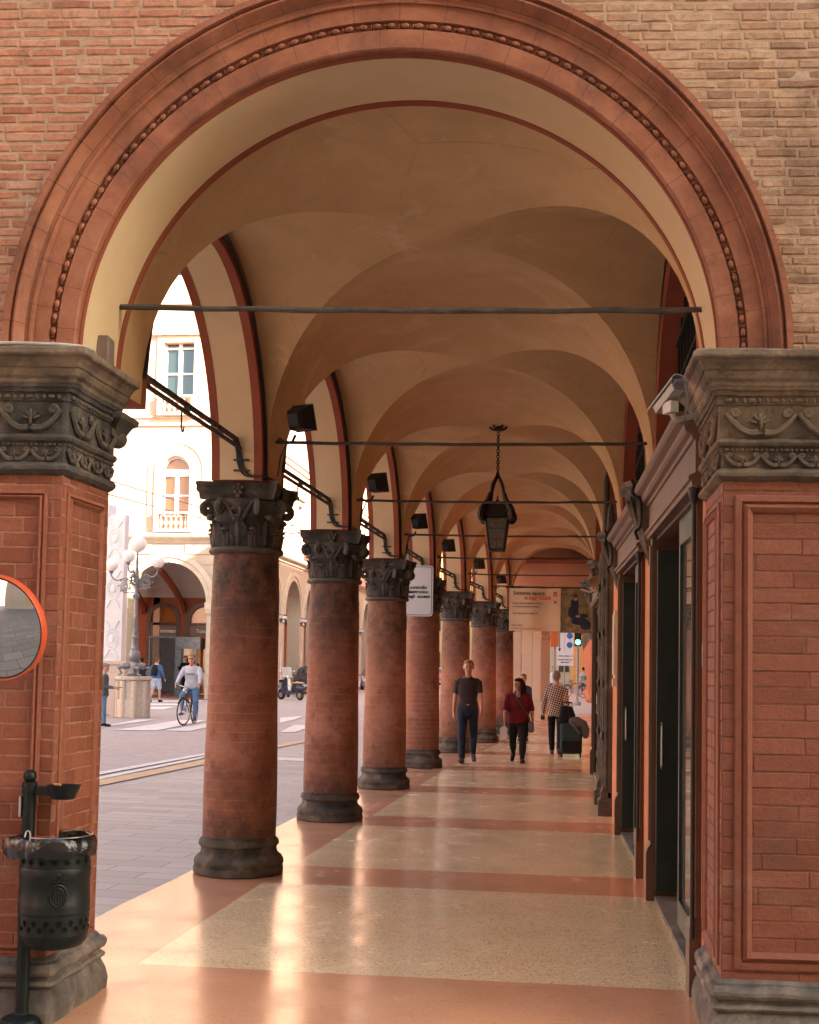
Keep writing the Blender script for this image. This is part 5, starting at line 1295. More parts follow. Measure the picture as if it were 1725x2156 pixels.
def person(label, loc, face, H=1.75, skin='skin_fair', top='polo_dark', sleeve='short', bottom='jeans_navy', legs_cut='long', shoes='shoe_grey', hair='hair_brown', hairstyle='short',
           hips=((.0, 0), (.0, 0)), arms=((0, .12, .15), (0, .12, .15)), girth=1.0, hgirth=None, turn=0.0, lean=0.0, vox=.010, top_len=.0, group=None, seat=0.0, loose=1.0, faceit=True, nod=0.0, spread=(0.0, 0.0)):
    """local frame: +y is where the person faces, x to their right. hips: (thigh swing fwd, knee bend) for right, left; arms: (swing fwd, out, elbow bend)."""
    k = H / 1.75; g = girth; hg = hgirth or girth
    root = thing('person', label, 'person', loc, face, group)
    z0 = .885 + seat / k
    V3 = lambda x, y, z: Vector((x * k, y * k, z * k))
    def trunk(z, x=0, y=0): return V3(x, y + math.sin(lean) * (z - .9), z0 - .885 + .9 + math.cos(lean) * (z - .9) if z > .9 else z0 - .885 + z)
    b = Body(); top_b = Body(); bot_b = Body()
    tz = [(.84, .125, .10), (.92, .168, .112), (1.0, .160, .105), (1.10, .138, .095), (1.22, .158, .105), (1.33, .172, .108), (1.41, .160, .09), (1.455, .10, .07)]
    def gg(z): return hg if z < 1.02 else (g if z > 1.15 else (hg + g) / 2)
    b.limb([trunk(z) for z, _, _ in tz], [(r * k * gg(z), q * k * gg(z)) for z, r, q in tz])
    b.limb([trunk(1.43), trunk(1.50, 0, .005), trunk(1.58, 0, .018)], [.060 * k, .054 * k, .054 * k])
    hc = trunk(1.640, 0, .02); kh = k * 1.10
    T = Matrix.Rotation(turn, 4, 'Z') @ Matrix.Rotation(nod, 4, 'X')
    def hd(x, y, z): return hc + (T @ Vector((x, y, z))) * kh
    T3 = T.to_3x3()
    b.ball(hc + T @ Vector((0, -.008 * kh, .02 * kh)), (.076 * kh, .094 * kh, .090 * kh), 18, 12, T3)
    b.ball(hd(0, .025, -.045), (.058 * kh, .062 * kh, .062 * kh), 16, 10, T3); b.ball(hd(0, .055, -.085), (.030 * kh, .026 * kh, .022 * kh), 10, 8, T3)
    b.limb([hd(0, .082, .012), hd(0, .100, -.022), hd(0, .094, -.030)], [.008 * kh, .013 * kh, .012 * kh], 8)
    b.ball(hd(0, .072, .03), (.05 * kh, .016 * kh, .010 * kh), 10, 6, T3); b.ball(hd(0, .082, -.057), (.02 * kh, .012 * kh, .008 * kh), 8, 6, T3)
    for sx in (-1, 1):
        b.ball(hd(sx * .078, -.004, -.005), (.011 * kh, .022 * kh, .032 * kh), 8, 6, T3); b.ball(hd(sx * .036, .062, -.025), (.02 * kh, .02 * kh, .02 * kh), 8, 6, T3)
    joints = {}
    for i, sx in enumerate((1, -1)):
        th, kn = hips[i]; hp = V3(sx * .088 * hg ** .5, 0, z0 + .0)
        sp = spread[i]
        d1 = Vector((sx * (.02 + sp), math.sin(th), -math.cos(th))).normalized(); kp = hp + d1 * .42 * k
        a2 = th - kn; d2 = Vector((sx * (-.02 - sp * .4), math.sin(a2), -math.cos(a2))).normalized(); ap = kp + d2 * .41 * k
        lg = hg
        b.limb([hp, hp.lerp(kp, .5), kp], [.088 * k * lg, .072 * k * lg, .052 * k * lg ** .8]); b.limb([kp, kp.lerp(ap, .33), ap], [.050 * k * lg ** .8, .054 * k * lg ** .8, .034 * k])
        fa = max(-.9, min(.5, a2 * .75)); ft = Vector((sx * .14, math.cos(fa), math.sin(fa))).normalized()
        up = Vector((0, -ft.z, ft.y)); heel = ap - ft * .045 * k - up * .04 * k; toe = ap + ft * .17 * k - up * .048 * k
        b.limb([ap - up * .01, heel.lerp(toe, .35) , toe], [.036 * k, .038 * k, .028 * k])
        joints[i] = (hp, kp, ap, ft, up, heel, toe)
        cutp = 1.0
        if legs_cut == 'long': bot_b.tubeflat([hp + Vector((0, 0, .03 * k)), hp.lerp(kp, .5), kp, kp.lerp(ap, .5), ap - d2 * .015 * k], [.098 * k * lg, .083 * k * lg, .064 * k * lg ** .8 * max(1, loose), max(.058 * k * loose, .063 * k * lg ** .8 if loose < 1 else 0), max(.050 * k * loose, .043 * k)])
        else: bot_b.tubeflat([hp + Vector((0, 0, .03 * k)), hp.lerp(kp, .5), hp.lerp(kp, .93)], [.10 * k * lg, .095 * k * lg, .088 * k * lg])
        sb = Body(); w_ = .044 * k
        sb.limb([heel + up * .012 * k, heel.lerp(toe, .5) + up * .012 * k, toe + up * .004 * k], [(w_ * .85, .040 * k), (w_, .040 * k), (w_ * .9, .030 * k)]); sb.limb([ap + up * .01 * k - ft * .01 * k, heel.lerp(toe, .3) + up * .02 * k], [.045 * k, .045 * k])
        sb.limb([heel - up * .022 * k, toe - up * .016 * k + ft * .02 * k], [(w_ * 1.0, .014 * k), (w_ * .95, .012 * k)])
        sb.fuse('shoe', shoes, root, vox, 2)
    hands = {}
    for i, sx in enumerate((1, -1)):
        sw, out, el = arms[i]; sp = trunk(1.392, sx * .168 * g ** .75, 0)
        d1 = Vector((sx * math.sin(out), math.sin(sw) * math.cos(out), -math.cos(sw) * math.cos(out))).normalized(); ep = sp + d1 * .285 * k
        a2 = sw + el; inn = out * .35; d2 = Vector((sx * math.sin(inn), math.sin(a2) * math.cos(inn), -math.cos(a2) * math.cos(inn))).normalized(); wp = ep + d2 * .25 * k
        ag = g ** .8
        b.limb([trunk(1.40, sx * .12 * g, 0), sp], [.058 * k * ag, .054 * k * ag]); b.limb([sp, sp.lerp(ep, .45), ep], [.052 * k * ag, .046 * k * ag, .037 * k * ag]); b.limb([ep, ep.lerp(wp, .3), wp], [.037 * k * ag, .039 * k * ag, .024 * k])
        # hand: palm, four fingers of unequal length, thumb from the side
        fw = d2; side = Vector((0, 1, 0)) - fw * fw.y; side = side.normalized() if side.length > .3 else Vector((0, 0, 1)); nrm = fw.cross(side).normalized() * sx
        pc = wp + fw * .045 * k; b._rings([wp, wp + fw * .03 * k, wp + fw * .085 * k, wp + fw * .095 * k], [(.018 * k, .022 * k), (.018 * k, .034 * k), (.014 * k, .040 * k), (.01 * k, .034 * k)], 12)
        for f_, (o_, ln) in enumerate(((-.029, .062), (-.010, .078), (.010, .083), (.029, .074))):
            r0_ = wp + fw * .088 * k + side * o_ * k; c1 = r0_ + (fw * .9 + nrm * -.35).normalized() * ln * .5 * k; c2 = c1 + (fw * .55 + nrm * -.8).normalized() * ln * .5 * k
            b.limb([r0_, c1, c2], [.0095 * k, .0088 * k, .0075 * k], 8)
        t0 = wp + fw * .035 * k + side * .032 * k; b.limb([t0, t0 + (side * .5 + fw * .8 - nrm * .2).normalized() * .035 * k, t0 + (side * .25 + fw * 1 - nrm * .4).normalized() * .065 * k], [.012 * k, .0105 * k, .009 * k], 8)
        hands[i] = (wp, fw, nrm, side)
        th_ = .013 * k
        top_b.limb([trunk(1.405, sx * .09 * g, 0), sp], [.062 * k * ag, .057 * k * ag])
        if sleeve == 'short': top_b.tubeflat([sp - d1 * .01, sp.lerp(ep, .4), sp.lerp(ep, .72)], [.064 * k * ag, .055 * k * ag, .053 * k * ag])
        elif sleeve == 'elbow': top_b.tubeflat([sp - d1 * .01, sp.lerp(ep, .5), ep, ep.lerp(wp, .12)], [.066 * k * ag, .062 * k * ag, .054 * k * ag, .052 * k * ag])
        else: top_b.tubeflat([sp - d1 * .01, sp.lerp(ep, .5), ep - d1 * .015 * k, ep + d2 * .015 * k, ep.lerp(wp, .5), wp - d2 * .0], [.065 * k * ag, .060 * k * ag, .053 * k * ag, .052 * k * ag, .048 * k, .038 * k])
    zlo = .93 - top_len
    tt = [(zlo, .178 if top_len < .03 else .185, .125)] + [(z, r + .012, q + .014) for z, r, q in tz if z > zlo + .03][0:]
    tt = [(z, r, q) for z, r, q in tt if z < 1.46] + [(1.465, .085, .068)]
    top_b.tubeflat([trunk(z) for z, _, _ in tt], [(r * k * gg(z) * (1.0 if z > 1.0 else 1.02), q * k * gg(z) * (1.0 if sleeve != 'long' else 1.08)) for z, r, q in tt], 24)
    bz = [(.80, .15, .105), (.84, .165, .118), (.92, .180, .124), (1.0, .171, .117), (1.03, .166, .112)]
    if seat: bz = [(.86, .16, .12), (.92, .180, .13), (1.0, .171, .117), (1.03, .166, .112)]
    bot_b.tubeflat([trunk(z) for z, _, _ in bz], [(r * k * hg, q * k * hg) for z, r, q in bz], 24)
    bot_b.ball(trunk(.85), (.125 * k * hg, .105 * k * hg, .085 * k), 14, 8)
    body = b.fuse('body', skin, root, vox * .8, 3)
    bt = bot_b.fuse('trousers' if legs_cut == 'long' else 'shorts', bottom, root, vox, 5)
    tp = top_b.fuse('jacket' if sleeve == 'long' else 'shirt', top, root, vox, 4)
    hb = Body()
    hb.ball(hd(0, -.022, .042), (.083 * kh, .094 * kh, .082 * kh), 16, 10, T3)
    if hairstyle == 'short': hb.ball(hd(0, .02, .088), (.068 * kh, .072 * kh, .030 * kh), 12, 8, T3); hb.ball(hd(0, -.06, -.02), (.066 * kh, .04 * kh, .06 * kh), 12, 8, T3)
    elif hairstyle == 'long':
        hb.ball(hd(0, .0, .075), (.078 * kh, .085 * kh, .045 * kh), 12, 8, T3)
        hb.limb([hd(0, -.05, .03), hd(-.02, -.085, -.08), hd(-.03, -.09, -.2), hd(-.04, -.07, -.30)], [(.08 * kh, .06 * kh), (.085 * kh, .05 * kh), (.07 * kh, .035 * kh), (.035 * kh, .02 * kh)])
        hb.limb([hd(-.06, -.01, .05), hd(-.085, -.01, -.05), hd(-.095, .0, -.16), hd(-.085, .02, -.25)], [.03 * kh, .035 * kh, .032 * kh, .018 * kh])
    hb_o = hb.fuse('hair', hair, root, vox, 3)
    if faceit:
        for sx in (-1, 1):
            e = MB(); e.ball(hd(sx * .030, .0835, .004), (.0125 * kh, .006 * kh, .0065 * kh), 8, 6, T3); e.build('eye', 'eye_dark', root)
            e = MB(); e.ball(hd(sx * .031, .090, .022), (.017 * kh, .005 * kh, .0032 * kh), 8, 5, T3); e.build('eyebrow', hair, root)
        e = MB(); e.ball(hd(0, .093, -.058), (.020 * kh, .005 * kh, .0055 * kh), 8, 6, T3); e.build('mouth', 'lip', root)
    root['_h'] = 0; del root['_h']
    return root, joints, hands, hd, trunk

def place_h(x, ytop, yfoot, X=None):  # floor point under a pixel and the height that spans to ytop
    p = onZ(x, yfoot); 
    lo, hi = .8, 2.4
    for _ in range(30):
        m = (lo + hi) / 2; d = Vector((p.x, p.y, m)) - CAM; yy = CY - F * d.dot(cu) / d.dot(cf)
        if yy > ytop: lo = m
        else: hi = m
    return p, m
# 1. man in the dark polo, walking towards us
p, H_ = place_h(984, 1388, 1605); 
r1, j, hnd, hd, tk = person('young man in dark grey polo shirt and blue jeans walking towards the viewer', (p.x, p.y, -.028), PI + .06, H=H_, top='polo_dark', bottom='jeans_navy', hair='hair_fair', skin='skin_fair', hips=((.34, .06), (-.16, .62)), arms=((-.30, .20, .22), (.30, .17, .40)), girth=1.0, vox=.0085, loose=1.08, shoes='shoe_grey')
kk = H_ / 1.75
b = Body(); b.tubeflat([tk(.985), tk(1.02)], [(.175 * kk * .9, .121 * kk * .9), (.173 * kk * .9, .12 * kk * .9)], 24); b.build('belt', 'leather', r1)
b = MB(); c = tk(1.0, 0, .112); b.bbox(c.x - .022, c.x + .022, c.y - .004, c.y + .006, c.z - .018, c.z + .018, .003); b.build('belt_buckle', 'steel', r1)
b = Body()
for sx in (-1, 1): b.limb([tk(1.49, sx * .055, -.02), tk(1.475, sx * .06, .03), tk(1.45, sx * .022, .085)], [.014, .014, .012], 8)
b.fuse('collar', 'polo_dark', r1, .006, 2)
# 2. woman in maroon, looking aside
p, H_ = place_h(1090, 1426, 1605)
r2, j, hnd, hd, tk = person('woman in maroon top and black leggings with long dark hair looking aside', (p.x, p.y, -.030), PI + .02, H=H_, top='maroon', sleeve='elbow', bottom='leggings', hair='hair_black', hairstyle='long', skin='skin_tan', shoes='shoe_black',
    hips=((-.12, .75), (.38, .06)), arms=((.16, .20, .34), (-.22, .28, .3)), girth=1.24, hgirth=1.20, turn=-.75, vox=.0085, top_len=.09, loose=.82)
kk = H_ / 1.75
b = MB(); wp, fw, nn_, sd_ = hnd[0]; c = wp + fw * .13
b.prism([(-.05, -.20), (.06, -.22), (.07, -.02), (.0, .03), (-.06, -.02)], -.01, .01, 'y', TR(c.x, c.y, c.z)); b.build('folded_paper', 'white_cloth', r2)
b = Body(); b.tubeflat([tk(1.50, .07, .03), tk(1.42, .05, .125), tk(1.28, -.03, .16), tk(1.12, -.13, .15), tk(.98, -.22, .09), tk(.86, -.25, .03)], [(.018, .006)] * 6, 8); b.build('bag_strap', 'leather', r2)
b = MB(); c = tk(.80, -.27, .03); b.bbox(c.x - .05, c.x + .05, c.y - .09, c.y + .09, c.z - .12, c.z + .06, .02); b.build('shoulder_bag', 'bag_grey', r2)
b = Body(); c = tk(1.40, 0, .10); b.ball(c, (.05, .035, .07), 12, 8); b.fuse('neckline', 'skin_tan', r2, .008, 2)
b = Body(); c = tk(1.33, 0, .122); b.ball(c, (.04, .03, .03), 12, 8); b.fuse('undershirt', 'black_cloth', r2, .008, 2)
# 3. man in the patterned jacket, seen from behind, pulling a suitcase
p, H_ = place_h(1170, 1413, 1588)
r3, j, hnd, hd, tk = person('man in black and white patterned jacket walking away with a suitcase', (p.x, p.y, -.012), -.04, H=H_, top='patterned_jacket', sleeve='long', bottom='black_cloth', hair='hair_grey', skin='skin_fair', shoes='shoe_grey',
    hips=((-.24, .30), (.30, .08)), arms=((-.20, .16, .12), (.05, .26, .25)), girth=1.06, hgirth=.98, vox=.009, top_len=.12, loose=1.15)
b = MB(); wp, fw, nn_, sd_ = hnd[1]; c = wp + fw * .09; b.bbox(c.x - .04, c.x + .03, c.y - .03, c.y + .03, c.z - .05, c.z + .04, .012); b.build('black_cap', 'black_cloth', r3)
ca = onZ(1202, 1594); case = thing('suitcase', 'dark teal wheeled suitcase with a black bag and draped jacket', 'suitcase', (ca.x, ca.y, 0), .05)
b = MB(); b.bbox(-.20, .20, -.12, .12, .06, .62, .035); b.build('shell', 'teal_case', case)
b = MB(); b.bbox(-.17, .17, -.135, -.118, .10, .30, .01); b.build('front_pocket', 'black_cloth', case)
for sx in (-1, 1):
    b = MB(); b.lathe([(.012, -.015), (.035, -.015), (.035, .015), (.012, .015)], 14, TR(sx * .17, -.06, .036) @ RY(PI / 2)); b.build('wheel', 'shoe_black', case)
b = MB()
for sx in (-1, 1): b.tube([(sx * .09 - .07, .1, .6), (sx * .09 - .07, .1, .98)], .009, 8)
b.tube([(-.17, .1, .98), (-.14, .1, 1.0), (-.0, .1, 1.0), (.03, .1, .98)], .013, 8); b.build('pull_handle', 'iron_black', case)
bagt = thing('travel_bag', 'small black bag strapped on top of the teal suitcase', 'bag', (ca.x - .04, ca.y - .01, .62), .05)
b = Body(); b.limb([(-.10, 0, .03), (-.085, 0, .28)], [(.10, .09), (.075, .07)]); b.limb([(.05, 0, .03), (.0, 0, .27)], [(.10, .09), (.075, .07)]); b.fuse('body', 'black_cloth', bagt, .01, 4)
b = MB(); b.tube([(-.10, 0, .33), (-.08, 0, .39), (.0, 0, .39), (.02, 0, .33)], .009, 6); b.build('handle', 'leather', bagt)
b = Body(); b.limb([(-.02, -.08, .66), (.10, -.1, .66), (.20, -.08, .60), (.26, -.06, .48), (.27, -.05, .36)], [(.035, .07), (.035, .10), (.03, .11), (.03, .09), (.02, .05)]); b.limb([(.0, -.12, .64), (.10, -.14, .52), (.16, -.14, .44)], [.03, .025, .02])
o = b.fuse('draped_jacket', 'grey_jacket', None, .011, 3); o.location = (ca.x, ca.y, 0); tag(o, 'dark grey jacket draped over the teal suitcase', 'jacket')
# 4-10. smaller figures
p, H_ = place_h(217, 1397, 1527)
r4, j, hnd, hd, tk = person('grey haired man in grey jacket and jeans looking at his phone', (p.x, p.y, -.01), PI * 1.5 + .25, H=H_, top='grey_jacket', sleeve='long', bottom='jeans_blue', hair='hair_grey', shoes='shoe_black', hips=((.05, 0), (-.1, .05)), arms=((.12, .1, 1.35), (.1, .1, 1.3)), girth=1.0, vox=.014, top_len=.1, loose=1.1, nod=-.25)
wp, fw, _, _ = hnd[0]; b = MB(); c = wp + fw * .1; b.bbox(c.x - .1, c.x - .03, c.y - .02, c.y + .11, c.z + .005, c.z + .02, .003); b.build('phone', 'shoe_black', r4)
b = Body(); b.limb([tk(1.44, 0, .085), tk(1.25, 0, .125), tk(1.15, 0, .12)], [(.035, .01), (.028, .012), (.01, .01)]); b.fuse('shirt_front', 'white_cloth', r4, .01, 2)
b = Body(); b.limb([tk(1.12, -.2, -.03), tk(.95, -.23, -.02), tk(.75, -.24, -.0)], [(.03, .07), (.03, .08), (.02, .06)]); b.fuse('folded_coat', 'black_cloth', r4, .012, 2)
p, H_ = place_h(328, 1383, 1477)
r6, j, hnd, hd, tk = person('man with black backpack, blue jacket and pale shorts crossing the street', (p.x, p.y, -.02), -.15, H=H_, top='blue_jacket', sleeve='long', bottom='shorts_blue', legs_cut='short', hair='hair_brown', shoes='shoe_black', hips=((.22, .1), (-.2, .35)), arms=((.1, .25, .5), (-.1, .25, .5)), girth=1.1, vox=.016, faceit=False)
b = Body(); c = tk(1.24, 0, -.19); b.limb([c + Vector((0, 0, -.17)), c, c + Vector((0, .03, .19))], [(.13, .08), (.15, .09), (.10, .06)]); b.fuse('backpack', 'black_cloth', r6, .014, 4)
p, H_ = place_h(297, 1385, 1471)
r7, *_ = person('man in black T-shirt partly hidden behind the street lamp', (p.x, p.y, -.02), .5, H=H_, top='black_cloth', sleeve='short', bottom='jeans_navy', hair='hair_black', arms=((.5, .15, 1.4), (.3, .1, .8)), vox=.018, faceit=False, girth=1.12)
p, H_ = place_h(389, 1381, 1466)
r8, *_ = person('dark haired woman in black standing in front of the shop', (p.x, p.y, 0), PI, H=H_, top='black_cloth', sleeve='long', bottom='leggings', hair='hair_brown', hairstyle='long', arms=((.4, .15, 1.8), (.2, .1, 1.2)), vox=.018, faceit=True)
p, H_ = place_h(404, 1382, 1464)
r9, *_ = person('black haired person in black standing nearest the shop door', (p.x, p.y + .3, 0), PI + .6, H=H_, top='black_cloth', sleeve='long', bottom='black_cloth', hair='hair_black', vox=.018, faceit=False)
p, H_ = place_h(1101, 1421, 1560)
r10, *_ = person('person in dark blue coat and cap walking behind the woman in maroon', (p.x, p.y, .01), PI, H=H_, top='socks', sleeve='long', bottom='black_cloth', hair='bag_grey', vox=.014, faceit=True, hips=((.1, .0), (-.15, .2)), girth=.92)
# ------------------------------------------------------------------ hanging lantern in the third vault
lp = onY(1050, 886, 15.05); zc_ = lp.z
lan = thing('hanging_lantern', 'black wrought iron lantern hanging on a chain from the third vault', 'lantern', (lp.x, lp.y, 2.45))
def zat(y, Y, x=1050): return onY(x, y, Y).z - 2.45
ztop = min(zat(886, 15.05), 4.475 - 2.45); zf = zat(1000, 15.05); zr0 = zat(1042, 15.05); zr1 = zat(1092, 15.05); zb_ = zat(1160, 15.05); zap = zat(1055, 15.05)
mb = MB(); mb.lathe([(.0, ztop + .06), (.03, ztop + .04), (.035, ztop - .01), (.02, ztop - .05), (.0, ztop - .06)], 12)
for i in range(6):
    a = i * PI / 3; mb.tube(curve([(.02 * math.cos(a), .02 * math.sin(a), ztop - .02), (.06 * math.cos(a), .06 * math.sin(a), ztop - .035), (.10 * math.cos(a), .10 * math.sin(a), ztop + .0), (.085 * math.cos(a), .085 * math.sin(a), ztop + .02)], 4), [.012] * 12 + [.006], 6)
mb.build('ceiling_hook', 'iron_black', lan)
mb = MB(); n = 15
for i in range(n):
    z = ztop - .07 - (ztop - .07 - zf) * (i + .5) / n; rot = RZ(PI / 2 * (i % 2) + .4); h = (ztop - zf) / n * .62
    mb.tube([rot @ Vector((.017 * math.cos(2 * PI * k / 12), 0, h * math.sin(2 * PI * k / 12))) + Vector((0, 0, z)) for k in range(13)], .0052, 6)
mb.build('chain', 'iron_black', lan)
mb = MB()
for k in range(4):
    a = PI / 4 + k * PI / 2; c, s_ = math.cos(a), math.sin(a)
    P = curve([(0, 0, zf + .02), (.035 * c, .035 * s_, zf - .05), (.085 * c, .085 * s_, zf - .14), (.10 * c, .10 * s_, zr0 - .01)], 6); mb.tube(P, [.010 + .012 * math.sin(PI * i / 18) for i in range(19)], 6)
    for i in range(8): t = P[4 + i * 2 if 4 + i * 2 < 19 else 18]; mb.ball((t.x * 1.06, t.y * 1.06, t.z), (.015, .015, .012), 6, 4)
mb.build('leaf_stay', 'iron_black', lan)
mb = MB(); a0 = PI / 4
mb.lathe([(.0, zap + .10), (.006, zap + .06), (.016, zap + .05), (.006, zap + .03), (.03, zap), (.15, zr0 - .12), (.18, zr1 + .04), (.18, zr1)], 4, None, True, False, a0=a0)
for k in range(4):
    a = a0 + k * PI / 2; c, s_ = math.cos(a), math.sin(a)
    P = curve([(.11 * c, .11 * s_, zr0 + .02), (.15 * c, .15 * s_, zr0 - .08), (.23 * c, .23 * s_, zr0 - .18), (.26 * c, .26 * s_, zr1 + .03), (.235 * c, .235 * s_, zr1 - .02), (.175 * c, .175 * s_, zr1 + .0)], 5)
    mb.tube(P, [.022 + .02 * math.sin(PI * i / 25) for i in range(26)], 7)
mb.build('hood', 'iron_black', lan)
mb = MB(); R1, R0 = .185, .12
for k in range(4):
    a = a0 + k * PI / 2; b = a + PI / 2
    mb.tube([(R1 * math.cos(a), R1 * math.sin(a), zr1), (R0 * math.cos(a), R0 * math.sin(a), zb_)], .011, 6)
    for R, z in ((R1, zr1), (R0, zb_ + .01)): mb.tube([(R * math.cos(a), R * math.sin(a), z), (R * math.cos(b), R * math.sin(b), z)], .012, 6)
    for t in (.33, .66):
        R = R1 + (R0 - R1) * t; z = zr1 + (zb_ - zr1) * t; mb.tube([(R * math.cos(a), R * math.sin(a), z), (R * math.cos(b), R * math.sin(b), z)], .003, 5)
    m1 = (Vector((R1 * math.cos(a), R1 * math.sin(a), zr1)) + Vector((R1 * math.cos(b), R1 * math.sin(b), zr1))) / 2; m0 = (Vector((R0 * math.cos(a), R0 * math.sin(a), zb_)) + Vector((R0 * math.cos(b), R0 * math.sin(b), zb_))) / 2
    mb.tube([m1.lerp(m0, .66), m0], .003, 5)
mb.lathe([(.0, zb_ - .01), (R0, zb_ - .008), (R0, zb_ + .006), (0, zb_ + .006)], 4, a0=a0, smooth=False)
mb.build('cage', 'iron_black', lan)
plain('lantern_glass', rgb(.10, .085, .07), .25)
mb = MB(); mb.lathe([(R0 * .96, zb_ + .01), (R1 * .96, zr1 - .01)], 4, None, False, False, a0=a0); mb.build('glass_panes', 'lantern_glass', lan)
# ------------------------------------------------------------------ floodlights on the left springers
fl_px = [(630, 882, 9.62), (792, 1018, 13.2), (880, 1099, 16.8), (942, 1150, 20.45), (1007, 1188, 24.1), (1054, 1220, 27.7)]
words = ['first', 'second', 'third', 'fourth', 'fifth', 'sixth']
flood = None
for i, (x, y, Y) in enumerate(fl_px):
    p = onY(x, y, Y)
    if flood is None:
        flood = thing('floodlight', '', 'floodlight', p, 0, 'black floodlights above the portico columns')
        mb = MB(); M = RZ(-.45) @ RX(.30) @ Matrix.Scale(.80, 4)
        def q(x_, y_, z_): return M @ Vector((x_, y_, z_))
        A = [q(-.085, -.06, -.095), q(.085, -.06, -.095), q(.085, -.06, .09), q(-.085, -.06, .09)]; B = [q(-.115, .08, -.125), q(.115, .08, -.125), q(.115, .08, .115), q(-.115, .08, .115)]
        Z_ = [q(-.06, -.10, -.06), q(.06, -.10, -.06), q(.06, -.10, .06), q(-.06, -.10, .06)]
        mb.add(Z_ + A + B, [(3, 2, 1, 0)] + [(i_, (i_ + 1) % 4, 4 + (i_ + 1) % 4, 4 + i_) for i_ in range(4)] + [(4 + i_, 4 + (i_ + 1) % 4, 8 + (i_ + 1) % 4, 8 + i_) for i_ in range(4)], smooth=False)
        mb.bbox(-.125, .125, .08, .10, -.135, .125, .004, M); mb.build('housing', 'iron_black', flood)
        mb = MB(); mb.box(-.105, .105, .1005, .106, -.115, .105, M); mb.build('lamp_glass', 'lantern_glass', flood)
        mb = MB(); mb.tube([(-.02, -.02, -.13), (-.05, -.0, -.18), (-.10, .02, -.19), (-.16, .02, -.15)], .012, 6); mb.tube([(-.1, .02, -.19), (-.14, .0, -.3), (-.16, .0, -.45)], .007, 6); mb.build('bracket', 'iron_black', flood)
        f_ = flood
    else: f_ = copy_tree(flood); f_.location = p
    f_['label'] = 'black box floodlight above the %s round column counted from the viewer' % words[i]
# ------------------------------------------------------------------ security cameras
plain('cam_shield', rgb(.30, .30, .29), .45)
def cctv(pos, rz, tilt, s, label, white=True):
    t = thing('security_camera', label, 'camera', pos, rz)
    M = RX(tilt)
    mb = MB(); L = .30 * s; r = .052 * s
    pts = [(r * 1.0 * math.cos(a), r * .9 * math.sin(a)) for a in [PI * (-.10 + 1.2 * i / 10) for i in range(11)]] + [(-r * .8, -r * .9), (r * .8, -r * .9)]
    mb.prism(pts, -L / 2, L / 2, 'y', M); mb.build('housing', 'cam_shield', t)
    mb = MB(); pts2 = [(r * 1.22 * math.cos(a), r * 1.12 * math.sin(a) + .008) for a in [PI * (.02 + .96 * i / 10) for i in range(11)]]; pts3 = [(x * .93, z * .93) for x, z in reversed(pts2)]
    mb.prism(pts2 + pts3, -L / 2 - .02, L / 2 + .05, 'y', M); mb.build('sun_shield', 'cam_shield', t)
    mb = MB(); mb.box(-r * .75, r * .75, L / 2, L / 2 + .004, -r * .7, r * .7, M); mb.build('front_window', 'glass_dark', t)
    mb = MB(); mb.box(-r * .8, r * .8, -L / 2 - .006, -L / 2, -r * .85, r * .8, M)
    for sx in (-1, 1): mb.tube([M @ Vector((sx * .018, -L / 2 - .002, .0)), M @ Vector((sx * .018, -L / 2 - .03, .0))], .009, 8)
    mb.tube(curve([M @ Vector((.018, -L / 2 - .03, 0)), (.02, -L / 2 - .05, -.05), (.03, -L / 2 + .0, -.12), (.07, -.06, -.13)]), .005, 6); mb.build('rear_plate', 'bag_grey', t)
    mb = MB(); mb.bbox(-.022, .022, -.06, .02, -r - .05, -r + .005, .003); mb.tube(curve([(0, -.03, -r - .05), (.03, -.02, -r - .075), (.09, 0, -r - .06), (.16, .01, -r - .04)]), .013, 8); mb.build('bracket', 'cable_grey', t)
    return t
c1 = onY(1408, 835, 6.02); cctv(c1, .42, -.42, .64, 'grey security camera with sunshield bracketed to the right pier capital')
c2 = onY(1247, 1226, 16.6); cctv(c2, PI - .5, -.3, .9, 'small white security camera on the right wall near the banner')
# small box and grey cable on the left capital
p = onX(214, 735, -2.31); mb = MB(); mb.bbox(-.035, .055, -.06, .06, -.07, .075, .005, RZ(.1)); mb.box(-.04, -.03, -.07, .07, -.075, .08, RZ(.1)); o = mb.build('junction_box', 'junction_paint', None, loc=(p.x + .0, p.y, 3.155)) if 'junction_paint' in MATS else None
plain('junction_paint', rgb(.17, .13, .12), .6)
if o is None: o = mb.build('junction_box', 'junction_paint', None, loc=(-2.30, 5.98, 3.15))
tag(o, 'brown metal junction box standing on the left pier capital', 'junction box')
mb = MB(); mb.tube(curve([(-2.93, fy(-2.93) - .13, 3.09), (-2.6, fy(-2.6) - .135, 3.093), (-2.4, fy(-2.4) - .13, 3.09), (-2.30, fy(-2.3) - .10, 3.092), (-2.24, fy(-2.24) + .0, 3.10), (-2.29, 5.90, 3.11)], 5), .009, 8); o = mb.build('electric_cable', 'cable_grey'); tag(o, 'pale grey cable lying along the top of the left pier capital', 'cable')
# plates
p = onX(1477, 1378, .665); mb = MB(); mb.bbox(.672, .69, p.y - .05, p.y + .05, p.z - .06, p.z + .06, .002); o = mb.build('wall_plate', 'cam_shield'); tag(o, 'small grey metal plate on the wall beside the right pier', 'plate')
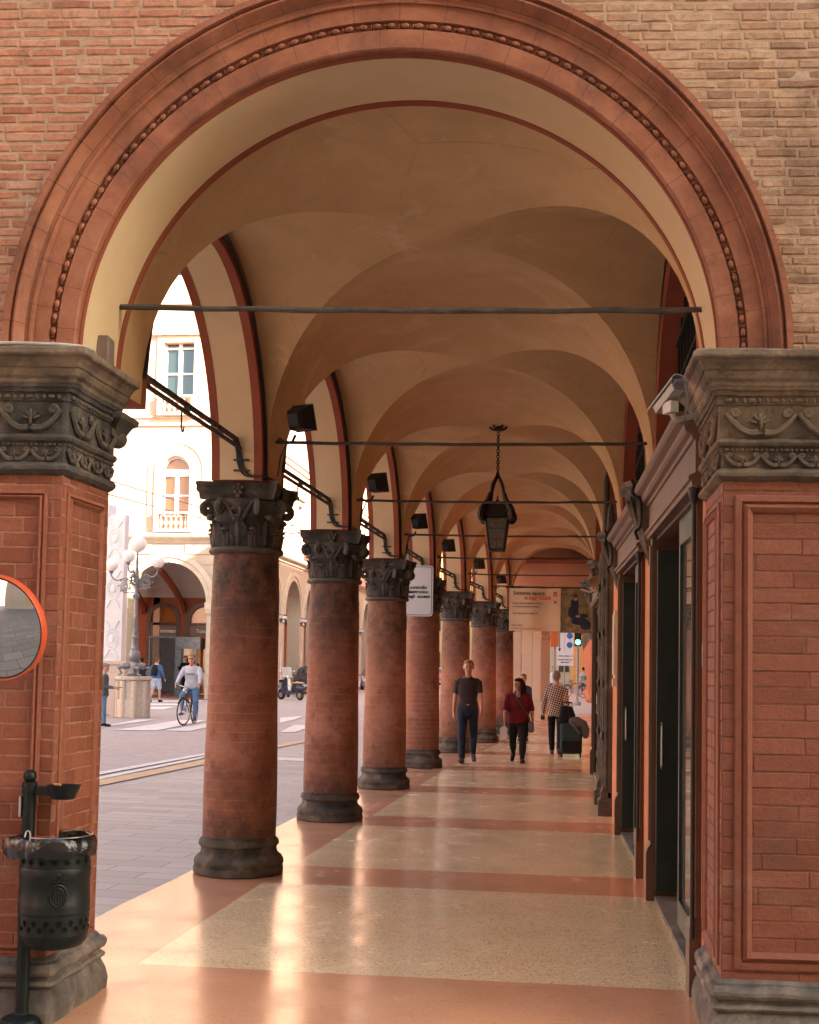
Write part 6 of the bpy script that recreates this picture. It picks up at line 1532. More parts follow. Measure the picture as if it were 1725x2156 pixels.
# ------------------------------------------------------------------ traffic mirror on the left pier
mc = onY(-4, 1322, 5.30); mir = thing('traffic_mirror', 'round convex traffic mirror with orange rim on the left pier', 'mirror', mc, 0)
def mirror_mat():
    t = NT('mirror_glass'); t.out(rgb(.55, .57, .58), .03, metal=1.0)
mirror_mat(); plain('mirror_orange', rgb(.62, .10, .035), .35, 0, .05)
MM = RZ(-.18) @ RX(PI / 2 + .22); R_ = .232
mb = MB(); Rc = .62
mb.lathe([(0.0001, .045)] + [(R_ * .93 * i / 14, .045 - (Rc - math.sqrt(Rc * Rc - (R_ * .93 * i / 14) ** 2))) for i in range(1, 15)], 64, MM, False); mb.build('mirror_face', 'mirror_glass', mir, sharp=80)
mb = MB(); mb.lathe([(R_ * .90, -.03), (R_ * .925, .004), (R_ * .962, .006), (R_ * .962, -.03)], 64, MM, False); mb.build('seal', 'cable_black', mir)
mb = MB(); mb.lathe([(R_ * .965, -.02), (R_ * .965, .008), (R_ * .972, .014), (R_ * .988, .016), (R_ * 1.0, .010), (R_ * 1.0, -.02), (R_ * .9, -.05), (.0001, -.06)], 64, MM, False); mb.build('rim', 'mirror_orange', mir)
mb = MB(); mb.tube([(-.02, .04, 0), (-.02, .35, 0)], .025, 10); mb.build('bracket', 'dark_paint', mir)
mb = MB(); s1 = onY(-2, 900, 5.35); mb.bbox(s1.x - .12, s1.x - .005, 5.34, 5.36, 2.55, 3.0, .003); mb.tube([(s1.x - .1, 5.37, 0), (s1.x - .1, 5.37, 3.0)], .022, 10)
# ------------------------------------------------------------------ litter bin with ashtray
bp = onZ(45, 2158); bn = thing('litter_bin', 'dark green metal litter bin with crest and ashtray on a post', 'litter bin', (bp.x, bp.y, -.018))
Dp = (bp - CAM).length
def bz(y): return onY(60, y, bp.y).z + .018
mb = MB(); mb.lathe([(.095, 0), (.095, .028), (.088, .034), (.085, .05), (.065, .062), (.05, .066), (.034, .07), (.03, .075)], 28); mb.lathe([(.029, .07), (.029, bz(1652)), (.034, bz(1652) + .002), (.034, bz(1668) + .002), (.034, bz(1646)), (.02, bz(1646) + .002), (.015, bz(1644))], 20)
pzz = bz(1634); mb.ball((0, 0, pzz), .0305, 20, 12); mb.build('post', 'dark_paint', bn)
mb = MB(); za = bz(1660); mb.tube([(-.0, -.03, za - .01), (.0, -.045, za - .01)], .014, 8); mb.lathe([(.036, za - .02), (.036, za + .02)], 20)
mb.bbox(.03, .11, -.012, .004, za - .028, za + .012, .003); mb.build('bracket', 'dark_paint', bn)
mb = MB(); mb.lathe([(.0001, za - .04), (.052, za - .04), (.075, za + .018), (.08, za + .02), (.072, za + .018), (.05, za - .005), (.0001, za - .008)], 24, TR(.165, -.01, 0)); ash = mb.build('ashtray', 'dark_paint', bn)
plain('cig_orange', rgb(.6, .3, .08), .8); mb = MB(); mb.tube([(.14, -.06, za + .028), (.175, -.068, za + .028)], .005, 8); mb.build('cigarette_end', 'cig_orange', bn)
x0_ = .135; zt_ = bz(1765); zb2 = bz(1992); rr = .163
mb = MB(); seg = 96; prof_b = [(.0001, zb2), (rr * .55, zb2 + .003), (rr * .80, zb2 + .016), (rr * .93, zb2 + .045), (rr * .95, zb2 + .07), (rr * .955, zb2 + .072), (rr * .95, zb2 + .075)]
z_a, z_b, z_c, z_d = zb2 + .075, bz(1900), bz(1888), bz(1822)
Hh = zt_ - zb2
def holes(zc_list, zlo, zhi):  # wall band pierced by little crosses
    n_a = 144; nz = max(6, int((zhi - zlo) / .0055)); V = []; Fc = []
    for i in range(nz + 1):
        for j in range(n_a): a = 2 * PI * j / n_a; V.append((x0_ + rr * .955 * math.cos(a), rr * .955 * math.sin(a), zlo + (zhi - zlo) * i / nz))
    for i in range(nz):
        for j in range(n_a):
            z = zlo + (zhi - zlo) * (i + .5) / nz; hole = False
            for zc, ph in zc_list:
                u = ((j + .5 + ph) % 8 - 4) / 8 * (2 * PI * rr * 8 / 144) ; w_ = z - zc
                u = (((j + .5 + ph) % 8) - 4) * (2 * PI * rr / 144)
                if abs(w_) + abs(u) < .0165 and (abs(w_) < .0175 and abs(u) < .0175): hole = True
            if not hole: k = (j + 1) % n_a; Fc.append((i * n_a + j, i * n_a + k, (i + 1) * n_a + k, (i + 1) * n_a + j))
    return V, Fc
mb.lathe(prof_b, seg, TR(x0_, 0, 0), False)
lo1, hi1 = z_a, z_a + .085
V, Fc = holes([(lo1 + .028, 0), (lo1 + .055, 4)], lo1, hi1); mb.add(V, Fc, smooth=True)
zu = zt_ - .05
mb.lathe([(rr * .955, hi1), (rr * .975, hi1 + .008), (rr * .975, hi1 + .012), (rr * .965, hi1 + .03), (rr * .975, hi1 + .048), (rr * .955, hi1 + .055), (rr * .955, zu - .115), (rr * .975, zu - .108), (rr * .965, zu - .09), (rr * .975, zu - .072), (rr * .955, zu - .065)], seg, TR(x0_, 0, 0), False)
V, Fc = holes([(zu - .035, 0)], zu - .065, zu); mb.add(V, Fc, smooth=True)
mb.lathe([(rr * .955, zu), (rr * .97, zt_)], seg, TR(x0_, 0, 0), False)
mb.build('bin_body', 'dark_paint', bn, sharp=60)
mb = MB(); mb.lathe([(rr * .90, zb2 + .06), (rr * .90, zt_ - .01)], 48, TR(x0_, 0, 0), False); mb.build('inner_bucket', 'shoe_black', bn)
mb = MB(); ca_ = math.radians(-62)   # crest in relief: wreath, shield, crown
def cr_(u, z, o=0.0): a = ca_ + u / (rr * .955); return Vector((x0_ + (rr * .96 + o) * math.cos(a), (rr * .96 + o) * math.sin(a), z))
zc2 = (hi1 + .055 + zu - .115) / 2 - .012
mb.tube([cr_(.036 * math.cos(2 * PI * i / 28), zc2 + .048 * math.sin(2 * PI * i / 28)) for i in range(29)], [.004 + .002 * (i % 2) for i in range(29)], 6)
mb.tube([cr_(.024 * math.cos(2 * PI * i / 20), zc2 + .034 * math.sin(2 * PI * i / 20)) for i in range(21)], .003, 6)
for u in (-.012, 0, .012): mb.tube([cr_(u, zc2 - .02), cr_(u, zc2 + .02)], .0028, 5)
mb.tube([cr_(-.018, zc2 + .005), cr_(.018, zc2 + .005)], .0028, 5)
mb.tube([cr_(-.03, zc2 + .062), cr_(-.012, zc2 + .058), cr_(.0, zc2 + .066), cr_(.012, zc2 + .058), cr_(.03, zc2 + .062)], .0055, 6)
for u in (-.02, -.008, .008, .02): mb.ball(cr_(u, zc2 + .074), .006, 7, 5)
mb.ball(cr_(0, zc2 + .088), (.01, .01, .011), 8, 6); mb.tube([cr_(-.022, zc2 - .062), cr_(.022, zc2 - .062)], .0035, 6)
mb.build('crest', 'dark_paint', bn)
def plastic():
    t = NT('bin_liner'); v = t.coord(); n = t.noise(v, 14, 3, .5, 1.5)
    t.out(rgb(.008, .009, .012), t.rng(n, .3, .7, .12, .3), t.bump(n, .5, .012), spec=.6)
plastic()
mb = MB(); rings = []; rnd = random.Random(4); na = 72; wob = [rnd.uniform(-1, 1) for _ in range(na)]; wob = [(wob[i] + wob[i - 1]) * .5 for i in range(na)]
for k_, (dr_, z) in enumerate(((-.012, zt_ - .06), (-.006, zt_ - .01), (.0, zt_ + .018), (.010, zt_ + .008), (.017, zt_ - .02), (.015, zt_ - .042), (.010, zt_ - .058), (.004, zt_ - .052))):
    ring = []
    for j in range(na):
        a = 2 * PI * j / na; dr_ = dr_; bl = max(0, math.cos(a - PI * 1.02)) ** 6 * (.062 if k_ > 2 else .02)
        w_ = wob[j] * (.006 if 1 < k_ < 7 else .002) + .003 * math.sin(a * 9 + k_); r_ = rr + dr_ + bl + w_
        ring.append(Vector((x0_ + r_ * math.cos(a), r_ * math.sin(a), z + .007 * math.sin(a * 5 + k_ * .7) + wob[(j * 3 + k_) % na] * .006 - bl * .1 - (.018 * (1 - math.cos(a * 2 + 1)) * .3 if k_ > 4 else 0))))
    rings.append(ring)
mb.loft(rings, False, True, True); mb.build('bin_liner', 'bin_liner', bn, sharp=55)
mb = MB(); mb.tube([(x0_ + rr * .97 * math.cos(a), rr * .97 * math.sin(a), zt_ + .024) for a in [PI * (-.62 + 1.24 * i / 30) for i in range(31)]], .0035, 6)
mb.tube(curve([(x0_ - .09, -.14, zt_ + .024), (x0_ - .085, -.13, zt_ + .05), (x0_ - .065, -.14, zt_ + .045), (x0_ - .06, -.15, zt_ + .01)]), .0035, 6); mb.build('wire_ring', 'steel', bn)
mb = MB(); mb.bbox(-.042, -.03, -.022, .012, bz(1720), bz(1675), .004); mb.bbox(-.0445, -.041, -.016, .004, bz(1716), bz(1680), .001); mb.build('lock_plate', 'steel', bn)
# ------------------------------------------------------------------ sign and banner
sp = onY(881, 1244, 20.25); sgn = thing('street_sign', 'white sign reading controllo elettronico degli accessi on the fourth column', 'sign', sp)
mb = MB(); w2, h2 = .235, .405
def rrect(w_, h_, r, n=5): return [(sx * (w_ - r) + r * math.cos(a), sz * (h_ - r) + r * math.sin(a)) for sx, sz, a0_ in ((1, 1, 0), (-1, 1, PI / 2), (-1, -1, PI), (1, -1, 1.5 * PI)) for a in [a0_ + PI / 2 * i / n for i in range(n + 1)]]
mb.prism(rrect(w2, h2, .05), 0, .02, 'y'); mb.build('board', 'sign_white', sgn) if 'sign_white' in MATS else None
plain('sign_white', rgb(.62, .66, .70), .4, 0, .03)
if not any(c.parent == sgn for c in bpy.data.objects): mb.build('board', 'sign_white', sgn)
mb = MB(); a_ = rrect(w2 - .018, h2 - .018, .045); b_ = rrect(w2 - .026, h2 - .026, .04); n = len(a_)
mb.add([(x, -.003, z) for x, z in a_] + [(x, -.003, z) for x, z in b_], [(i, (i + 1) % n, n + (i + 1) % n, n + i) for i in range(n)], smooth=False)
mb.build('border', 'shoe_black', sgn)
mb = MB()
for i, s_ in enumerate(('controllo', 'elettronico', 'degli  accessi')): add_text(mb, s_, .072, TR(.0, -.003, .055 - i * .072) @ RX(PI / 2), .001, bold=.0022)
mb.build('lettering', 'shoe_black', sgn)
mb = MB(); mb.box(-.03, .03, .021, .25, -.2, -.16); mb.box(-.03, .03, .021, .25, .2, .24); mb.build('bracket', 'iron_rod', sgn)
YB = 30.6; A = onY(1073, 1238, YB); B = onY(1256, 1244, YB); Cb = onY(1073, 1328, YB)
ban = thing('banner', 'wide cream exhibition banner with dark painting panel hanging across the portico', 'banner', (A.x, YB, Cb.z)); W_ = B.x - A.x + .25; Hb = A.z - Cb.z; split = onY(1181, 1240, YB).x - A.x
plain('banner_cream', rgb(.60, .50, .36), .8, 0, .05, 2); plain('print_dark', rgb(.06, .05, .045), .7); plain('print_red', rgb(.60, .06, .04), .7)
mb = MB(); 
R = [[Vector((split * i / 12, .02 * math.sin(i * .9) , z)) for z in (0, Hb / 2, Hb)] for i in range(13)]; mb.loft(R, False, False, True); R2 = [[p + Vector((0, .008, 0)) for p in reversed(r_)] for r_ in R]; mb.loft(R2, False, False, True)
txt = mb.build('text_panel', 'banner_cream', ban)
mb = MB(); y_ = -.03
def bt(s_, x, z, size, m='d', al='LEFT', bo=.002): return (s_, x, z, size, al, bo)
for (s_, x, z, size, al, bo) in (bt('Settanta opere', .09, Hb - .12, .125), bt('Popoli ritratti, pittura e scultura', .08, Hb - .36, .055, bo=.001), bt('in collezione Sandro Lorusso', .08, Hb - .44, .055, bo=.001), bt('Casa Saraceni, via Farini 15', .08, Hb - .60, .055, bo=.001), bt('Ingresso libero', .06, .14, .045, bo=.001)):
    add_text(mb, s_, size, TR(x, y_, z) @ RX(PI / 2), .001, al, bo)
mb.build('lettering', 'print_dark', ban)
mb = MB(); add_text(mb, 'di Ugo Guidi', .125, TR(split * .28, y_, Hb - .235) @ RX(PI / 2), .001, 'LEFT', .002); add_text(mb, 'fondazione cultura   fondazione cultura   arte', .04, TR(.06, y_, .06) @ RX(PI / 2), .001, 'LEFT', .001)
for (a, z, w_, h_) in ((split - .17, Hb - .20, .03, .11), (split - .12, Hb - .20, .03, .11), (split - .17, Hb - .11, .08, .025), (split - .16, Hb - .36, .06, .06)): mb.box(a, a + w_, y_ - .001, y_, z, z + h_)
mb.build('red_lettering', 'print_red', ban)
def painting():
    t = NT('painted_panel'); v = t.coord(); n = t.noise(t.mapping(v, (1, 1, 1)), 5.5, 6, .7, 1.2)
    t.out(t.ramp(n, [(.3, rgb(.05, .055, .035)), (.45, rgb(.13, .14, .08)), (.56, rgb(.22, .19, .11)), (.7, rgb(.30, .24, .15))]), .8)
painting()
mb = MB(); mb.box(split, W_, 0.0, .012, -.03, Hb); pp = mb.build('painting_panel', 'painted_panel', ban)
mb = MB(); cx_ = split + .33; s_ = Hb
for (u, z, ru, rz_) in ((cx_, .62 * s_, .10, .17), (cx_ - .03, .45 * s_, .13, .16), (cx_ + .12, .24 * s_, .20, .09), (cx_ + .26, .16 * s_, .13, .12), (cx_ + .20, .37 * s_, .12, .05)): mb.ball((u, -.001, z), (ru, .004, rz_), 20, 8)
mb.build('painted_figure', 'jeans_navy', pp)
mb = MB(); mb.ball((cx_ + .02, -.006, .78 * s_), (.055, .004, .065), 14, 6); mb.ball((cx_ + .08, -.006, .36 * s_), (.06, .004, .025), 12, 6); mb.build('painted_face', 'skin_tan', pp)
mb = MB(); mb.ball((cx_ + .01, -.009, .83 * s_), (.065, .004, .05), 14, 6); mb.build('painted_hair', 'leather', pp)
mb = MB(); mb.tube([(-.1, .01, Hb + .01), (W_, .01, Hb + .01)], .012, 8)
for u in (.02, W_ * .45, W_ - .1): mb.tube([(u, .01, Hb + .01), (u, .01, Hb + .12)], .005, 5)
mb.build('hanging_rod', 'iron_black', ban)
# ------------------------------------------------------------------ ornate street lamp and its stone pedestal
Yl = 36.9; pc = onZ(281, 1512, -.02); Yl = pc.y + .55; X_ = onY(281, 1450, Yl).x
def lz(y, x=281): return onY(x, y, Yl).z
ped = thing('lamp_pedestal', 'pale stone octagonal pedestal under the ornate street lamp', 'pedestal', (X_, Yl, 0))
zt = lz(1424); mb = MB()
plan8 = [(.46 * math.cos(PI / 8 + i * PI / 4), .46 * math.sin(PI / 8 + i * PI / 4)) for i in range(8)]
mb.plan_sweep(plan8, [(.02, -.02), (.02, zt * .42), (-.02, zt * .45), (-.02, zt - .14), (.0, zt - .12), (.06, zt - .09), (.07, zt - .02), (.05, zt)])
for i in range(8): a = PI / 8 + i * PI / 4; mb.lathe([(.09, -.02), (.09, zt - .13)], 10, TR(.42 * math.cos(a), .42 * math.sin(a), 0))
mb.build('stone_block', 'granite_pale', ped)
mb = MB(); mb.bbox(-.62, -.47, -.2, .25, -.02, zt * .98, .01); mb.build('side_cabinet', 'vault_grey', ped)
lamp = thing('street_lamp', 'ornate grey cast iron street lamp with white globes and winged creatures at its foot', 'street lamp', (X_, Yl, zt))
def L(y, x=281): return lz(y, x) - zt
mb = MB(); prof_l = [(.20, 0), (.22, .04), (.15, .08), (.13, .2), (.15, .3), (.10, .42), (.13, .46), (.17, .56), (.16, .68), (.11, .76), (.12, .8), (.10, .84), (.095, 1.1), (.11, 1.14), (.085, 1.18)]
z_ = L(1300); prof_l += [(.085, 1.2), (.062, z_ + .0), (.07, z_ + .03), (.06, z_ + .06), (.055, L(1262)), (.10, L(1258)), (.11, L(1254)), (.06, L(1250)), (.05, L(1244)), (.085, L(1232)), (.09, L(1222)), (.05, L(1212)), (.06, L(1205)), (.035, L(1195)), (.045, L(1185)), (.02, L(1165)), (.05, L(1162)), (.06, L(1158))]
mb.lathe(prof_l, 20)
for s_ in range(3):
    for ph in range(4):
        mb.tube([((.088 - .022 * t / 30) * math.cos(ph * PI / 2 + t * .28), (.088 - .022 * t / 30) * math.sin(ph * PI / 2 + t * .28), 1.2 + (z_ - 1.2) * t / 30) for t in range(31)], .012, 5) if s_ == 0 else None
lpost = mb.build('post', 'lamp_iron', lamp)
for k in range(4):
    a = PI * .15 + k * PI / 2; M = RZ(a); b = Body()
    b.limb([M @ Vector((.06, 0, .30)), M @ Vector((.20, 0, .30)), M @ Vector((.30, 0, .24))], [.09, .085, .05]); b.limb([M @ Vector((.28, .04, .26)), M @ Vector((.46, .06, .24)), M @ Vector((.36, .07, .10)), M @ Vector((.44, .07, .03))], [.05, .05, .035, .03]); b.ball(M @ Vector((.30, 0, .33)), .06, 10, 8)
    b.fuse('winged_creature', 'lamp_iron', lamp, .018, 3)
plain('globe_white', rgb(.85, .85, .85), .25, 0, .02)
arms_ = [(333, 1183, 14), (279, 1173, 14), (235, 1190, 14)]
gz = [(0.0, L(1145), .20)]; armv = []
for (x, y, r) in arms_[:1] + arms_[2:]:
    p = onY(x, y, Yl); gx = p.x - X_; armv.append((gx, 0, p.z - zt, .185))
armv.append((-.05, -.62, L(1175), .185))
mb = MB(); mb.ball((0, 0, L(1145)), .25, 20, 12); mb.build('globe', 'globe_white', lamp)
for (gx, gy, gz_, r) in armv:
    mb = MB(); mb.ball((gx, gy, gz_), r, 20, 12); mb.build('globe', 'globe_white', lamp)
    d = Vector((gx, gy, 0)); ln = d.length; d = d / ln; zz = gz_ - r; P = lambda u, z: Vector((d.x * u, d.y * u, z)); mb = MB()
    mb.tube(curve([P(.05, zz - .42), P(ln * .4, zz - .20), P(ln * .75, zz - .26), P(ln * .96, zz - .16), P(ln, zz - .02)]), .022, 7)
    mb.lathe([(.03, 0), (.07, .02), (.05, .05), (.1, .1)], 12, TR(gx, gy, zz - .06))
    c = P(ln * .45, zz - .42); mb.tube([c + d * (.17 * (1 - t * .75) * math.cos(5 * PI * t * .9 + 1.2)) + Vector((0, 0, .17 * (1 - t * .75) * math.sin(5 * PI * t * .9 + 1.2))) for t in [i / 40 for i in range(41)]], .018, 6)
    for i in range(7): a = i * .9; mb.ball(c + d * (.19 * math.cos(a)) + Vector((0, 0, .19 * math.sin(a))), .028, 7, 5)
    mb.tube(curve([P(.05, zz - .62), P(ln * .25, zz - .6), P(ln * .45, zz - .62), P(ln * .6, zz - .5)]), .018, 6); mb.build('scroll_arm', 'lamp_iron', lamp)
# ------------------------------------------------------------------ bicycles
plain('tyre', rgb(.02, .02, .02), .7); plain('frame_black', rgb(.02, .022, .025), .3); plain('crate_green', rgb(.04, .28, .13), .5); plain('saddle_tan', rgb(.40, .30, .19), .5)
def bicycle(label, loc, rz, steer=0.0, crate=False, frame='frame_black', group=None):
    t = thing('bicycle', label, 'bicycle', loc, rz, group); R = .34; wb_ = 1.04   # faces +y
    for i, y in enumerate((-.52, .52)):
        M = TR(0, y, R) @ (RZ(steer) if i else Matrix.Identity(4)); mb = MB()
        mb.tube([M @ Vector((0, R * .97 * math.cos(2 * PI * k / 36), R * .97 * math.sin(2 * PI * k / 36))) for k in range(37)], .016, 7, cap=False); wh = mb.build('wheel', 'tyre', t)
        mb = MB(); mb.tube([M @ Vector((0, R * .91 * math.cos(2 * PI * k / 36), R * .91 * math.sin(2 * PI * k / 36))) for k in range(37)], .008, 5, cap=False)
        for k in range(14): a = 2 * PI * k / 14; mb.tube([M @ Vector((.015 * (-1) ** k, 0, 0)), M @ Vector((0, R * .9 * math.cos(a), R * .9 * math.sin(a)))], .002, 3)
        mb.tube([M @ Vector((-.04, 0, 0)), M @ Vector((.04, 0, 0))], .02, 8); mb.build('rim', 'steel', wh)
        mb = MB(); mb.tube([M @ Vector((0, (R + .03) * math.cos(a), (R + .03) * math.sin(a))) for a in [PI * (.15 + .8 * k / 14) if i == 0 else PI * (.2 + .6 * k / 14) for k in range(15)]], .02, 6, flat=.4); mb.build('mudguard', frame, t)
    mb = MB(); BB = (0, -.06, .29); ST = (0, -.22, .80); HT = (0, .34, .82); HB = (0, .38, .66)
    for a, b in ((BB, ST), (BB, HB), ((0, -.2, .74), HT), (BB, (0, -.52, R)), ((0, -.19, .70), (0, -.52, R)), (HT, HB)): mb.tube([a, b], .016, 8)
    S = RZ(steer); P0 = Vector((0, .52, R)); 
    for sx in (-.045, .045): mb.tube([HB, (sx, .42, .6), (sx, .52, R)], .012, 6)
    mb.build('frame', frame, t)
    mb = MB(); mb.tube([HT, (0, .31, .98)], .013, 8); mb.tube(curve([(-.29, .14, 1.04), (-.24, .22, 1.03), (-.1, .33, 1.0), (0, .34, .98), (.1, .33, 1.0), (.24, .22, 1.03), (.29, .14, 1.04)]), .012, 7)
    for sx in (-1, 1): mb.tube([(sx * .29, .16, 1.04), (sx * .30, .05, 1.045)], .018, 8)
    mb.build('handlebar', 'steel', t)
    mb = MB(); mb.ball((0, .46, .90), (.055, .05, .055), 12, 8); mb.build('headlamp', 'steel', t)
    mb = MB(); mb.prism([(-.03, .12), (.03, .12), (.09, -.1), (.05, -.14), (-.05, -.14), (-.09, -.1)], .86, .90, 'z', TR(0, -.25, 0)); mb.tube([ST, (0, -.24, .88)], .013, 6); mb.build('saddle', 'leather', t)
    mb = MB(); mb.tube([(-.09, -.06, .29), (.09, -.06, .29)], .012, 6)
    for sx, zz, yy in ((-1, .15, -.10), (1, .43, -.02)): mb.tube([(sx * .08, -.06, .29), (sx * .09, yy, zz)], .010, 6); mb.bbox(sx * .09 - (.1 if sx < 0 else 0), sx * .09 + (.1 if sx > 0 else 0), yy - .04, yy + .04, zz - .01, zz + .01, .003)
    mb.tube([(.04, -.06 + .09 * math.cos(2 * PI * k / 20), .29 + .09 * math.sin(2 * PI * k / 20)) for k in range(21)], .006, 5); mb.build('pedal_crank', 'steel', t)
    if crate:
        mb = MB(); x0, x1, y0, y1, z0, z1 = -.24, .24, .42, .76, .98, 1.2
        mb.box(x0, x1, y0, y1, z0, z0 + .01)
        for (a, b, c, d) in ((x0, x1, y0, y0 + .012), (x0, x1, y1 - .012, y1), (x0, x0 + .012, y0, y1), (x1 - .012, x1, y0, y1)):
            for k in range(4): mb.box(a, b, c, d, z0 + .012 + k * .052, z0 + .05 + k * .052)
            mb.box(a, b, c, d, z1 - .03, z1)
        cr = thing('green_crate', 'green plastic crate on the front of the parked bicycle', 'crate', loc, rz); mb.build('basket', 'crate_green', cr)
    return t
# cyclist
wp_ = onZ(386, 1527, -.02); wp2 = onZ(410, 1521, -.02)
heading = PI + .02; bc_ = (wp_ + Vector((math.sin(-heading) * -0, 0, 0)))
fwd = Vector((-math.sin(heading), math.cos(heading), 0)); bcen = Vector((wp_.x, wp_.y, -.02)) - fwd * .52
bicycle('black city bicycle ridden by the man in the grey sweatshirt', bcen, heading, -.25)
rt, jt, hn, hd, tk = person('man in grey sweatshirt and blue jeans riding a black bicycle', (bcen.x - fwd.x * .24, bcen.y - fwd.y * .24, -.02 + .01), heading, H=1.80, top='sweat_grey', sleeve='long', bottom='jeans_blue', hair='hair_fair', shoes='shoe_grey',
    hips=((1.08, 1.10), (.62, .75)), arms=((.62, .30, .25), (.62, .30, .25)), girth=1.16, hgirth=1.1, lean=.12, seat=.02, vox=.013, loose=1.1, spread=(.16, .16), top_len=.04)
mb = MB(); a = hd(-.03, .094, .006); b_ = hd(.03, .094, .006)
for c in (a, b_): mb.ball(c, (.026, .008, .016), 10, 6)
mb.tube([hd(-.078, .02, .01), a, b_, hd(.078, .02, .01)], .004, 5); mb.build('sunglasses', 'shoe_black', rt)
b = Body(); b.limb([tk(1.49, 0, -.01), tk(1.475, 0, .055)], [(.062, .05), (.045, .03)]); b.fuse('red_scarf', 'red_scarf', rt, .012, 2)
mb = MB(); mb.box(-.10, .10, .0, .004, -.012, .012, TR(*tk(1.25, 0, .158))); mb.build('chest_print', 'grey_jacket', rt)
# ------------------------------------------------------------------ cars and scooters across the street
def car(label, loc, rz, paint, L_=3.8, W_=1.66, Hc=1.48):
    t = thing('parked_car', label, 'car', loc, rz); w_ = W_ / 2   # nose towards -y
    def sec(y, zs): return y, zs
    rings = []
    # half-width and heights along the length: (y, belt z, lower z, half width, roof z, roof half width)
    S = [(-L_ / 2, .50, .28, .62, .62, .50), (-L_ / 2 + .12, .70, .22, .76, .74, .60), (-L_ / 2 + .45, .84, .20, .82, .88, .62), (-L_ / 2 + .95, .92, .20, .83, .98, .64), (-L_ / 2 + 1.5, .94, .20, .83, Hc - .10, .60), (-L_ / 2 + 2.0, .95, .20, .83, Hc, .60), (-L_ / 2 + 2.9, .96, .20, .83, Hc - .02, .58), (L_ / 2 - .35, .95, .22, .80, Hc - .22, .54), (L_ / 2, .70, .30, .68, .82, .50)]
    for (y, zb, zl, hw, zr, rh) in S:
        k = W_ / 1.66
        pts = [(-hw * .88, zl), (-hw, zl + .12), (-hw, zb - .08), (-hw * .95, zb), (-rh, zr - .05), (-rh * .8, zr), (rh * .8, zr), (rh, zr - .05), (hw * .95, zb), (hw, zb - .08), (hw, zl + .12), (hw * .88, zl)]
        rings.append([Vector((x * k, y, z)) for x, z in pts])
    mb = MB(); mb.loft([list(reversed(r)) for r in rings], True, True, True); mb.build('body', paint, t, sharp=25)
    mb = MB(); k = W_ / 1.66; y0, y1 = -L_ / 2 + .97, -L_ / 2 + 1.48
    mb.quad((-.70 * k, y0 - .01, .955), (.70 * k, y0 - .01, .955), (.57 * k, y1, Hc - .12), (-.57 * k, y1, Hc - .12)); mb.v = [(x, y - .015, z + .012) for x, y, z in mb.v]; mb.build('windscreen', 'glass_car', t)
    for sx in (-1, 1):
        mb = MB(); P = [(sx * .80 * k, y0 + .35, .98), (sx * .805 * k, L_ / 2 - .5, .99), (sx * .60 * k, L_ / 2 - .62, Hc - .12), (sx * .615 * k, y1 + .12, Hc - .10)]; mb.add([(x + sx * .02, y, z) for x, y, z in P], [(0, 1, 2, 3)] if sx > 0 else [(3, 2, 1, 0)]); mb.build('side_window', 'glass_car', t)
        mb = MB(); mb.ball((sx * .60 * k, -L_ / 2 + .10, .60), (.15, .09, .08), 12, 8); mb.build('headlight', 'white_paint_metal', t)
        mb = MB(); mb.ball((sx * .92 * k, y0 + .25, .98), (.09, .06, .07), 10, 6); mb.build('wing_mirror', paint, t)
        for yy in (-L_ / 2 + .68, L_ / 2 - .62):
            mb = MB(); mb.lathe([(.0, -.10), (.27, -.10), (.30, -.07), (.30, .07), (.27, .10), (0, .10)], 24, TR(sx * (.76 * k), yy, .30) @ RY(PI / 2)); wh = mb.build('wheel', 'tyre', t)
            mb = MB(); mb.lathe([(0, -.112), (.18, -.108), (.19, .0), (.18, .108), (0, .112)], 16, TR(sx * (.76 * k), yy, .30) @ RY(PI / 2)); mb.build('hubcap', 'steel', wh)
    mb = MB(); mb.bbox(-.5, .5, -L_ / 2 - .02, -L_ / 2 + .04, .28, .42, .01); mb.build('grille', 'shoe_black', t)
    mb = MB(); mb.box(-.26, .26, -L_ / 2 - .03, -L_ / 2 - .02, .42, .53); mb.build('number_plate', 'white_paint_metal', t)
    return t
t_ = NT('car_black'); t_.out(rgb(.025, .028, .032), .3); t_.b.inputs['Coat Weight'].default_value = .2
t_ = NT('car_silver'); t_.out(rgb(.42, .46, .50), .3, metal=.5); t_.b.inputs['Coat Weight'].default_value = .8
t_ = NT('car_red'); t_.out(rgb(.45, .05, .05), .3); t_.b.inputs['Coat Weight'].default_value = .8
t_ = NT('scooter_blue'); t_.out(rgb(.015, .03, .085), .3); t_.b.inputs['Coat Weight'].default_value = .3
p = onZ(640, 1462, -.03); car('dark hatchback parked behind the blue scooter across the street', (p.x, p.y + 1.9, -.03), .12, 'car_black')
p = onZ(768, 1453, -.03); car('silver car parked beyond the dark hatchback', (p.x + .3, p.y + 1.9, -.03), .15, 'car_silver')
p = onZ(925, 1449, -.03); car('red car seen between the fourth and fifth columns', (p.x, p.y + 1.9, -.03), .1, 'car_red')
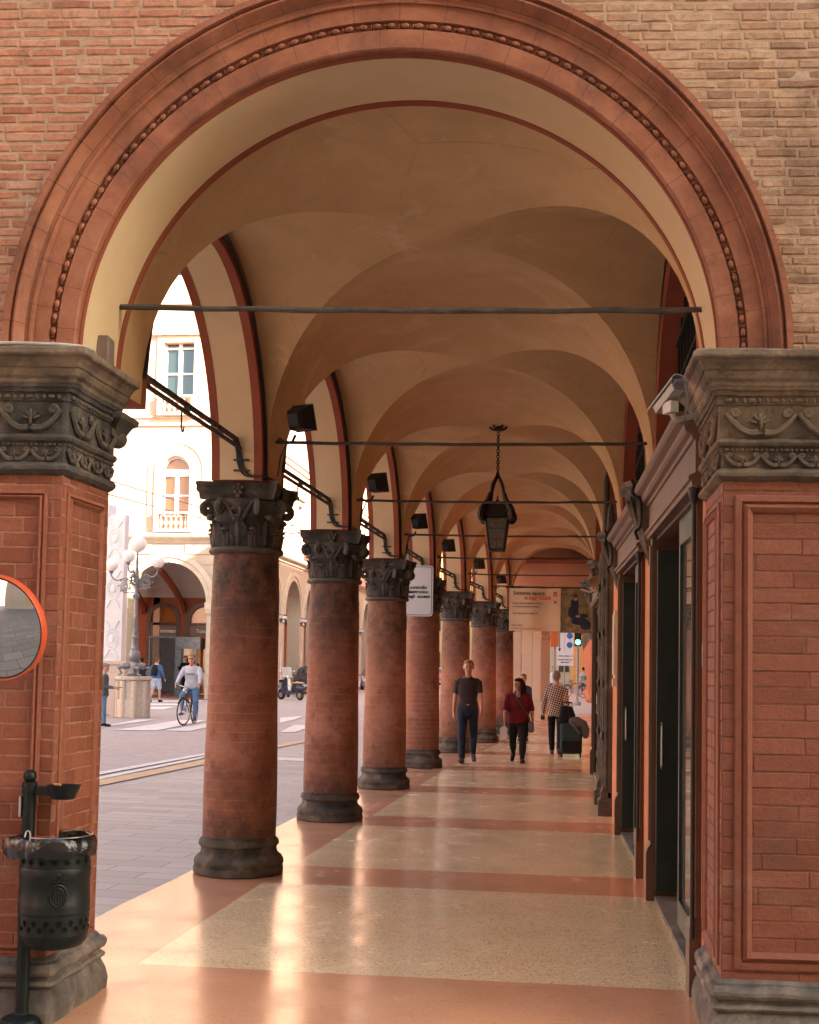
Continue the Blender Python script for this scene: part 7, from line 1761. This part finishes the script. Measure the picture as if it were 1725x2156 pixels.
def scooter(label, loc, rz, paint, seat='saddle_tan', screen=False, group=None):
    t = thing('scooter', label, 'scooter', loc, rz, group)   # faces +y
    for y in (-.58, .60):
        mb = MB(); mb.lathe([(.0, -.05), (.18, -.05), (.22, -.03), (.22, .03), (.18, .05), (0, .05)], 20, TR(0, y, .22) @ RY(PI / 2)); wh = mb.build('wheel', 'tyre', t); mb = MB(); mb.lathe([(0, -.055), (.12, -.053), (.12, .053), (0, .055)], 14, TR(0, y, .22) @ RY(PI / 2)); mb.build('rim', 'steel', wh)
    b = Body(); b.limb([(0, -.82, .52), (0, -.55, .55), (0, -.2, .48)], [(.10, .10), (.22, .19), (.16, .16)]); b.limb([(0, -.25, .35), (0, .1, .27), (0, .34, .30)], [(.17, .05)] * 3); b.limb([(0, .36, .32), (0, .42, .6), (0, .36, .92)], [(.19, .05), (.21, .05), (.14, .05)]); b.limb([(0, .58, .46), (0, .68, .40), (0, .74, .30)], [(.08, .08), (.09, .09), (.06, .06)]); b.limb([(0, .34, .94), (0, .40, .99)], [.07, .06])
    b.fuse('bodywork', paint, t, .018, 4)
    b = Body(); b.limb([(0, -.75, .76), (0, -.4, .78), (0, -.08, .74)], [(.12, .05), (.15, .055), (.11, .045)]); b.fuse('seat', seat, t, .018, 3)
    mb = MB(); mb.tube(curve([(-.34, .26, 1.02), (-.1, .36, 1.0), (.1, .36, 1.0), (.34, .26, 1.02)]), .016, 7)
    for sx in (-1, 1): mb.tube([(sx * .28, .3, 1.02), (sx * .34, .33, 1.22)], .007, 5); mb.ball((sx * .35, .33, 1.25), (.06, .012, .045), 10, 6)
    mb.build('handlebar', 'steel', t)
    mb = MB(); mb.ball((0, .44, .98), (.07, .05, .06), 12, 8); mb.build('headlight', 'white_paint_metal', t)
    if screen:
        mb = MB(); mb.loft([[Vector((x, .42 - .9 * x * x, 1.0)), Vector((x * .9, .30 - .9 * x * x, 1.45))] for x in [-.25 + .05 * i for i in range(11)]], False, False, True); mb.build('windshield', 'glass_clear', t)
    mb = MB(); mb.tube([(.08, -.1, .25), (.16, -.14, .02)], .012, 6); mb.build('kickstand', 'steel', t)
    return t
t_ = NT('glass_clear'); t_.out(rgb(.75, .8, .85), .1); t_.b.inputs['Alpha'].default_value = .45
p = onZ(615, 1474, -.03); scooter('blue scooter with tan seat parked in front of the dark car', (p.x - .1, p.y + .2, -.03), 1.0, 'scooter_blue')
p = onZ(594, 1468, -.03); scooter('white scooter with tall windshield left of the blue scooter', (p.x, p.y + .6, -.03), PI + .5, 'white_paint_metal', 'shoe_black', True)
# ------------------------------------------------------------------ things at the crossing beyond the portico
plain('sign_face', rgb(.66, .68, .72), .4, 0, .03); plain('sign_blue', rgb(.02, .13, .45), .4); plain('pole_grey', rgb(.30, .32, .34), .5, .4)
YS = 56.0; sgp = onY(1190, 1352, YS); ws = thing('road_sign', 'white road sign with arrow and blue pictograms on a grey pole', 'sign', (sgp.x, YS, 0))
zs = sgp.z; mb = MB(); hx = .36; mb.prism([(x, z + zs) for x, z in rrect(hx, .58, .06)], 0, .03, 'y'); mb.build('board', 'sign_face', ws)
mb = MB(); mb.box(-hx, hx, 0, .03, zs - 1.02, zs - .62); mb.build('lower_board', 'sign_face', ws)
mb = MB(); mb.box(-.25, -.215, -.006, -.002, zs - .30, zs + .5); mb.add([(-.30, -.006, zs - .28), (-.165, -.006, zs - .28), (-.232, -.006, zs - .42)], [(0, 1, 2)])
for i, s_ in enumerate(('controllo elettronico', 'degli accessi')): add_text(mb, s_, .075, TR(0, -.004, zs - .76 - i * .11) @ RX(PI / 2), .001, bold=.003)
mb.build('black_marks', 'shoe_black', ws)
mb = MB(); mb.box(-.03, .0, -.006, -.002, zs - .4, zs + .5); mb.build('yellow_bar', 'paint_yellow', ws)
mb = MB()
for zc in (-.12, .28): mb.lathe([(.0, 0), (.13, .0), (.13, .004)], 24, TR(.2, -.003, zs + zc) @ RX(PI / 2)); mb.box(.19, .21, -.006, -.002, zs + zc - .2, zs + zc)
mb.build('blue_disc', 'sign_blue', ws)
mb = MB(); mb.lathe([(.03, -.03), (.03, zs + .6)], 12, TR(-.02, .06, 0)); mb.build('pole', 'pole_grey', ws)
emissive('signal_green', (.05, .9, .5, 1), 3.0)
tlp = onY(1217, 1352, 57.5); tl = thing('traffic_light', 'pedestrian traffic light showing green on a grey pole', 'traffic light', (tlp.x, 57.5, 0)); zt2 = tlp.z
mb = MB(); mb.bbox(-.15, .15, .0, .2, zt2 - .18, zt2 + .62, .02)
for z in (.0, .32): mb.tube([(.12 * math.cos(a), -.08, zt2 + z + .12 * math.sin(a)) for a in [PI * i / 10 for i in range(11)]], .012, 5)
mb.build('signal_head', 'shoe_black', tl)
mb = MB(); mb.lathe([(0, -.004), (.115, -.004), (.115, .002)], 20, TR(0, -.002, zt2) @ RX(PI / 2)); mb.build('green_lens', 'signal_green', tl)
mb = MB(); mb.lathe([(0, -.004), (.115, -.004), (.115, .002)], 20, TR(0, -.002, zt2 + .32) @ RX(PI / 2)); mb.build('red_lens', 'dark_void', tl)
mb = MB(); mb.lathe([(.05, -.03), (.05, zt2 + .5)], 12, TR(0, .26, 0)); mb.lathe([(.16, -.03), (.16, .1), (.06, .18)], 12, TR(0, .26, 0)); mb.build('pole', 'pole_grey', tl)
p = onZ(1207, 1469, -.03); bicycle('old bicycle with crate leaning by the traffic light', (p.x + .1, p.y + .2, -.03), -1.15, 0, True)
p = onZ(1188, 1462, -.03); bicycle('grey bicycle parked behind the road sign pole', (p.x + .2, p.y + 1.5, -.03), 1.2, 0, False, 'pole_grey')
p, H_ = place_h(1164, 1386, 1478); person('person in blue jacket standing behind the pale pillars', (p.x, p.y + 1, -.03), 2.2, H=1.70, top='sweat_grey', sleeve='long', bottom='jeans_navy', hair='hair_fair', vox=.02, faceit=False)
p, H_ = place_h(1228, 1392, 1462); person('person in grey top and light jeans beside the traffic light', (p.x, p.y + .6, -.03), .5, H=1.68, top='sweat_grey', sleeve='long', bottom='jeans_blue', hair='hair_black', vox=.02, faceit=False)
b = Body(); b.limb([(0, 0, .0), (0, 0, .5)], [(.26, .2), (.20, .16)]); o = b.fuse('large_bag', 'green_cloth', None, .02, 3); o.location = (p.x + .28, p.y + .3, .72); tag(o, 'pale green bag carried by the person beside the traffic light', 'bag')
p = onZ(1176, 1440, -.03); v = thing('dark_van', 'dark van with pale roof waiting beyond the road sign', 'van', (p.x, p.y + 12, -.03), .05)
mb = MB(); mb.loft([[Vector((-.95, y, z0)), Vector((.95, y, z0)), Vector((.92, y, z1)), Vector((-.92, y, z1))] for y, z0, z1 in ((-.1, .35, 1.1), (.5, .3, 1.4), (1.2, .3, 2.2), (4.6, .3, 2.3), (4.8, .4, 2.2))], True, True, False); mb.build('body', 'car_black', v)
mb = MB(); mb.quad((-.85, .52, 1.45), (.85, .52, 1.45), (.8, 1.15, 2.12), (-.8, 1.15, 2.12)); mb.v = [(x, y - .03, z + .03) for x, y, z in mb.v]; mb.build('windscreen', 'glass_car', v)
mb = MB(); mb.bbox(-.9, .9, 1.25, 4.7, 2.31, 2.42, .03); mb.build('roof', 'white_paint_metal', v)
for sx in (-1, 1):
    for yy in (.7, 3.9): mb = MB(); mb.lathe([(0, -.1), (.33, -.1), (.33, .1), (0, .1)], 18, TR(sx * .85, yy, .33) @ RY(PI / 2)); mb.build('wheel', 'tyre', v)
    mb = MB(); mb.ball((sx * .7, -.08, .8), (.14, .06, .1), 10, 6); mb.build('headlight', 'white_paint_metal', v)
plain('litter_orange', rgb(.5, .13, .02), .6)
# cigarette machine / orange awning beyond the tan pillar
p = onY(1168, 1340, 52.0); o = thing('orange_signal_box', 'orange traffic signal box fixed beyond the tan pillar', 'signal box', (p.x, 52, 0)); mb = MB(); mb.bbox(-.17, .17, 0, .2, p.z - .42, p.z + .3, .02)
for z in (-.2, .1): mb.tube([(.12 * math.cos(a), -.06, p.z + z + .12 * math.sin(a)) for a in [PI * i / 8 for i in range(9)]], .015, 5)
mb.build('housing', 'litter_orange', o); mb = MB(); mb.lathe([(.05, -.03), (.05, p.z + .3)], 10, TR(0, .26, 0)); mb.build('pole', 'pole_grey', o)
# overhead wires in the street
mb = MB()
for (x0, y0, Y0, x1, y1, Y1) in ((225, 1010, 40, 650, 1110, 70), (225, 1040, 40, 650, 1125, 70), (560, 1085, 50, 770, 1170, 80), (440, 1060, 45, 770, 1150, 85)):
    a = onY(x0, y0, Y0); b2 = onY(x1, y1, Y1); mb.tube([a.lerp(b2, t / 10) - Vector((0, 0, .25 * math.sin(PI * t / 10))) for t in range(11)], .018, 5)
o = mb.build('overhead_wires', 'cable_black'); tag(o, 'thin black overhead trolley wires crossing above the street', 'wires')
